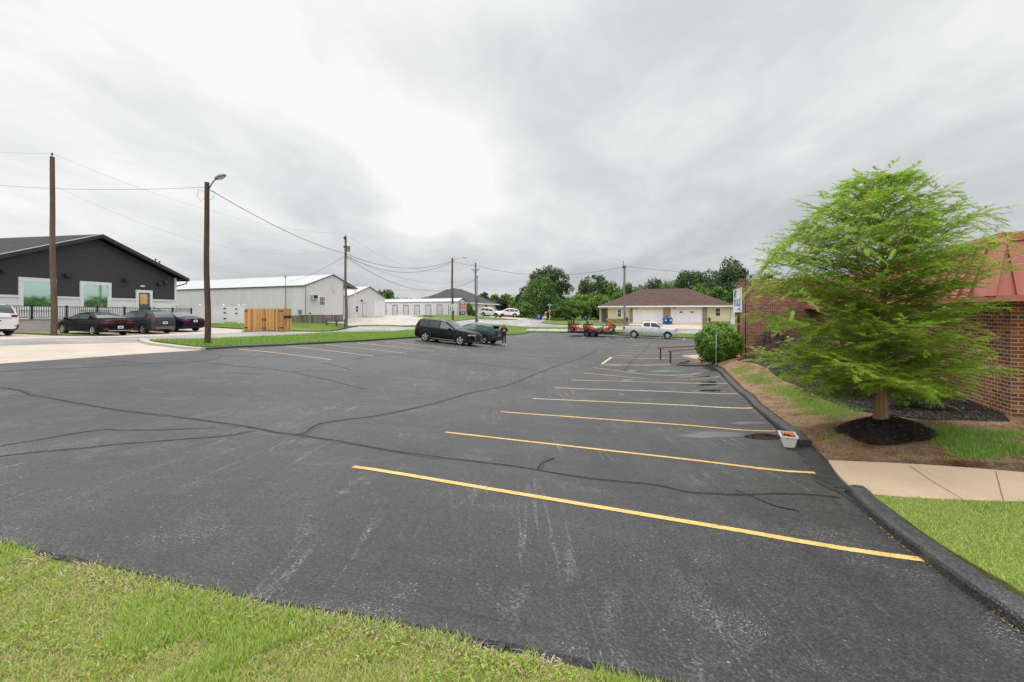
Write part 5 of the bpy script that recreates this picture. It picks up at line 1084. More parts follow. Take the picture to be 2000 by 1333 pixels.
# street name sign with stop sign
x, y = XY(1073.5, 74); e = empty('street_sign', (x, y, gz(x, y)), 0, 'steel post with green street name blades at the side street corner', 'sign')
b = MB(); b.box(-.05, .05, -.04, .04, 0, 3.35); b.build('post', e, 'galv')
b = MB(); b.box(-.42, .42, -.06, -.05, 3.05, 3.25); b.build('name_blade', e, 'sign_green'); b = MB(); b.beam((-.05, -.35, 3.36), (.12, .35, 3.36), .012, .18); b.build('name_blade', e, 'sign_green')
b = MB(); b.box(-.25, .25, -.068, -.062, 3.12, 3.18); b.build('lettering', e, 'sign_white')
e = empty('stop_sign', (x, y, gz(x, y)), R(-52), 'red octagonal stop sign seen obliquely on the street sign post', 'sign')
b = MB(); b.prism([(.375*math.cos(R(22.5+45*k))/.924*.9, 2.15+.375*math.sin(R(22.5+45*k))/.924*.9) for k in range(8)], -.08, -.06, 'y'); b.build('panel', e, 'sign_red', fix=True); text_mesh('lettering', 'STOP', .26, 'sign_white', e, (0, -.085, 2.15), (R(90), 0, 0))
# utility marker next to crossarm pole
x, y = XY(933, 67); e = empty('hydrant', (x, y, gz(x, y)), 0, 'small pale green hydrant at the foot of the crossarm pole', 'hydrant')
b = MB(); b.lathe([(.16, 0), (.16, .05), (.11, .07), (.11, .55), (.15, .57), (.14, .65), (.09, .75), (.03, .8), (0, .8)], n=14); b.build('body', e, 'galv'); b = MB(); b.tube([(-.2, 0, .42), (.2, 0, .42)], .05, 8); b.tube([(0, -.2, .42), (0, 0, .42)], .06, 8); b.build('nozzle', e, 'galv')
# mailbox pair near the trees
x, y = XY(1060.5, 95); e = empty('mailbox', (x, y, gz(x, y)), R(20), 'grey mailbox on a white post beside the far blue bin', 'mailbox')
b = MB(); b.box(-.07, .07, -.07, .07, 0, .95); b.build('post', e, 'trim_white'); b = MB(); b.prism([(-.12, .95), (.12, .95), (.12, 1.1), (.07, 1.2), (-.07, 1.2), (-.12, 1.1)], -.28, .28, 'x'); b.build('box', e, 'dark_metal', fix=True)
x, y = XY(1064.5, 94); e = empty('mailbox', (x, y, gz(x, y)), R(-20), 'brown mailbox with a white box on top beside the street sign', 'mailbox')
b = MB(); b.box(-.15, .15, -.15, .15, 0, .5); b.build('post', e, 'cardboard'); b = MB(); b.prism([(-.14, .5), (.14, .5), (.14, .68), (.08, .8), (-.08, .8), (-.14, .68)], -.25, .25, 'x'); b.build('box', e, 'white_plastic', fix=True)
# blue wheelie bins
def bin_(px, d, rz, label, open_=False, s=1.0, zz=None):
    x, y = XY(px, d); e = empty('wheelie_bin', (x, y, gz(x, y) if zz is None else zz), rz, label, 'bin', 'blue wheeled trash bins'); e.scale = (s, s, s)
    b = MB(); vs = [(-.27, -.30, .06), (.27, -.30, .06), (.27, .26, .06), (-.27, .26, .06), (-.34, -.38, .98), (.34, -.38, .98), (.34, .36, .98), (-.34, .36, .98)]
    b.add(vs, [(3, 2, 1, 0), (4, 5, 6, 7), (0, 1, 5, 4), (1, 2, 6, 5), (2, 3, 7, 6), (3, 0, 4, 7)]); b.box(-.36, .36, -.40, .38, .94, .985); b.build('body', e, 'bin_blue')
    b = MB()
    if open_: b.prism([(.30, 1.0), (.42, 1.35), (.36, 1.38), (.25, 1.02)], -.36, .36, 'x'); b.build('lid', e, 'bin_blue', fix=True); q = MB(); q.ellipsoid((0, 0, 1.08), (.30, .32, .22), 10, 6); q.build('trash_bag', e, 'trash_bag'); q = MB(); q.ellipsoid((-.1, -.2, 1.16), (.2, .12, .12), 8, 6); q.build('rubbish', e, 'cardboard')
    else: b.prism([(-.42, .99), (.38, .99), (.38, 1.03), (0, 1.10), (-.40, 1.04)], -.37, .37, 'x'); b.build('lid', e, 'bin_blue', fix=True)
    for sx in (-1, 1): b = MB(); b.lathe([(0, -.03), (.12, -.03), (.12, .03), (0, .03)], 'x', 12, (sx*.33, .30, .12)); b.build('wheel', e, 'tyre')
    b = MB(); b.tube([(-.3, .42, .95), (.3, .42, .95)], .02, 6); b.build('handle', e, 'plastic_black')
    b = MB(); b.box(-.1, .1, -.372, -.362, .62, .80); b.build('label', e, 'sign_white')
    return e
bin_(1299.3, 71.7, R(-5), 'closed blue bin against the stone pier of the duplex garage'); bin_(1308.0, 71.5, R(8), 'blue bin overflowing with trash bags beside the closed bin at the duplex', True)
bin_(1051.5, 92, R(10), 'blue bin beside the mailboxes at the edge of the trees'); bin_(1143, 104, R(-10), 'blue bin alone in front of the dense shrubs')
# cedar enclosure with double gates
ce = Bld('cedar_enclosure', XY(477, 36.9), XY(556.5, 36.7), ZI(648.5, 37)+.02, 'new cedar board enclosure with double gates beside the road', 'fence')
L = ce.L; hh = 1.86
b = MB(); b.mat('cedar'); b.box(L-.06, L, .06, .95, 0, hh); b.build('side_panel', ce.root); b = MB(); b.box(0, .06, .06, .95, 0, hh); b.build('side_panel', ce.root, 'cedar'); b = MB(); b.box(0, L, .95, 1.01, 0, hh); b.build('back_panel', ce.root, 'cedar')
g0 = MB(); g0.box(.02, L*.49, -.03, .0, .03, hh-.02); ga = g0.build('gate', ce.root, 'cedar'); g1 = MB(); g1.box(L*.50, L*.97, -.03, .0, .05, hh-.03); gb_ = g1.build('gate', ce.root, 'cedar')
for gg, xx, sg in ((ga, .06, 1), (gb_, L*.97-.05, -1)):
    for zz in (.32, hh-.2): b = MB(); b.prism([(xx, zz-.05), (xx+sg*.06, zz-.05), (xx+sg*.30, zz-.012), (xx+sg*.30, zz+.012), (xx+sg*.06, zz+.05), (xx, zz+.05)], -.05, -.031, 'y'); b.build('hinge', gg, 'black_iron', fix=True)
for gg, xx in ((ga, L*.46), (gb_, L*.53)): b = MB(); b.box(xx-.02, xx+.02, -.09, -.031, .85, 1.12); b.box(xx-.015, xx+.015, -.06, -.031, -.0, .42); b.build('handle', gg, 'black_iron')
b = MB(); b.box(L*.985, L+.05, -.06, .06, 0, hh+.01); b.build('post', ce.root, 'cedar')
x, y = XY(561, 35.9); e = empty('mailbox', (x, y, gz(x, y)+.1), R(-15), 'black mailbox on a braced wooden post at the cedar enclosure', 'mailbox')
b = MB(); b.box(-.28, -.18, -.05, .05, 0, 1.0); b.beam((-.22, 0, .55), (.05, 0, .92), .06, .06); b.box(-.28, .25, -.06, .06, .95, 1.0); b.build('post', e, 'cedar'); b = MB(); b.prism([(-.10, 1.0), (.10, 1.0), (.10, 1.14), (.06, 1.22), (-.06, 1.22), (-.10, 1.14)], -.27, .30, 'x'); b.build('box', e, 'black_iron', fix=True); b = MB(); b.box(-.1, .0, -.115, -.101, 1.08, 1.2); b.build('flag', e, 'lamp_red')
# white vinyl fence between the black building and cedar enclosure
vf = Bld('vinyl_fence', XY(346, 43.5), XY(476.5, 42.0), ZI(632, 43), 'white vinyl privacy fence with a gate behind the parked cars', 'fence')
L = vf.L; gz0, gz1 = vf.s_(436), vf.s_(466)
for a_, c_ in ((0, vf.s_(390)), (vf.s_(390), gz0), (gz1, L)):
    b = MB(); b.box(a_+.04, c_-.04, -.015, .015, .12, 1.35); b.box(a_, c_, -.03, .03, 1.35, 1.45); b.box(a_, c_, -.03, .03, .04, .14); b.box(a_, c_, -.02, .02, 1.62, 1.68)
    for k in range(1, int((c_-a_)/.3)): b.box(a_+k*.3-.004, a_+k*.3+.004, -.018, .018, .14, 1.35)
    for k in range(1, int((c_-a_)/.12)): b.box(a_+k*.12-.015, a_+k*.12+.015, -.012, .012, 1.45, 1.62)
    b.build('panel', vf.root, 'pvc_white')
b = MB(); b.box(gz0+.06, gz1-.06, -.02, .02, .15, 1.55); b.box(gz0+.06, gz1-.06, -.035, .035, 1.40, 1.5); g = b.build('gate', vf.root, 'pvc_white')
for xx, sg in ((gz0+.04, 1), (gz1-.05, -1)):
    for zz in (1.35, .95) if sg < 0 else (1.4, 1.0, .45): b = MB(); b.box(min(xx, xx+sg*.28), max(xx, xx+sg*.28), -.06, -.036, zz-.05, zz+.05); b.build('hinge', g, 'black_iron')
for s_ in (0, vf.s_(390), gz0, gz1, L): b = MB(); b.box(s_-.065, s_+.065, -.065, .065, 0, 1.72); b.prism([(s_-.08, 1.72), (s_+.08, 1.72), (s_, 1.80)], -.08, .08, 'y'); b.build('post', vf.root, 'pvc_white', fix=True)
# wooden rail fence by the gravel yard
rf = Bld('rail_fence', XY(637.5, 46.3), XY(674, 44.2), ZI(638, 45)-.02, 'short grey wooden rail fence beside the transformer pole', 'fence')
for s_ in (0, rf.L*.55, rf.L): b = MB(); b.box(s_-.07, s_+.07, -.07, .07, -.2, .82-.05*s_/rf.L); b.build('post', rf.root, 'grey_rail')
for z_ in (.68, .30): b = MB(); b.beam((0, -.09, z_), (rf.L, -.09, z_-.05), .05, .12); b.build('rail', rf.root, 'grey_rail')
# handrail by the ramp near the bush
hA = P(1309.5, 709.5); zA = gz(*hA); hB = XY(1372, 24.6)
e = empty('handrail', (hA[0], hA[1], zA), 0, 'rust brown pipe handrail by the walk beside the round bush, two sloping rails', 'railing')
dx, dy = hB[0]-hA[0], hB[1]-hA[1]
for k, (ox, oy, hgt, rise) in enumerate([(0, 0, .70, .30), (.10, 2.1, .74, .42)]):
    b = MB(); b.box(ox-.04, ox+.04, oy-.04, oy+.04, -.05, hgt-.02); b.build('post', e, 'rust_rail'); b = MB(); b.beam((ox-.16, oy, hgt-.02), (ox+dx, oy+dy, hgt+rise) if k == 0 else (XY(1369, 25.6)[0]-hA[0], 25.6-hA[1], hgt+.36), .045, .045); b.build('rail', e, 'rust_rail')
    pass
# parking sign
x, y = P(1398.5, 713, .08); zz = gz(x, y)+.05; e = empty('parking_sign', (x, y, zz), R(62), 'small blue and white parking sign on a thin steel post beside the round bush', 'sign')
b = MB(); b.add([(-.03, -.015, 0), (.03, -.015, 0), (.03, .015, 0), (-.03, .015, 0), (-.09, -.015, 1.52), (-.03, -.015, 1.52), (-.03, .015, 1.52), (-.09, .015, 1.52)], [(3, 2, 1, 0), (4, 5, 6, 7), (0, 1, 5, 4), (1, 2, 6, 5), (2, 3, 7, 6), (3, 0, 4, 7)]); b.build('post', e, 'galv')
b = MB(); b.box(-.20, .10, -.03, -.02, 1.02, 1.48); b.build('panel', e, 'sign_white'); b = MB(); b.box(-.15, .05, -.034, -.031, 1.08, 1.28); b.box(-.16, .06, -.034, -.031, 1.40, 1.43); b.build('symbol_panel', e, 'sign_blue'); b = MB(); b.box(-.20, .10, -.031, -.021, .86, 1.0); b.build('lower_panel', e, 'sign_white')
# planter at the kerb
A1 = P(1545.5, 876); A1z = gz(*A1); e = empty('planter', (A1[0]-.02, A1[1]+.02, A1z+.004), R(-24), 'white plastic planter box with withered orange flowers in the gutter', 'planter')
w0, w1, h_ = .075, .115, .17; l0, l1 = .26, .34
b = MB(); o4 = [(-w0, 0, 0), (w0, 0, 0), (w0, l0, 0), (-w0, l0, 0)]; t4 = [(-w1, -.04, h_), (w1, -.04, h_), (w1, l1, h_), (-w1, l1, h_)]; u4 = [(-w1-.015, -.055, h_), (w1+.015, -.055, h_), (w1+.015, l1+.015, h_), (-w1-.015, l1+.015, h_)]; r4 = [(p[0], p[1], p[2]+.02) for p in u4]; i4 = [(-w1+.012, -.028, h_+.02), (w1-.012, -.028, h_+.02), (w1-.012, l1-.012, h_+.02), (-w1+.012, l1-.012, h_+.02)]; j4 = [(p[0], p[1], p[2]-.05) for p in i4]
b.add(o4+t4+u4+r4+i4+j4, [(3, 2, 1, 0)]+[(a+k, a+(k+1) % 4, a+4+(k+1) % 4, a+4+k) for a in (0, 4, 8, 12, 16) for k in range(4)]); b.build('box', e, 'white_plastic')
b = MB(); b.add(j4[:4], [(0, 1, 2, 3)]); b.build('soil', e, 'mulch'); b = MB()
for k in range(50):
    x_, y_ = random.uniform(-.07, .07), random.uniform(.05, .24); s = random.uniform(.015, .035); z_ = h_-.02+random.uniform(0, .05); a_ = random.uniform(0, 6.28)
    b.mat('flower_orange' if random.random() < .75 else 'leaf_litter'); b.add([(x_-s*math.cos(a_), y_-s*math.sin(a_), z_), (x_+s*math.sin(a_), y_-s*math.cos(a_), z_+s*.3), (x_+s*math.cos(a_), y_+s*math.sin(a_), z_+s*.8), (x_-s*math.sin(a_), y_+s*math.cos(a_), z_+s*.2)], [(0, 1, 2, 3)])
b.build('flowers', e)
# strap leaved plant at the foot of the bush
# ------------------------------------------------------------------ vehicles
def eval_bool(base, cutters):
    for c in cutters:
        m_ = base.modifiers.new('b', 'BOOLEAN'); m_.operation = 'DIFFERENCE'; m_.object = c; m_.solver = 'EXACT'
    dg = bpy.context.evaluated_depsgraph_get(); me = bpy.data.meshes.new_from_object(base.evaluated_get(dg)); base.modifiers.clear(); base.data = me
    for c in cutters: bpy.data.objects.remove(c)
def interp(pts, x): return float(np.interp(x, [p[0] for p in pts], [p[1] for p in pts]))
def make_wheel(parent, x, side, y, r, w, rim, spokes=5, style=0):
    b = MB(); b.mat('tyre'); b.lathe([(r*.66, -w/2+.01), (r*.70, -w/2), (r*.93, -w/2+.005), (r, -w/2+.03), (r, w/2-.03), (r*.93, w/2-.005), (r*.70, w/2), (r*.66, w/2-.01)], 'y', 28); b.lathe([(0, -.01), (r*.67, -.01)], 'y', 28)
    o = b.build('wheel', parent, fix=False); o.location = (x, y, r); ro = w/2-.012
    b = MB(); b.mat(rim); s = side
    b.lathe([(r*.71, s*(ro+.004)), (r*.66, s*ro), (r*.61, s*(ro-.03))], 'y', 28); b.mat('alloy_dark'); b.lathe([(r*.62, s*(ro-.05)), (0, s*(ro-.05))], 'y', 28); b.mat(rim)
    for k in range(spokes):
        t = 2*math.pi*k/spokes+.3; 
        for dt in ((-.13, .13) if style == 1 else (0,)):
            a = Vector((r*.08*math.cos(t), s*(ro-.012), r*.08*math.sin(t))); c = Vector((r*.66*math.cos(t+dt), s*(ro-.012), r*.66*math.sin(t+dt))); b.beam(a, c, r*(.12 if style == 1 else .20), .03, (0, 1, 0))
    b.lathe([(r*.13, s*(ro+.006)), (r*.12, s*(ro-.03)), (0, s*(ro+.006))] if False else [(0, s*(ro+.008)), (r*.12, s*(ro+.006)), (r*.14, s*(ro-.03))], 'y', 16); b.build('rim', o, fix=True); return o
def make_car(name, label, paint, S, loc, heading, cat='car', group=None):
    """S: L W H, top silhouette, belt, wheels, windows ... x forward, y left"""
    L, W = S['L'], S['W']; hl = L/2; top = S['top']; belt = S['belt']; plan = S.get('plan', [(-hl, .78), (-hl+.12, .92), (-hl+.5, .985), (-hl+1.0, 1.0), (hl-1.1, 1.0), (hl-.55, .96), (hl-.2, .86), (hl, .66)])
    bot = S.get('bot', [(-hl, .36), (-hl+.25, .26), (-hl+.8, .20), (hl-.8, .20), (hl-.2, .24), (hl, .34)]); clad = S.get('clad', 0)
    tum = S.get('tum', .30)
    zt = lambda x: interp(top, x); zb = lambda x: min(interp(belt, x), zt(x)); hw = lambda x: interp(plan, x)*W/2; z0 = lambda x: interp(bot, x)
    xs = sorted(set([round(float(v), 3) for v in np.linspace(-hl, hl, int(L/.09))]+[round(p[0], 3) for p in top+belt+plan+bot]))
    def section(x):
        w, b_, t_, o_ = hw(x), zb(x), zt(x), z0(x); k = min(1.0, max(0, t_-b_)/.30); wr = w*.95-tum*(t_-b_)
        sh = max(.0, b_-o_)
        pts = [(w*.80, o_), (w*.93, o_+.03), (w*.985, o_+sh*.16), (w, o_+sh*.38), (w*.998, o_+sh*.62), (w*.985, o_+sh*.84), (w*.965, b_-.03*min(1, sh)), (w*.95, b_),
               (w*.95+(wr-w*.95)*.5, b_+(t_-.09*k-b_)*.52), (wr, t_-.09*k), (wr-.05*k-.02, t_-.035*k-.004), (wr*.62, t_+.012), (0, t_+.03)]
        return pts
    b = MB(); K = 13; rings = []
    for x in xs:
        p_ = section(x); ring = [(x, 0, z0(x))]+[(x, y, z) for y, z in p_]+[(x, -y, z) for y, z in reversed(p_[:-1])]; rings.append(ring)
    n_ = len(rings[0]); vs = [v for r_ in rings for v in r_]; fs = [(i*n_+k, (i+1)*n_+k, (i+1)*n_+(k+1) % n_, i*n_+(k+1) % n_) for i in range(len(xs)-1) for k in range(n_)]
    fs += [tuple(reversed(range(n_))), tuple((len(xs)-1)*n_+k for k in range(n_))]
    e = empty(name, loc, heading, label, cat, group)
    b.add(vs, fs, True); b.mats = [paint, 'plastic_black', 'dark_inside', 'plastic_grey']; body = b.build('body', e, uv=False, fix=True)
    r = S['r']; cut = []
    for wx in S['wx']:
        for sd in (-1, 1):
            c = MB(); rr = r*1.13; y0, y1 = sd*(W/2-.30), sd*(W/2+.2); c.lathe([(0, y0), (rr, y0), (rr, y1), (0, y1)], 'y', 28, (wx, 0, r*1.02)); c.mats = ['dark_inside']; c.build('cut', None, uv=False, fix=True); cut.append(bpy.data.objects[-1] if False else COL.objects[-1])
    for c in cut: c.parent = e
    bpy.context.view_layer.update(); eval_bool(body, cut); me = body.data
    while len(me.materials) < 4: me.materials.append(M['plastic_black'])
    for i_, nm_ in enumerate([paint, 'plastic_black', 'dark_inside', 'plastic_grey']): me.materials[i_] = M[nm_]
    bm = bmesh.new(); bm.from_mesh(me)
    for f in bm.faces:
        c = f.calc_center_median(); f.smooth = True; f.material_index = 0
        inw = any((c.x-wx)**2+(c.z-r*1.02)**2 < (r*1.135)**2 for wx in S['wx'])
        if inw and (abs(c.y) < hw(c.x)*.955 or abs(f.normal.y) < .25): f.material_index = 2
        elif clad and (c.z < z0(c.x)+clad or any(abs(math.hypot(c.x-wx, c.z-r)-r*1.22) < r*.10 and c.z < r*2.25 and abs(f.normal.y) > .5 for wx in S['wx'])): f.material_index = 1
        elif c.z < z0(c.x)+.06: f.material_index = 1
    bm.to_mesh(me); bm.free(); me.set_sharp_from_angle(angle=R(38))
    sidey = lambda x, z: (lambda p_: float(np.interp(z, [q[1] for q in p_[1:10]], [q[0] for q in p_[1:10]])))(section(x))
    # wheel arch cladding rings
    if clad:
        for wx in S['wx']:
            for sd in (-1, 1):
                a = MB(); v_ = []; nn = 20
                for k in range(nn+1):
                    t = math.pi*(-.08)+math.pi*1.16*k/nn
                    for rr in (r*1.11, r*1.28): x, z = wx+rr*math.cos(t), r*1.02+rr*math.sin(t); yy = sd*(sidey(min(max(x, -hl+.02), hl-.02), max(z, .25))+.012); v_.append((x, yy, z))
                a.add(v_, [(2*k, 2*k+1, 2*k+3, 2*k+2) for k in range(nn)], True); a.build('wheel_arch', e, 'plastic_black', fix=False)
    # side windows
    g_ = S.get('glass', 'car_glass')
    for wi, (xa, xb) in enumerate(S['side']):
        gm = S.get('glasses', [g_]*9)[wi]
        for sd in (-1, 1):
            a = MB(); v_ = []; nn = 14
            for k in range(nn+1):
                x = xa+(xb-xa)*k/nn; lo_ = zb(x)+.035; hi_ = max(lo_+.004, min(zt(x)-.10, interp(top, x-.06)-.08, interp(top, x+.06)-.08)); 
                for q in range(4): z = lo_+(hi_-lo_)*q/3; v_.append((x, sd*(sidey(x, z)+.010), z))
            a.add(v_, [(4*k+q, 4*(k+1)+q, 4*(k+1)+q+1, 4*k+q+1) for k in range(nn) for q in range(3)], True); a.build('side_window', e, gm)
    # windscreen and rear window
    for nm, rng_ in (('windscreen', S.get('ws')), ('rear_window', S.get('rw'))):
        if not rng_: continue
        a = MB(); v_ = []; nn = 10
        for k in range(nn+1):
            x = rng_[0]+(rng_[1]-rng_[0])*k/nn; t_, b_ = zt(x), zb(x); kk = min(1.0, max(0, t_-b_)/.30); wr = hw(x)*.95-tum*(t_-b_); y1 = wr-.05*kk-.05
            for f_ in (-1, -.6, 0, .6, 1):
                yy = y1*f_; zz = t_+.012+.018*(1-abs(f_)/.62) if abs(f_) <= .62 else t_-.012*kk
                v_.append((x, yy, zz+.014))
        a.add(v_, [(5*k+q, 5*(k+1)+q, 5*(k+1)+q+1, 5*k+q+1) for k in range(nn) for q in range(4)], True); a.build(nm, e, S.get('wsg', 'car_glass_pale') if nm == 'windscreen' else S.get('rwg', 'car_glass'))
    # seams, sills, handles
    a = MB()
    for x in S.get('seams', []):
        for sd in (-1, 1):
            zz = np.linspace(z0(x)+.14, zb(x)-.01, 7); v_ = []
            for z in zz: v_ += [(x-.007, sd*(sidey(x, z)+.003), z), (x+.007, sd*(sidey(x, z)+.003), z)]
            a.add(v_, [(2*k, 2*k+1, 2*k+3, 2*k+2) for k in range(6)])
    me2 = None
    if a.v: a.build('door_seam', body, 'dark_inside')
    for x in S.get('handles', []):
        for sd in (-1, 1): a = MB(); z = zb(x)-.12; y_ = sidey(x, z); a.box(x-.10, x+.10, min(sd*y_, sd*(y_+.03)), max(sd*y_, sd*(y_+.03)), z-.015, z+.015); a.build('door_handle', e, S.get('hmat', paint))
    mx = S['mirror']
    for sd in (-1, 1): a = MB(); z = zb(mx)+.08; y_ = sidey(mx, zb(mx)); a.ellipsoid((mx, sd*(y_+.13), z), (.09, .13, .085), 10, 6); a.box(mx-.03, mx+.03, min(sd*(y_-.03), sd*(y_+.1)), max(sd*(y_-.03), sd*(y_+.1)), z-.06, z-.02); a.build('mirror', e, S.get('mmat', paint))
    # corner lights: vertical strips that follow the body plan
    def corner(nm, end, xin, z1, z2, yin, mat_, sd, off=.010, zin=None):
        pth = []; s_ = 1 if end > 0 else -1
        for k in range(6): x = s_*(hl-xin)+s_*xin*k/5; pth.append((x+(s_*off if k == 5 else 0), sd*(sidey(max(min(x, hl-.001), -hl+.001), (z1+z2)/2)+off)))
        pth.append((s_*(hl+off), sd*yin)); a = MB(); v_ = []
        for i, (x, y) in enumerate(pth):
            f_ = i/6; za = z1+(zin[0] if zin else 0)*f_; zc = z2+(zin[1] if zin else 0)*f_; v_ += [(x, y, za), (x, y, zc)]
        m0 = len(v_); v_ += [(x-s_*.10*(1 if i > 4 else .3), y-sd*.05, z) for (x, y, z), i in zip(v_, [j//2 for j in range(m0)])]
        q = [(2*k, 2*k+2, 2*k+3, 2*k+1) for k in range(len(pth)-1)]+[(2*k+1, 2*k+3, m0+2*k+3, m0+2*k+1) for k in range(len(pth)-1)]+[(2*k, m0+2*k, m0+2*k+2, 2*k+2) for k in range(len(pth)-1)]
        a.add(v_, q); a.build(nm, e, mat_, fix=True)
    for c in S.get('corners', []):
        for sd in (-1, 1): corner(c[0], c[1], c[2], c[3], c[4], c[5], c[6], sd, zin=c[7] if len(c) > 7 else None)
    for (nm, x0, x1, y0, y1, z0_, z1_, mt) in S.get('boxes', []): a = MB(); a.box(x0, x1, y0, y1, z0_, z1_); a.build(nm, e, mt)
    # licence plate at the rear
    if S.get('platez'): a = MB(); xp = S.get('platex', -hl-.02); a.box(xp-.012, xp, -.155, .155, S['platez']-.08, S['platez']+.08); pl_ = a.build('number_plate', e, 'plate'); q = MB(); q.box(xp-.016, xp-.013, -.10, .10, S['platez']-.03, S['platez']+.03); q.build('plate_text', pl_, 'dark_metal')
    if S.get('rails'):
        for sd in (-1, 1):
            xa, xb = S['rails']; a = MB(); pts_ = []
            for k in range(9): x = xa+(xb-xa)*k/8; wr = hw(x)*.95-tum*(zt(x)-zb(x)); pts_.append((x, sd*(wr-.07), zt(x)+(.045 if 0 < k < 8 else -.0)))
            a.tube(pts_, .016, 6); a.build('roof_rail', e, S.get('railm', 'galv'))
    for wx in S['wx']:
        for sd in (-1, 1): make_wheel(e, wx, sd, sd*(W/2-.125), r, .23, S.get('rim', 'alloy'), S.get('spokes', 5), S.get('rs', 0))
    return e
def place(px_pts):  # ground contact tilt
    return None
def ground_at(x, y): return drape(x, y, 0)[2] if inpoly([x], [y], lot_poly)[0] else gz(x, y)
def tilt(e, h, wb=2.8, tr=1.6, off=.0):
    """set the vehicle on the ground under its wheels"""
    c, s = math.cos(h), math.sin(h); x, y = e.location.x, e.location.y; g = lambda a, b_: ground_at(x+a*c-b_*s, y+a*s+b_*c)
    f = (g(wb/2, tr/2)+g(wb/2, -tr/2))/2; b_ = (g(-wb/2, tr/2)+g(-wb/2, -tr/2))/2; l = (g(wb/2, tr/2)+g(-wb/2, tr/2))/2; r_ = (g(wb/2, -tr/2)+g(-wb/2, -tr/2))/2
    pitch = math.atan2(f-b_, wb); roll = math.atan2(l-r_, tr); e.location.z = (f+b_)/2+off; e.rotation_euler = (roll, -pitch, h)
H_ = lambda dx, dy: math.atan2(dy, dx)
suv = dict(L=4.95, W=1.96, r=.385, wx=(-1.42, 1.48), clad=.20, tum=.26,
    top=[(-2.475, 1.00), (-2.42, 1.18), (-2.28, 1.45), (-2.12, 1.66), (-1.9, 1.715), (-1.0, 1.745), (-.3, 1.735), (.10, 1.67), (.50, 1.45), (.98, 1.155), (1.10, 1.12), (1.8, 1.06), (2.2, .99), (2.40, .90), (2.475, .72)],
    belt=[(-2.475, 1.0), (-2.2, 1.12), (.95, 1.06), (1.12, 1.07), (1.8, 1.01), (2.2, .95), (2.475, .72)], side=[(-2.02, -1.30), (-1.24, -.34), (-.27, .84)], glasses=['car_glass', 'car_glass', 'car_glass_pale'], ws=(.14, .98), rw=(-2.42, -2.14), seams=(-1.26, -.30, .84), handles=(-1.05, -.05), mirror=.60,
    corners=[('tail_light', -1, .34, .98, 1.10, .52, 'lamp_red'), ('headlight', 1, .42, .78, .86, .42, 'lamp_clear', (-.02, 0))], rails=(-1.9, .0),
    boxes=[('grille', 2.36, 2.49, -.48, .48, .50, .78, 'plastic_black'), ('grille_trim', 2.44, 2.50, -.56, -.48, .42, .80, 'chrome'), ('grille_trim', 2.44, 2.50, .48, .56, .42, .80, 'chrome'), ('bumper_trim', 2.38, 2.46, -.7, .7, .30, .34, 'chrome'), ('sill_trim', -.95, 1.0, -.995, -.975, .32, .36, 'chrome')], rim='alloy', rs=1, platez=.62)
# centre of wheels (-4.84, 34.6)
e = make_car('sport_utility_vehicle', 'large black suv with silver roof rails parked beside the left grass strip', 'paint_black', suv, (-4.90, 34.6, 0), H_(.943, -.333)); tilt(e, H_(.943, -.333))
xov = dict(L=4.42, W=1.83, r=.345, wx=(-1.32, 1.40), clad=.16, tum=.30,
    top=[(-2.21, .92), (-2.16, 1.10), (-2.0, 1.34), (-1.86, 1.50), (-1.2, 1.545), (-.4, 1.56), (.2, 1.52), (.7, 1.32), (1.15, 1.06), (1.9, .93), (2.12, .84), (2.21, .66)],
    belt=[(-2.21, .92), (-1.6, 1.10), (1.05, .98), (1.3, .96), (2.21, .66)], side=[(-1.55, -.50), (-.42, .92)], glasses=['car_glass', 'car_glass_pale'], ws=(.25, 1.1), rw=(-2.15, -1.9), seams=(-1.25, -.46, .85), handles=(-1.05, -.12), mirror=.72,
    corners=[('tail_light', -1, .20, .58, .70, .45, 'lamp_red'), ('tail_light', -1, .30, 1.02, 1.14, .62, 'lamp_red', (-.1, -.1))],
    boxes=[('spoiler', -2.18, -1.72, -.56, .56, 1.49, 1.525, 'plastic_black')], rim='alloy', rs=1, spokes=6, platez=.78)
hd = H_(-.922, .387); e = make_car('crossover', 'dark green crossover with red boomerang tail lights parked behind the black suv', 'paint_green', xov, (-3.15, 38.1, 0), hd); tilt(e, hd)
sed = dict(L=4.91, W=1.86, r=.335, wx=(-1.42, 1.43), tum=.34,
    top=[(-2.455, .86), (-2.42, .98), (-2.2, 1.03), (-1.75, 1.08), (-1.2, 1.27), (-.7, 1.42), (-.2, 1.445), (.25, 1.40), (.75, 1.20), (1.25, .96), (1.9, .86), (2.3, .76), (2.455, .58)],
    belt=[(-2.455, .86), (-1.75, 1.03), (-1.3, 1.02), (1.1, .93), (1.35, .90), (2.455, .58)], side=[(-1.35, -.98), (-.92, .0), (.06, 1.0)], glasses=['car_glass', 'car_glass_pale', 'car_glass_pale'], ws=(.32, 1.2), rw=(-1.68, -.78), rwg='car_glass_pale', seams=(-.98, .03, 1.05), handles=(-.70, .30), mirror=.95,
    corners=[('tail_light', -1, .34, .80, .90, .35, 'lamp_red'), ('reflector', -1, .12, .42, .47, .62, 'lamp_red'), ('headlight', 1, .4, .62, .70, .5, 'lamp_clear')],
    boxes=[('tail_bar', -2.475, -2.44, -.36, .36, .845, .87, 'lamp_red'), ('bumper_trim', -2.475, -2.40, -.66, .66, .33, .37, 'chrome'), ('badge', -2.48, -2.455, -.07, .07, .915, .94, 'chrome')], rim='alloy', spokes=6, rs=0, platez=.56)
def by_wheel(px, d, hd, wx, side, W):   # vehicle centre from the seen rear wheel
    x, y = XY(px, d); c, s = math.cos(hd), math.sin(hd); ly = side*(W/2-.1); return (x-(wx*c-ly*s), y-(wx*s+ly*c), 0)
hd = H_(-.954, .30)
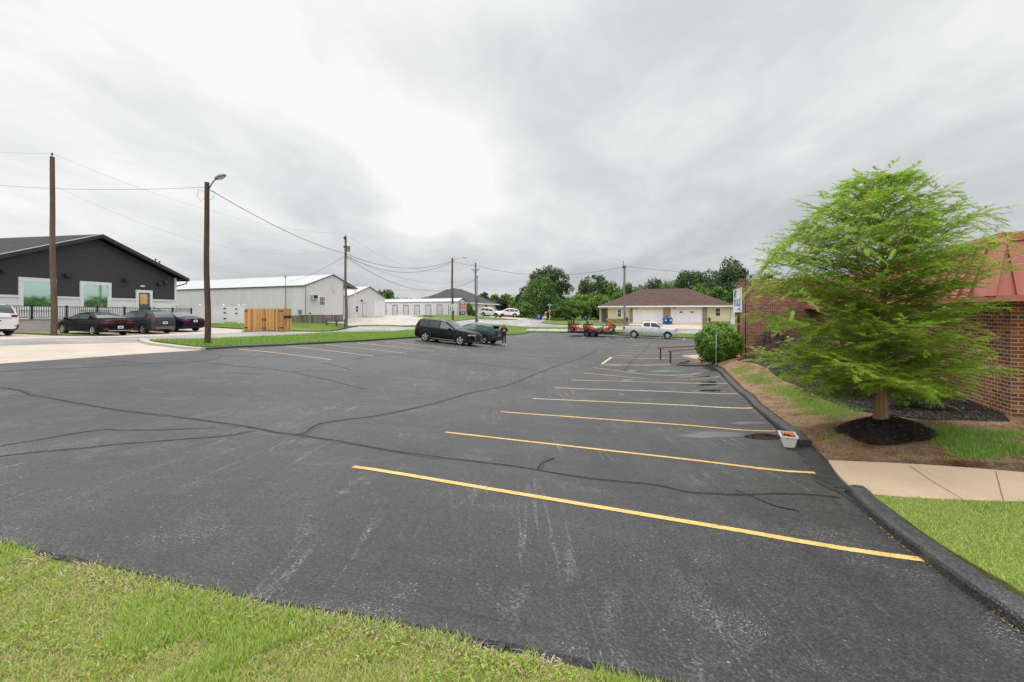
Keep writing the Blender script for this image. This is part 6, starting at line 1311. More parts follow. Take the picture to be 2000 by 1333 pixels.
e = make_car('sedan', 'black sedan parked nearest the leftmost pole in front of the ramp wall', 'paint_black', sed, by_wheel(183, 28.5, hd, -1.42, 1, 1.86), hd, 'car', 'cars parked in front of the black building'); tilt(e, hd, off=.012)
kic = dict(L=4.30, W=1.77, r=.335, wx=(-1.28, 1.34), clad=.14, tum=.32,
    top=[(-2.15, .95), (-2.10, 1.10), (-1.98, 1.32), (-1.80, 1.53), (-1.2, 1.585), (-.3, 1.60), (.25, 1.55), (.7, 1.34), (1.10, 1.10), (1.8, 1.0), (2.05, .88), (2.15, .66)],
    belt=[(-2.15, .95), (-1.7, 1.14), (1.0, 1.02), (1.2, 1.0), (2.15, .66)], side=[(-1.35, -.48), (-.42, .92)], glasses=['car_glass_pale', 'car_glass_pale'], ws=(.28, 1.05), rw=(-2.09, -1.82), rwg='car_glass_pale', seams=(-1.15, -.45, .88), handles=(-.95, -.05), mirror=.78,
    corners=[('tail_light', -1, .36, .95, 1.08, .46, 'lamp_red', (0, -.02)), ('reflector', -1, .10, .40, .44, .6, 'lamp_red')], boxes=[('bumper_trim', -2.18, -2.08, -.62, .62, .34, .52, 'plastic_grey'), ('tail_trim', -2.17, -2.13, -.46, .46, .97, 1.0, 'chrome')], rim='alloy', spokes=5, rs=0, platez=.78)
e = make_car('hatchback', 'grey hatchback parked between the black sedan and the navy sedan', 'paint_gunmetal', kic, by_wheel(281, 31.0, hd, -1.28, 1, 1.77), hd, 'car', 'cars parked in front of the black building'); tilt(e, hd, off=.012)
cam_ = dict(sed); cam_.update(glasses=['car_glass', 'car_glass', 'car_glass_pale'], corners=[('tail_light', -1, .30, .82, .94, .38, 'lamp_red'), ('headlight', 1, .4, .62, .70, .5, 'lamp_clear')], boxes=[('badge', -2.48, -2.455, -.07, .07, .93, .99, 'chrome')], platez=.82, spokes=8)
e = make_car('sedan', 'navy blue sedan parked beside the lamp pole, farthest right of its row', 'paint_navy', cam_, by_wheel(340, 33.6, hd, -1.42, 1, 1.86), hd, 'car', 'cars parked in front of the black building'); tilt(e, hd, off=.012)
wsv = dict(L=4.70, W=1.86, r=.36, wx=(-1.35, 1.40), clad=.22, tum=.28,
    top=[(-2.35, 1.0), (-2.30, 1.16), (-2.10, 1.45), (-1.92, 1.64), (-1.3, 1.70), (-.3, 1.71), (.2, 1.66), (.7, 1.42), (1.15, 1.14), (1.9, 1.02), (2.25, .90), (2.35, .70)],
    belt=[(-2.35, 1.0), (-1.9, 1.12), (1.05, 1.04), (1.25, 1.02), (2.35, .70)], side=[(-1.95, -1.25), (-1.18, -.22), (-.14, 1.0)], ws=(.25, 1.1), rw=(-2.29, -1.94), seams=(-1.2, -.18, .9), handles=(-.95, .1), mirror=.8,
    corners=[('tail_light', -1, .38, .98, 1.12, .50, 'lamp_red'), ('reflector', -1, .10, .50, .55, .62, 'lamp_red'), ('headlight', 1, .4, .78, .90, .45, 'lamp_clear')], boxes=[('tail_trim', -2.38, -2.33, -.5, .5, .93, .96, 'chrome'), ('grille', 2.28, 2.365, -.42, .42, .55, .78, 'plastic_black')], rails=(-1.8, .1), rim='alloy', platez=.80)
hdw = H_(-.94, .34); rt_ = XY(17, 24.9)
e = make_car('sport_utility_vehicle', 'white suv cut off by the left edge of the photo', 'paint_white', wsv, by_wheel(17, 24.9, hdw, -1.35, -1, 1.86), hdw, 'car', 'cars parked in front of the black building'); tilt(e, hdw, off=.012)
hj = H_(.86, -.50); jx, jy = XY(960.5, 86); e = make_car('sport_utility_vehicle', 'white suv with nose to the right on the far driveway', 'paint_white', wsv, (jx, jy, 0), hj, 'car', 'white cars on the far driveway'); tilt(e, hj, off=.12)
hj = H_(-.95, -.10); jx, jy = XY(991.5, 93); e = make_car('sport_utility_vehicle', 'white suv with its tail to the right, behind the other far white suv', 'paint_white', wsv, (jx, jy, 0), hj, 'car', 'white cars on the far driveway'); tilt(e, hj, off=.10)
# pickup truck
pk = dict(L=5.85, W=2.02, r=.41, wx=(-1.72, 1.92), tum=.26, clad=0,
    plan=[(-2.925, .93), (-2.85, .97), (-2.5, .985), (-.86, .985), (-.84, 1.0), (2.2, 1.0), (2.6, .96), (2.85, .88), (2.925, .80)], bot=[(-2.925, .50), (-2.7, .45), (-2.4, .42), (2.4, .42), (2.7, .38), (2.925, .42)],
    top=[(-2.925, 1.33), (-.93, 1.33), (-.90, 1.36), (-.82, 1.76), (-.70, 1.86), (0, 1.89), (.55, 1.87), (.75, 1.80), (1.25, 1.42), (1.40, 1.34), (2.3, 1.27), (2.75, 1.20), (2.90, 1.05), (2.925, .8)],
    belt=[(-2.925, 1.33), (-.93, 1.32), (1.2, 1.24), (1.4, 1.24), (2.75, 1.15), (2.925, .8)], side=[(-.68, .02), (.12, 1.12)], ws=(.80, 1.32), rw=(-.87, -.80), seams=(-.88, .07, 1.15), handles=(-.52, .30), mirror=1.0, mmat='plastic_black',
    corners=[('tail_light', -1, .20, .92, 1.26, .80, 'lamp_red'), ('headlight', 1, .30, .92, 1.12, .55, 'lamp_amber')], hmat='chrome',
    boxes=[('bed_cover', -2.86, -.96, -.86, .86, 1.352, 1.385, 'plastic_black'), ('grille', 2.82, 2.94, -.56, .56, .72, 1.08, 'plastic_black'), ('front_bumper', 2.78, 3.0, -.92, .92, .46, .66, 'chrome'), ('rear_bumper', -3.03, -2.90, -.92, .92, .52, .68, 'chrome'), ('sill_trim', -.8, 1.4, -1.03, -1.0, .44, .50, 'chrome')], rim='alloy', spokes=6, rs=0, platez=None)
ht = H_(.94, -.342); wr_ = Vector((*XY(1238, 52.0),)); fwd = Vector((math.cos(ht), math.sin(ht))); rgt = Vector((fwd.y, -fwd.x)); ctr = wr_+fwd*1.72-rgt*.9
e = make_car('pickup_truck', 'silver four door pickup truck towing the mower trailer', 'paint_silver', pk, (ctr.x, ctr.y, 0), ht, 'pickup truck'); tilt(e, ht, 3.6)
pk_e = e
# trailer: local frame, x forward to the truck
tc_ = ctr-fwd*(2.93+1.0+2.75)+Vector((-.05, .02)); te = empty('utility_trailer', (tc_.x, tc_.y, 0), ht, 'black open utility trailer with a tall mesh tail gate', 'trailer'); tilt(te, ht, 2.5)
TL = 2.6
b = MB(); b.box(-TL, TL, -.95, .95, .50, .56); b.build('deck', te, 'weathered_board')
b = MB()
for s_ in (-1, 1): b.box(-TL, TL, s_*.98-.04, s_*.98+.04, .40, .58); b.beam((-TL, s_*.98, .88), (TL, s_*.98, .88), .05, .05)
for k in range(6):
    x = -TL+2*TL*k/5
    for s_ in (-1, 1): b.box(x-.03, x+.03, s_*.98-.03, s_*.98+.03, .5, .9)
b.box(TL-.03, TL+.03, -.95, .95, .82, .88); b.beam((TL, -.9, .45), (TL+1.35, 0, .48), .08, .10); b.beam((TL, .9, .45), (TL+1.35, 0, .48), .08, .10); b.beam((TL+1.2, 0, .48), (TL+1.6, 0, .50), .1, .08); b.build('frame', te, 'black_iron')
b = MB(); b.tube([(TL+1.05, .12, .1), (TL+1.05, .12, .85)], .03, 8); b.box(TL+.95, TL+1.15, .02, .2, .85, .9); b.build('jack', te, 'galv')
b = MB()
for k in range(9): y = -.93+1.86*k/8; b.box(-TL-.06, -TL-.03, y-.014, y+.014, .45, 1.72)
for z in (.45, .85, 1.28, 1.72): b.box(-TL-.075, -TL-.03, -.95, .95, z-.022, z+.022)
b.box(-TL-.08, -TL-.02, -.98, -.93, .45, 1.75); b.box(-TL-.08, -TL-.02, .93, .98, .45, 1.75); b.build('tail_gate', te, 'black_iron')
for s_ in (-1, 1):
    b = MB(); b.prism([(-.72, .52), (-.66, .74), (-.5, .80), (.5, .80), (.66, .74), (.72, .52), (.66, .52), (.60, .70), (-.60, .70), (-.66, .52)], s_*1.04, s_*1.28, 'y'); b.build('fender', te, 'black_iron', fix=True)
    for wx in (-.38, .38): make_wheel(te, wx, s_, s_*1.15, .33, .2, 'alloy_dark', 6)
# mowers riding on the trailer
def mower(lx, ly, lrz, label, seatback=True, stand=False):
    c, s = math.cos(ht), math.sin(ht); zz = te.location.z+.565-math.sin(te.rotation_euler.y)*lx*1.0
    e = empty('mower', (te.location.x+lx*c-ly*s, te.location.y+lx*s+ly*c, zz), ht+lrz, label, 'mower', 'orange mowers loaded on the trailer')
    b = MB(); b.prism([(.95, -.55), (.95, .55), (.75, .68), (.0, .68), (-.1, .5), (-.1, -.5), (.0, -.68), (.75, -.68)], .14, .30); b.build('cutting_deck', e, 'orange_paint', fix=True)
    b = MB(); b.box(-.75, .25, -.28, .28, .30, .52); b.prism([(-.8, .45), (-.8, .72), (-.15, .80), (-.1, .45)], -.34, .34, 'y'); b.build('body', e, 'orange_paint', fix=True)
    b = MB(); b.box(-.95, -.45, -.28, .28, .45, .78); b.lathe([(0, 0), (.14, 0), (.14, .12), (0, .14)], org=(-.68, 0, .78), n=12); b.build('engine', e, 'plastic_black')
    if not stand:
        b = MB(); b.box(-.42, .10, -.26, .26, .78, .90); b.prism([(-.42, .86), (-.32, .86), (-.42, 1.28), (-.52, 1.26)], -.25, .25, 'y'); b.build('seat', e, 'plastic_black', fix=True)
        b = MB(); b.tube([(-.55, -.32, .5), (-.62, -.32, 1.42), (-.62, .32, 1.42), (-.55, .32, .5)], .022, 6); b.build('roll_bar', e, 'plastic_black')
    else:
        b = MB(); b.prism([(-.5, .8), (-.2, .8), (-.28, 1.22), (-.5, 1.28), (-.62, 1.1)], -.3, .3, 'y'); b.build('fuel_tank', e, 'orange_paint', fix=True)
    for s_ in (-1, 1): b = MB(); b.tube([(.10, s_*.3, .55), (.16, s_*.32, .95), (.02, s_*.18, 1.12), (.0, s_*.05, 1.12)], .018, 6); b.build('lever', e, 'plastic_black')
    for s_ in (-1, 1): make_wheel(e, -.52, s_, s_*.52, .28, .22, 'orange_paint' if not stand else 'sign_white', 5)
    for s_ in (-1, 1):
        b = MB(); b.lathe([(0, -.06), (.13, -.06), (.14, 0), (.13, .06), (0, .06)], 'y', 14, (1.05, s_*.40, .14)); w_ = b.build('caster', e, 'tyre'); b = MB(); b.beam((1.05, s_*.40, .3), (.8, s_*.36, .36), .05, .05); b.box(1.03, 1.07, s_*.40-.09, s_*.40-.07, .12, .32); b.build('fork', w_, 'orange_paint')
    return e
mower(-1.75, .15, 0, 'orange riding mower with black seat just inside the tail gate'); mower(.0, -.1, 0, 'orange riding mower loaded in the middle of the trailer'); mower(1.9, .0, R(180), 'orange stand on mower with white wheel hubs at the trailer front', stand=True)
c, s = math.cos(ht), math.sin(ht)
def ontr(lx, ly, z): return (te.location.x+lx*c-ly*s, te.location.y+lx*s+ly*c, te.location.z+z)
e = empty('leaf_blower', ontr(1.05, -.6, .56), ht, 'green and black backpack blower standing between the mowers', 'leaf blower')
b = MB(); b.box(-.18, .18, -.15, .15, 0, .5); b.build('housing', e, 'sign_green'); b = MB(); b.tube([(.15, 0, .2), (.35, -.1, .3), (.6, -.15, .75)], .05, 8); b.build('tube', e, 'plastic_black')
e = empty('string_trimmer', ontr(.9, .5, .9), ht, 'long string trimmer racked upright on the trailer rail', 'string trimmer')
b = MB(); b.tube([(-.4, 0, 0), (.9, 0, .42)], .018, 6); b.build('shaft', e, 'galv'); b = MB(); b.box(.85, 1.1, -.08, .08, .36, .54); b.build('engine', e, 'orange_paint'); b = MB(); b.lathe([(0, 0), (.12, 0), (.10, .05), (0, .08)], org=(-.42, 0, -.06), n=10); b.build('head', e, 'plastic_black')
e = empty('water_cooler', ontr(1.2, .3, .56), ht, 'red drink cooler standing on the trailer behind the middle mower', 'cooler')
b = MB(); b.lathe([(0, 0), (.16, 0), (.18, .5), (0, .5)], n=16); b.build('body', e, 'lamp_red'); b = MB(); b.lathe([(0, .5), (.19, .5), (.19, .57), (.05, .6), (0, .6)], n=16); b.build('lid', e, 'pink_print')
# ------------------------------------------------------------------ trees and shrubs
def leaf_mats(name, cols, trans=.3):
    for i, c in enumerate(cols): m = Mat(f'{name}_{i}'); m.leafy(c, trans); M[f'{name}_{i}'] = m.m
    return [f'{name}_{i}' for i in range(len(cols))]
LM = {'dark': leaf_mats('leaf_dark', [(.050, .105, .024), (.078, .150, .032), (.12, .20, .042), (.030, .065, .016)]),
      'mid': leaf_mats('leaf_mid', [(.085, .175, .028), (.125, .23, .038), (.17, .29, .05), (.055, .11, .02)]),
      'light': leaf_mats('leaf_light', [(.13, .24, .03), (.18, .31, .04), (.23, .36, .05), (.09, .17, .024)]),
      'purple': leaf_mats('leaf_purple', [(.045, .035, .035), (.06, .05, .045), (.035, .03, .03), (.07, .07, .05)]),
      'bush': leaf_mats('leaf_bush', [(.10, .22, .02), (.16, .32, .03), (.24, .40, .04), (.06, .13, .015)], .25)}
def leaf_quads(p, nrm, size, asp=.6, droop=0.0):
    n_ = len(p); nrm = nrm+rng.normal(0, .55, (n_, 3)); nrm /= np.linalg.norm(nrm, axis=1, keepdims=True)+1e-9
    t = rng.normal(0, 1, (n_, 3)); t[:, 2] -= droop; t -= (t*nrm).sum(1, keepdims=True)*nrm; t /= np.linalg.norm(t, axis=1, keepdims=True)+1e-9; s = np.cross(nrm, t); l = (size*rng.uniform(.6, 1.3, n_))[:, None]
    return np.stack([p-t*l*.5, p+s*l*asp*.5+nrm*l*.06, p+t*l*.5, p-s*l*asp*.5+nrm*l*.06], 1).reshape(-1, 3)
def crown_pts(rx, ry, rz, n_, nlobe, lobe=.30, gap=.25, base=.0, seed=0, shape='round'):
    r_ = np.random.default_rng(seed); P_ = []; N_ = []
    # lobes spread through the outer part of the crown
    u = r_.normal(0, 1, (nlobe, 3)); u /= np.linalg.norm(u, axis=1, keepdims=True); rad = r_.uniform(.5, .90, nlobe)[:, None]; c = u*rad; c[:8] = np.array([[0, 0, .86], [.3, .1, .82], [-.35, -.1, .78], [.85, 0, .1], [-.85, 0, .1], [.6, -.3, .55], [-.6, -.3, .55], [0, -.8, .2]])
    if shape == 'tall': c[:, :2] *= np.sqrt(np.clip(1-c[:, 2:3]*.6, .3, 1.4))
    if base: c[:, 2] = np.maximum(c[:, 2], -1+base)
    lr = r_.uniform(.6, 1.25, nlobe)*lobe; wgt = lr**2/np.sum(lr**2); idx = r_.choice(nlobe, n_, p=wgt)
    v = r_.normal(0, 1, (n_, 3)); v[:, 2] = v[:, 2]*.8+.15; v /= np.linalg.norm(v, axis=1, keepdims=True); rr = lr[idx]*r_.uniform(.55, 1.08, n_)
    q = c[idx]+v*rr[:, None]
    inner = r_.random(n_) < .12; w = r_.normal(0, 1, (n_, 3)); w /= np.linalg.norm(w, axis=1, keepdims=True); q[inner] = (w*r_.uniform(.1, .75, n_)[:, None])[inner]
    return q*np.array([rx, ry, rz]), v*np.array([1/rx, 1/ry, 1/rz])*rx
def tree(name, px, py_top, py_base, wpx, d, mat, label, n_=5000, nlobe=46, leaf=.42, trunk=True, lobe=.30, shape='round', low=.12, group='trees along the back of the scene', seed=None, cat='tree', flat=1.0, dup_=None):
    x, y = XY(px, d); zb_ = gz(x, y)-.05; zt_ = ZI(py_top, d); H = zt_-zb_; rx = wpx/F*d/2; cz = H*(1+low)/2; rz = H*(1-low)/2
    e = empty(name, (x, y, zb_), 0, label, cat, group); seed = seed if seed is not None else int(px*7+py_top)
    p, nr = crown_pts(rx, rx*flat, rz, n_, nlobe, lobe, seed=seed, shape=shape); p[:, 2] += cz; ok = p[:, 2] > .1; p = p[ok]; nr = nr[ok]
    q = leaf_quads(p, nr/np.linalg.norm(nr, axis=1, keepdims=True), leaf, .75); ms = LM[mat]; clump = vnoise(p[:, 0], p[:, 1]+p[:, 2], 1.6, seed)+rng.normal(0, .5, len(p)); mi = np.digitize(clump, [-.6, .1, .75]); mi = np.array([3, 0, 1, 2])[mi]
    np_mesh('crown', q, 4, ms, mi, e)
    if trunk:
        b = MB(); r0 = max(.08, H*.022); b.tube([(0, 0, 0), (.05*H*.1, 0, H*.25), (0, .02*H, H*.5), (0, 0, H*.8)], [r0*1.3, r0, r0*.7, r0*.25], 8)
        for k in range(7): a = k*2.4+seed; zz = H*(.22+.08*k); b.tube([(0, 0, zz), (rx*.35*math.cos(a), rx*.35*math.sin(a), zz+H*.10), (rx*.7*math.cos(a), rx*.7*math.sin(a), zz+H*.2)], [r0*.5, r0*.35, r0*.12], 6)
        b.build('trunk', e, 'pole_grey', uv=False)
    return e
G1 = 'trees beyond the white storage building'
tree('broadleaf_tree', 752, 566, 620, 50, 125, 'mid', 'rounded tree whose crown shows above the metal shop roof', 4200, 40, .55, low=.05)
tree('broadleaf_tree', 722, 571, 620, 42, 130, 'mid', 'tree crown just behind the roof slope of the metal shop', 2500, 30, .55, low=.05)
tree('broadleaf_tree', 946, 574.5, 620, 26, 140, 'dark', 'small dark round tree between the crossarm pole and grey roof', 2600, 30, .5)
tree('broadleaf_tree', 968, 578, 620, 30, 150, 'mid', 'mid green tree right of the small dark round tree', 2600, 30, .55)
tree('broadleaf_tree', 988, 577, 620, 34, 155, 'mid', 'broad mid green tree behind the purple leaved tree', 2800, 34, .55)
tree('purple_tree', 979, 585.5, 622, 25, 128, 'purple', 'dark purple leaved tree above the white suvs', 2600, 30, .42)
tree('broadleaf_tree', 1015, 574.5, 622, 20, 125, 'dark', 'narrow dark tree left of the biggest tree crown', 2200, 28, .45)
tree('broadleaf_tree', 1003, 590, 622, 18, 118, 'light', 'low bright tree in front of the far tan roof', 1500, 20, .4, low=.0)
tree('broadleaf_tree', 1070, 521, 622, 104, 122, 'dark', 'biggest dark tree in the centre with an uneven rounded crown', 13000, 110, .50, lobe=.20, low=.02)
tree('willow_tree', 1056, 541, 624, 74, 106, 'mid', 'softer lighter green tree in front of the biggest dark tree', 11000, 70, .34, lobe=.26, low=-.04, shape='tall')
tree('shrub', 1022, 593, 626, 44, 100, 'mid', 'low green shrub mass behind the far blue bin', 4200, 30, .34, low=-.05, trunk=False, cat='shrub')
tree('broadleaf_tree', 1160, 537, 622, 72, 138, 'dark', 'second dark rounded tree, right of the biggest tree', 8000, 80, .55, lobe=.22, low=.02)
for (a, t_, w, dd, mt, lb) in [(1108, 588, 60, 103, 'mid', 'rounded shrub between the willow and the bright shrub'), (1134, 576, 62, 106, 'light', 'bright yellow green shrub left of the lone blue bin'), (1164, 572, 52, 108, 'light', 'tall bright shrub right of the lone blue bin'), (1184, 586, 38, 104, 'mid', 'shrub at the left end of the duplex house'), (1090, 583, 40, 112, 'mid', 'shrub behind the stop sign post'), (1205, 574, 36, 110, 'light', 'bright shrub rising behind the left roof slope of the duplex')]:
    tree('shrub', a, t_, 625, w, dd, mt, lb, 5200, 46, .36, lobe=.27, low=-.06, trunk=False, cat='shrub', group='shrubs along the side street')
for (a, t_, w, dd, mt, lb, nn) in [(1198, 551, 30, 118, 'light', 'light green tree left of the silver grey pole', 3600), (1226, 553, 34, 116, 'mid', 'light tree just behind the silver grey pole', 3800), (1250, 560, 40, 120, 'mid', 'low tree right of the silver grey pole', 3600), (1279, 544, 54, 122, 'dark', 'dark tree rising above the left end of the duplex ridge', 4600), (1308, 549, 60, 120, 'mid', 'feathery mid green tree above the duplex ridge', 4200),
    (1348, 530, 84, 108, 'dark', 'wide tree above the right part of the duplex ridge', 8000), (1386, 527, 72, 112, 'dark', 'dark tree between the wide tree and the tallest round tree', 6500), (1428, 508, 74, 100, 'dark', 'tallest round dark tree behind the duplex at the right', 9000), (1402, 562, 64, 92, 'mid', 'mid green tree behind the right roof slope of the duplex', 6500), (1448, 556, 60, 90, 'mid', 'tree behind the brick entrance portal', 6000), (1500, 538, 60, 88, 'mid', 'tree above the brick portal partly behind the feathery tree', 5000), (1366, 556, 44, 98, 'light', 'lighter tree just above the duplex roof', 4000)]:
    tree('broadleaf_tree', a, t_, 630, w, dd, mt, lb, nn, 60, .42, lobe=.24, low=.0)
for (a, t_, w, dd, lb) in [(916, 594, 13, 82.6, 'green shrub against the white wall of the grey roofed house'), (925, 607, 12, 83, 'low dark shrub right of the taller shrub by the garage')]:
    tree('shrub', a, t_, 616, w, dd, 'mid', lb, 1300, 18, .22, lobe=.35, low=-.05, trunk=False, cat='shrub', group='shrubs at the grey roofed house')
# distant woodland: rim that closes the horizon
def woodland():
    P_ = []; N_ = []
    for k in range(150):
        a = R(-8+196*k/150+random.uniform(-.5, .5)); dist = random.uniform(210, 250); x, y = dist*math.cos(a), dist*math.sin(a)
        if abs(math.degrees(math.atan2(x, y))) < 52 and False: continue
        p, nr = crown_pts(9, 9, random.uniform(4.0, 6.5), 420, 14, .38, seed=k); p += np.array([x, y, 4.0]); P_.append(p); N_.append(nr)
    p = np.concatenate(P_); nr = np.concatenate(N_); q = leaf_quads(p, nr/np.linalg.norm(nr, axis=1, keepdims=True), 1.3, .8)
    o = np_mesh('woodland', q, 4, LM['mid'], rng.integers(0, 4, len(p))); tag(o, 'far line of woods closing the horizon behind the houses', None, None, 'stuff')
woodland()
# round bush by the walk
bx, by = XY(1402.5, 23.3); bz = ZI(709, 23.3)
e = empty('round_bush', (bx, by, bz-.02), 0, 'large round clipped green bush between the handrail and the brick portal', 'bush')
n_ = 15000; v = rng.normal(0, 1, (n_, 3)); v /= np.linalg.norm(v, axis=1, keepdims=True); rad = 1+.06*np.sin(v[:, 0]*9+v[:, 2]*7)+.05*np.sin(v[:, 1]*13+v[:, 2]*11)+.05*np.sin(v[:, 0]*23+v[:, 1]*19)+.05*np.sin(v[:, 2]*5+1)
rr = rad*np.where(rng.random(n_) < .75, rng.uniform(.90, 1.04, n_), rng.uniform(.55, .95, n_)); p = v*rr[:, None]*np.array([1.04, 1.04, 1.0]); p[:, 2] = p[:, 2]*1.02+1.0; ok = p[:, 2] > .03; p = p[ok]; v = v[ok]
hi = p[:, 2] > 1.6; mi = rng.choice(4, len(p), p=[.38, .32, .14, .16]); mi[hi & (rng.random(len(p)) < .4)] = 2
np_mesh('foliage', leaf_quads(p, v, .105, .62, .6), 4, LM['bush'], mi, e)
sh = []
for k in range(150):   # stray shoots
    d_ = rng.normal(0, 1, 3); d_[2] = abs(d_[2])*.8+.05; d_ /= np.linalg.norm(d_); l_ = rng.uniform(.05, .20)
    for t in np.linspace(0, 1, 7): sh.append(d_*(1.0+l_*t)*np.array([1.04, 1.04, 1.0])+np.array([0, 0, 1.0+.04*t]))
sh = np.array(sh); np_mesh('shoots', leaf_quads(sh, sh-np.array([0, 0, 1.0]), .06, .55, -.4), 4, [LM['bush'][1], LM['bush'][2]], rng.integers(0, 2, len(sh)), e)
b = MB(); [b.tube([(0, 0, 0), (.3*math.cos(k), .3*math.sin(k), .6), (.6*math.cos(k), .6*math.sin(k), 1.1)], [.03, .02, .01], 5) for k in range(6)]; b.build('stems', e, 'bark', uv=False)
# strap leaved plant
def strap(px, py, n_, ln, label, mats=None):
    x, y = P(px, py, .1); e = empty('strap_leaved_plant', (x, y, gz(x, y)+.05), 0, label, 'plant'); V = []
    for k in range(n_):
        a = random.uniform(0, 6.28); l = ln*random.uniform(.6, 1.1); w = .018; prev = None; s = np.array([-math.sin(a), math.cos(a), 0])*w
        pts = [np.array([math.cos(a)*l*t*.75, math.sin(a)*l*t*.75, l*(t*1.0-.55*t*t)]) for t in (0, .35, .7, 1.0)]
        for i in range(3): f0, f1 = (1-.25*i), (1-.25*(i+1)) if i < 2 else .1; V += [pts[i]-s*f0, pts[i]+s*f0, pts[i+1]+s*f1, pts[i+1]-s*f1]
    np_mesh('leaves', np.array(V), 4, LM['mid'], None, e)
strap(1370, 706, 26, .62, 'spiky strap leaved plant at the left foot of the round bush')
# shrubs by the wall
def shrub(px, py, d, rx, rz, mat, label, n_=2600, leaf=.06):
    x, y = XY(px, d); e = empty('wall_shrub', (x, y, gz(x, y)+.08), 0, label, 'shrub', 'shrubs growing along the brick wall'); p, nr = crown_pts(rx, rx, rz, n_, 26, .34, seed=int(px)); p[:, 2] += rz*.95; p = p[p[:, 2] > 0]; nr = nr[:len(p)]
    np_mesh('foliage', leaf_quads(p, nr/np.linalg.norm(nr, axis=1, keepdims=True), leaf, .6), 4, LM[mat], rng.integers(0, 4, len(p)), e)
shrub(1778, 0, 9.6, .55, .36, 'dark', 'low dark shrub on the mulch right behind the feathery tree trunk'); shrub(1655, 0, 11.5, .5, .4, 'mid', 'shrub on the mulch left of the feathery tree trunk, near the wall')
shrub(1513, 0, 20.5, .62, .75, 'purple', 'reddish shrub standing against the front of the brick portal'); shrub(1590, 0, 17.0, .7, .6, 'mid', 'green shrub at the inner corner of portal and wall')
shrub(1700, 0, 11.0, .5, .45, 'mid', 'shrub between the others on the mulch under the windows')
# --- the feathery tree (bald cypress)
CY = leaf_mats('cypress', [(.28, .46, .038), (.37, .55, .055), (.49, .65, .08), (.15, .28, .025)], .45)
cyp = empty('feathery_tree', (TB[0], TB[1], gz(*TB)+.10), 0, 'bright green feathery needled tree on a mulch mound in front of the brick office', 'tree')
D0 = TB[1]; sc = D0/F; HT = (836-334)*sc
zlim = lambda h: float(np.interp(h, [0, .18, .45, .9, 1.3, 1.7, 2.0, 2.4], [HT, HT-.12, 4.15, 3.75, 3.35, 2.95, 2.5, 1.9]))
env = lambda z: float(np.interp(z, [.35, .55, .9, 1.4, 2.1, 2.9, 3.4, 3.9, 4.2, 4.45, HT], [1.0, 1.6, 2.05, 2.2, 2.25, 2.2, 1.9, 1.3, .75, .35, .08]))*.85
tb_ = MB(); tb_.mats = ['bark']; tp = [(.0+.03*math.sin(z*1.1), .02*math.cos(z*1.3), z) for z in np.linspace(-.1, HT*.97, 22)]
tb_.tube(tp, [.128 if i == 0 else max(.008, .108*(1-i/21.5)**1.5+(.02 if i < 2 else 0)) for i in range(22)], 14); tb_.build('trunk', cyp, uv=False)
Q = []; MI = []; BR = MB(); BR.mats = ['bark']; rr_ = random.Random(11)
def feather(p0, dirv, l, tone):
    """a flat spray: rachis with two rows of fine leaflets"""
    d = dirv/np.linalg.norm(dirv); up = np.array([0, 0, 1.0]); s = np.cross(d, up); s /= np.linalg.norm(s)+1e-9; u2 = np.cross(s, d); tl = rr_.uniform(-.5, .5); s = s*math.cos(tl)+u2*math.sin(tl)
    n_ = max(4, int(l/.0145))
    for i in range(n_):
        t = (i+.5)/n_; c = p0+d*l*t-up*l*.22*t*t; ll = .037*(1-.45*abs(t-.35))*rr_.uniform(.75, 1.2); w = .0054
        for sg in (-1, 1):
            e1 = c+(s*sg*.82+d*.55)*ll-up*ll*rr_.uniform(-.1, .35); Q.extend((c-d*w, c+d*w, e1+d*w*.5, e1-d*w*.5)); MI.append(tone if rr_.random() < .7 else rr_.randrange(4))
    e_ = p0+d*l-up*l*.22; Q.extend((p0-s*.002, p0+s*.002, e_+s*.0012, e_-s*.0012)); MI.append(3)
golden = 2.399963
nb_ = 146
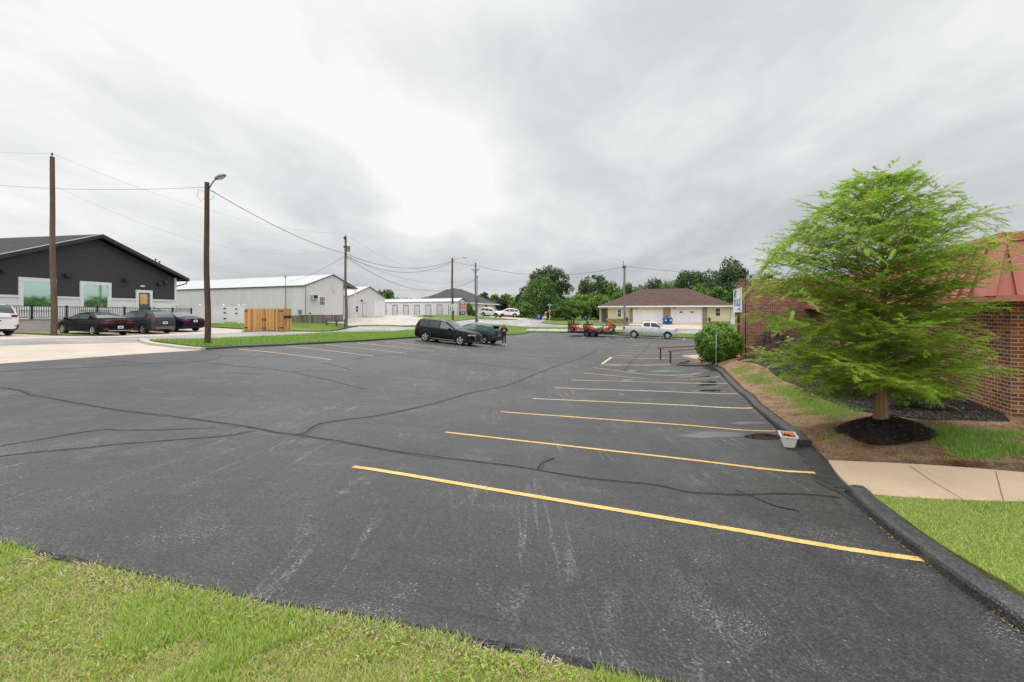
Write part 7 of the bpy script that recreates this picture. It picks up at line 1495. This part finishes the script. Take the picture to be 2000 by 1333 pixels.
for i in range(nb_):
    f = (i+.5)/nb_; z0_ = .55+(HT*.97-.55)*f**1.0; a = i*golden+rr_.uniform(-.3, .3)
    rise = .08+.60*f+rr_.uniform(-.09, .22); 
    # find the length so that the tip lies near the envelope
    l = env(min(HT*.98, z0_+.5*rise))*rr_.uniform(.62, 1.06)*(1+.06*max(0, -math.cos(a))-.12*max(0, math.cos(a))**.7-(.10 if math.sin(a) < -.3 else 0))
    if rr_.random() < .18: l *= 1.13
    if math.cos(a) < -.2 and .45 < f < .85 and rr_.random() < .5: l *= 1.12
    ca, sa = math.cos(a), math.sin(a); pts_ = []
    for k in range(9):
        t = k/8; h = l*t; zz = z0_+l*(rise*1.15*t-.12*t*t)+.03*math.sin(t*5+i); aa = a+.18*math.sin(t*3+i)
        pts_.append(np.array([h*math.cos(aa), h*math.sin(aa), min(zz, zlim(h))]))
    r0 = .006+.013*(1-f)*min(1, l/1.5)
    BR.tube([Vector(p) for p in pts_], [r0*(1-.85*k/8) for k in range(9)], 5, False)
    # secondary twigs
    m_ = max(5, int(l/(.043+.046*f)))
    for j in range(m_):
        t = .06+.94*(j+rr_.random()*.6)/m_; 
        if t > 1: t = 1
        k = min(7, int(t*8)); fr = t*8-k; p = pts_[k]*(1-fr)+pts_[k+1]*fr; d = pts_[k+1]-pts_[k]; d /= np.linalg.norm(d); s = np.cross(d, [0, 0, 1.0]); s /= np.linalg.norm(s)+1e-9; sg = 1 if j % 2 else -1
        tl = (.16+.42*(1-abs(t-.35)))*rr_.uniform(.55, 1.1)*(.55+.45*min(1, l/1.6)); td = s*sg*.8+d*.75+np.array([0, 0, rr_.uniform(-.45, .60)]); td /= np.linalg.norm(td)
        end = p+td*tl-np.array([0, 0, tl*.10]); w = .003; Q.extend((p-np.array([0, 0, w]), p+np.array([0, 0, w]), end+np.array([0, 0, w*.5]), end-np.array([0, 0, w*.5]))); MI.append(4)
        tone = rr_.choice([0, 0, 1, 1, 2, 3]); nf = max(2, int(tl/.038))
        for q in range(nf):
            tt = (q+.6)/nf; c = p+(end-p)*tt; sd = np.cross(td, [0, 0, 1.0]); sd /= np.linalg.norm(sd)+1e-9; g2 = 1 if q % 2 else -1
            fd = sd*g2*.75+td*.7+np.array([0, 0, rr_.uniform(-.35, .5)]); feather(c, fd, rr_.uniform(.06, .12), tone)
        feather(end, td, rr_.uniform(.08, .14), tone)
    for _ in range(3): feather(pts_[-1], pts_[-1]-pts_[-2]+np.array([rr_.uniform(-.1, .1), rr_.uniform(-.1, .1), .05])*.5, rr_.uniform(.1, .16), 1)
print('cypress quads', len(MI)); 
np_mesh('foliage', np.array(Q), 4, CY+['bark'], MI, cyp); BR.build('branches', cyp, uv=False)
# ------------------------------------------------------------------ person walking towards the camera, looking down at a phone
def skin_mesh(name, verts, edges, radii, mat_, parent, sub=2, root=0):
    me = bpy.data.meshes.new(name); me.from_pydata(verts, edges, []); o = bpy.data.objects.new(name, me); COL.objects.link(o)
    m1 = o.modifiers.new('s', 'SKIN'); m1.use_smooth_shade = True; 
    for i, r_ in enumerate(radii): me.skin_vertices[0].data[i].radius = (r_, r_) if not isinstance(r_, tuple) else r_
    me.skin_vertices[0].data[root].use_root = True
    m2 = o.modifiers.new('u', 'SUBSURF'); m2.levels = sub; m2.render_levels = sub
    dg = bpy.context.evaluated_depsgraph_get(); nm = bpy.data.meshes.new_from_object(o.evaluated_get(dg)); o.modifiers.clear(); o.data = nm; nm.materials.clear(); nm.materials.append(M[mat_])
    for p in nm.polygons: p.use_smooth = True
    if parent: o.parent = parent
    return o
hx, hy = P(984.5, 674.5); pe = empty('person', (hx, hy, ground_at(hx, hy)), R(4), 'person in black hoodie, dark jeans and white shoes walking and looking down at a phone', 'person')
# skeleton (faces -y)
V = {'pel': (0, 0, .93), 'sp': (0, .01, 1.12), 'ch': (0, .0, 1.32), 'nk': (0, -.02, 1.45), 'hd0': (0, -.055, 1.53), 'hd1': (0, -.075, 1.60), 'hd2': (0, -.07, 1.665),
     'hl': (-.09, 0, .90), 'kl': (-.095, -.03, .49), 'al': (-.10, .10, .10), 'tl': (-.105, .0, .045), 'hr': (.09, 0, .90), 'kr': (.10, -.09, .50), 'ar': (.11, -.12, .09), 'tr': (.12, -.26, .04),
     'sl': (-.17, .01, 1.39), 'el': (-.245, .0, 1.12), 'wl': (-.10, -.25, 1.13), 'sr': (.17, .01, 1.39), 'er': (.245, .0, 1.12), 'wr': (.08, -.24, 1.15)}
names = list(V); E = [('pel', 'sp'), ('sp', 'ch'), ('ch', 'nk'), ('nk', 'hd0'), ('hd0', 'hd1'), ('hd1', 'hd2'), ('pel', 'hl'), ('hl', 'kl'), ('kl', 'al'), ('al', 'tl'), ('pel', 'hr'), ('hr', 'kr'), ('kr', 'ar'), ('ar', 'tr'), ('ch', 'sl'), ('sl', 'el'), ('el', 'wl'), ('ch', 'sr'), ('sr', 'er'), ('er', 'wr')]
Rd = {'pel': .09, 'sp': .085, 'ch': .09, 'nk': .052, 'hd0': .07, 'hd1': .092, 'hd2': .075, 'hl': .085, 'kl': .058, 'al': .038, 'tl': .034, 'hr': .085, 'kr': .058, 'ar': .038, 'tr': .034, 'sl': .058, 'el': .042, 'wl': .027, 'sr': .058, 'er': .042, 'wr': .027}
vv = [V[n_] for n_ in names]; ed = [(names.index(a), names.index(c)) for a, c in E]; rd = [Rd[n_] for n_ in names]
for sd, wn in ((-1, 'wl'), (1, 'wr')):   # palms, five fingers, thumb
    w = Vector(V[wn]); pd = Vector((-sd*.45, -.80, .18)).normalized(); side = Vector((0, .15, .98)); palm = w+pd*.055; pi_ = len(vv); vv.append(tuple(palm)); rd.append(.024); ed.append((names.index(wn), pi_))
    for f_, (o_, ln) in enumerate([(.028, .070), (.010, .078), (-.009, .074), (-.027, .058)]):
        a = palm+pd*.028+side*o_; c = a+pd*ln*.5+Vector((-sd*.012, 0, 0)); d = c+(pd*.6+Vector((-sd*.6, 0, -.1)))*ln*.5; i0 = len(vv)
        vv += [tuple(a), tuple(c), tuple(d)]; rd += [.010, .009, .008]; ed += [(pi_, i0), (i0, i0+1), (i0+1, i0+2)]
    a = palm+side*.034-pd*.01; c = a+(pd*.5+side*.5)*.045; i0 = len(vv); vv += [tuple(a), tuple(c)]; rd += [.011, .009]; ed += [(pi_, i0), (i0, i0+1)]
body = skin_mesh('body', vv, ed, rd, 'skin', pe)
def sub(ns, extra, mat_, nm, add=None, root=0):
    vs = [V[n_] for n_ in ns]; es = [(ns.index(a), ns.index(c)) for a, c in E if a in ns and c in ns]; return skin_mesh(nm, vs, es, [Rd[n_]+extra(n_) for n_ in ns], mat_, pe, root=root)
V2 = dict(V); 
def seg(nm, chain_list, mat_):
    vs = []; es = []; rs = []
    for ch in chain_list:
        prev = None
        for (p, r_) in ch:
            if isinstance(p, int): i = p
            else: vs.append(p); rs.append(r_); i = len(vs)-1
            if prev is not None: es.append((prev, i))
            prev = i
    return skin_mesh(nm, vs, es, rs, mat_, pe)
seg('hoodie', [[((0, 0, .78), .19), ((0, .01, 1.02), .185), ((0, 0, 1.30), .18), ((0, -.01, 1.44), .085)], [(2, 0), ((-.18, .01, 1.39), .078), ((-.262, .0, 1.12), .060), ((-.12, -.22, 1.13), .045)], [(2, 0), ((.18, .01, 1.39), .078), ((.262, .0, 1.12), .060), ((.10, -.21, 1.15), .045)]], 'hoodie')
seg('jeans', [[((0, 0, .95), .15), ((-.09, 0, .84), .105), ((-.095, -.03, .49), .078), ((-.10, .095, .12), .055)], [(0, 0), ((.09, 0, .84), .105), ((.10, -.09, .50), .078), ((.11, -.115, .11), .055)]], 'denim')
for (hx_, hy_, pz, yaw) in ((-.103, .06, .05, 0), (.118, -.19, .045, .1)): b = MB(); b.ellipsoid((hx_, hy_-.02, pz), (.048, .135, .048), 12, 8); b.box(hx_-.045, hx_+.045, hy_-.14, hy_+.10, .0, .03); b.build('shoe', pe, 'shoe')
b = MB(); b.ellipsoid((0, -.045, 1.655), (.100, .108, .095), 16, 10); b.ellipsoid((-.07, -.01, 1.58), (.04, .07, .11), 10, 8); b.ellipsoid((.07, -.01, 1.58), (.04, .07, .11), 10, 8); b.build('hair', pe, 'hair_blond')
b = MB(); b.ellipsoid((0, -.168, 1.575), (.013, .02, .022), 8, 6); b.build('nose', body, 'skin')
for s_ in (-1, 1): b = MB(); b.ellipsoid((s_*.033, -.152, 1.605), (.013, .008, .007), 8, 6); b.build('eye', body, 'sign_black'); b = MB(); b.ellipsoid((s_*.093, -.07, 1.59), (.012, .022, .03), 8, 6); b.build('ear', body, 'skin')
b = MB(); b.box(-.022, .022, -.158, -.148, 1.535, 1.543); b.build('mouth', body, 'lamp_red')
b = MB(); b.box(-.08, .08, -.166, -.158, 1.24, 1.31); b.build('chest_print', pe, 'pink_print')
ph = empty('phone', (hx, hy, pe.location.z), R(4), 'phone held in both hands by the person in the black hoodie', 'phone'); b = MB(); b.beam((0, -.345, 1.17), (0, -.30, 1.30), .075, .010, (0, -1, .3)); b.build('case', ph, 'pink_print')
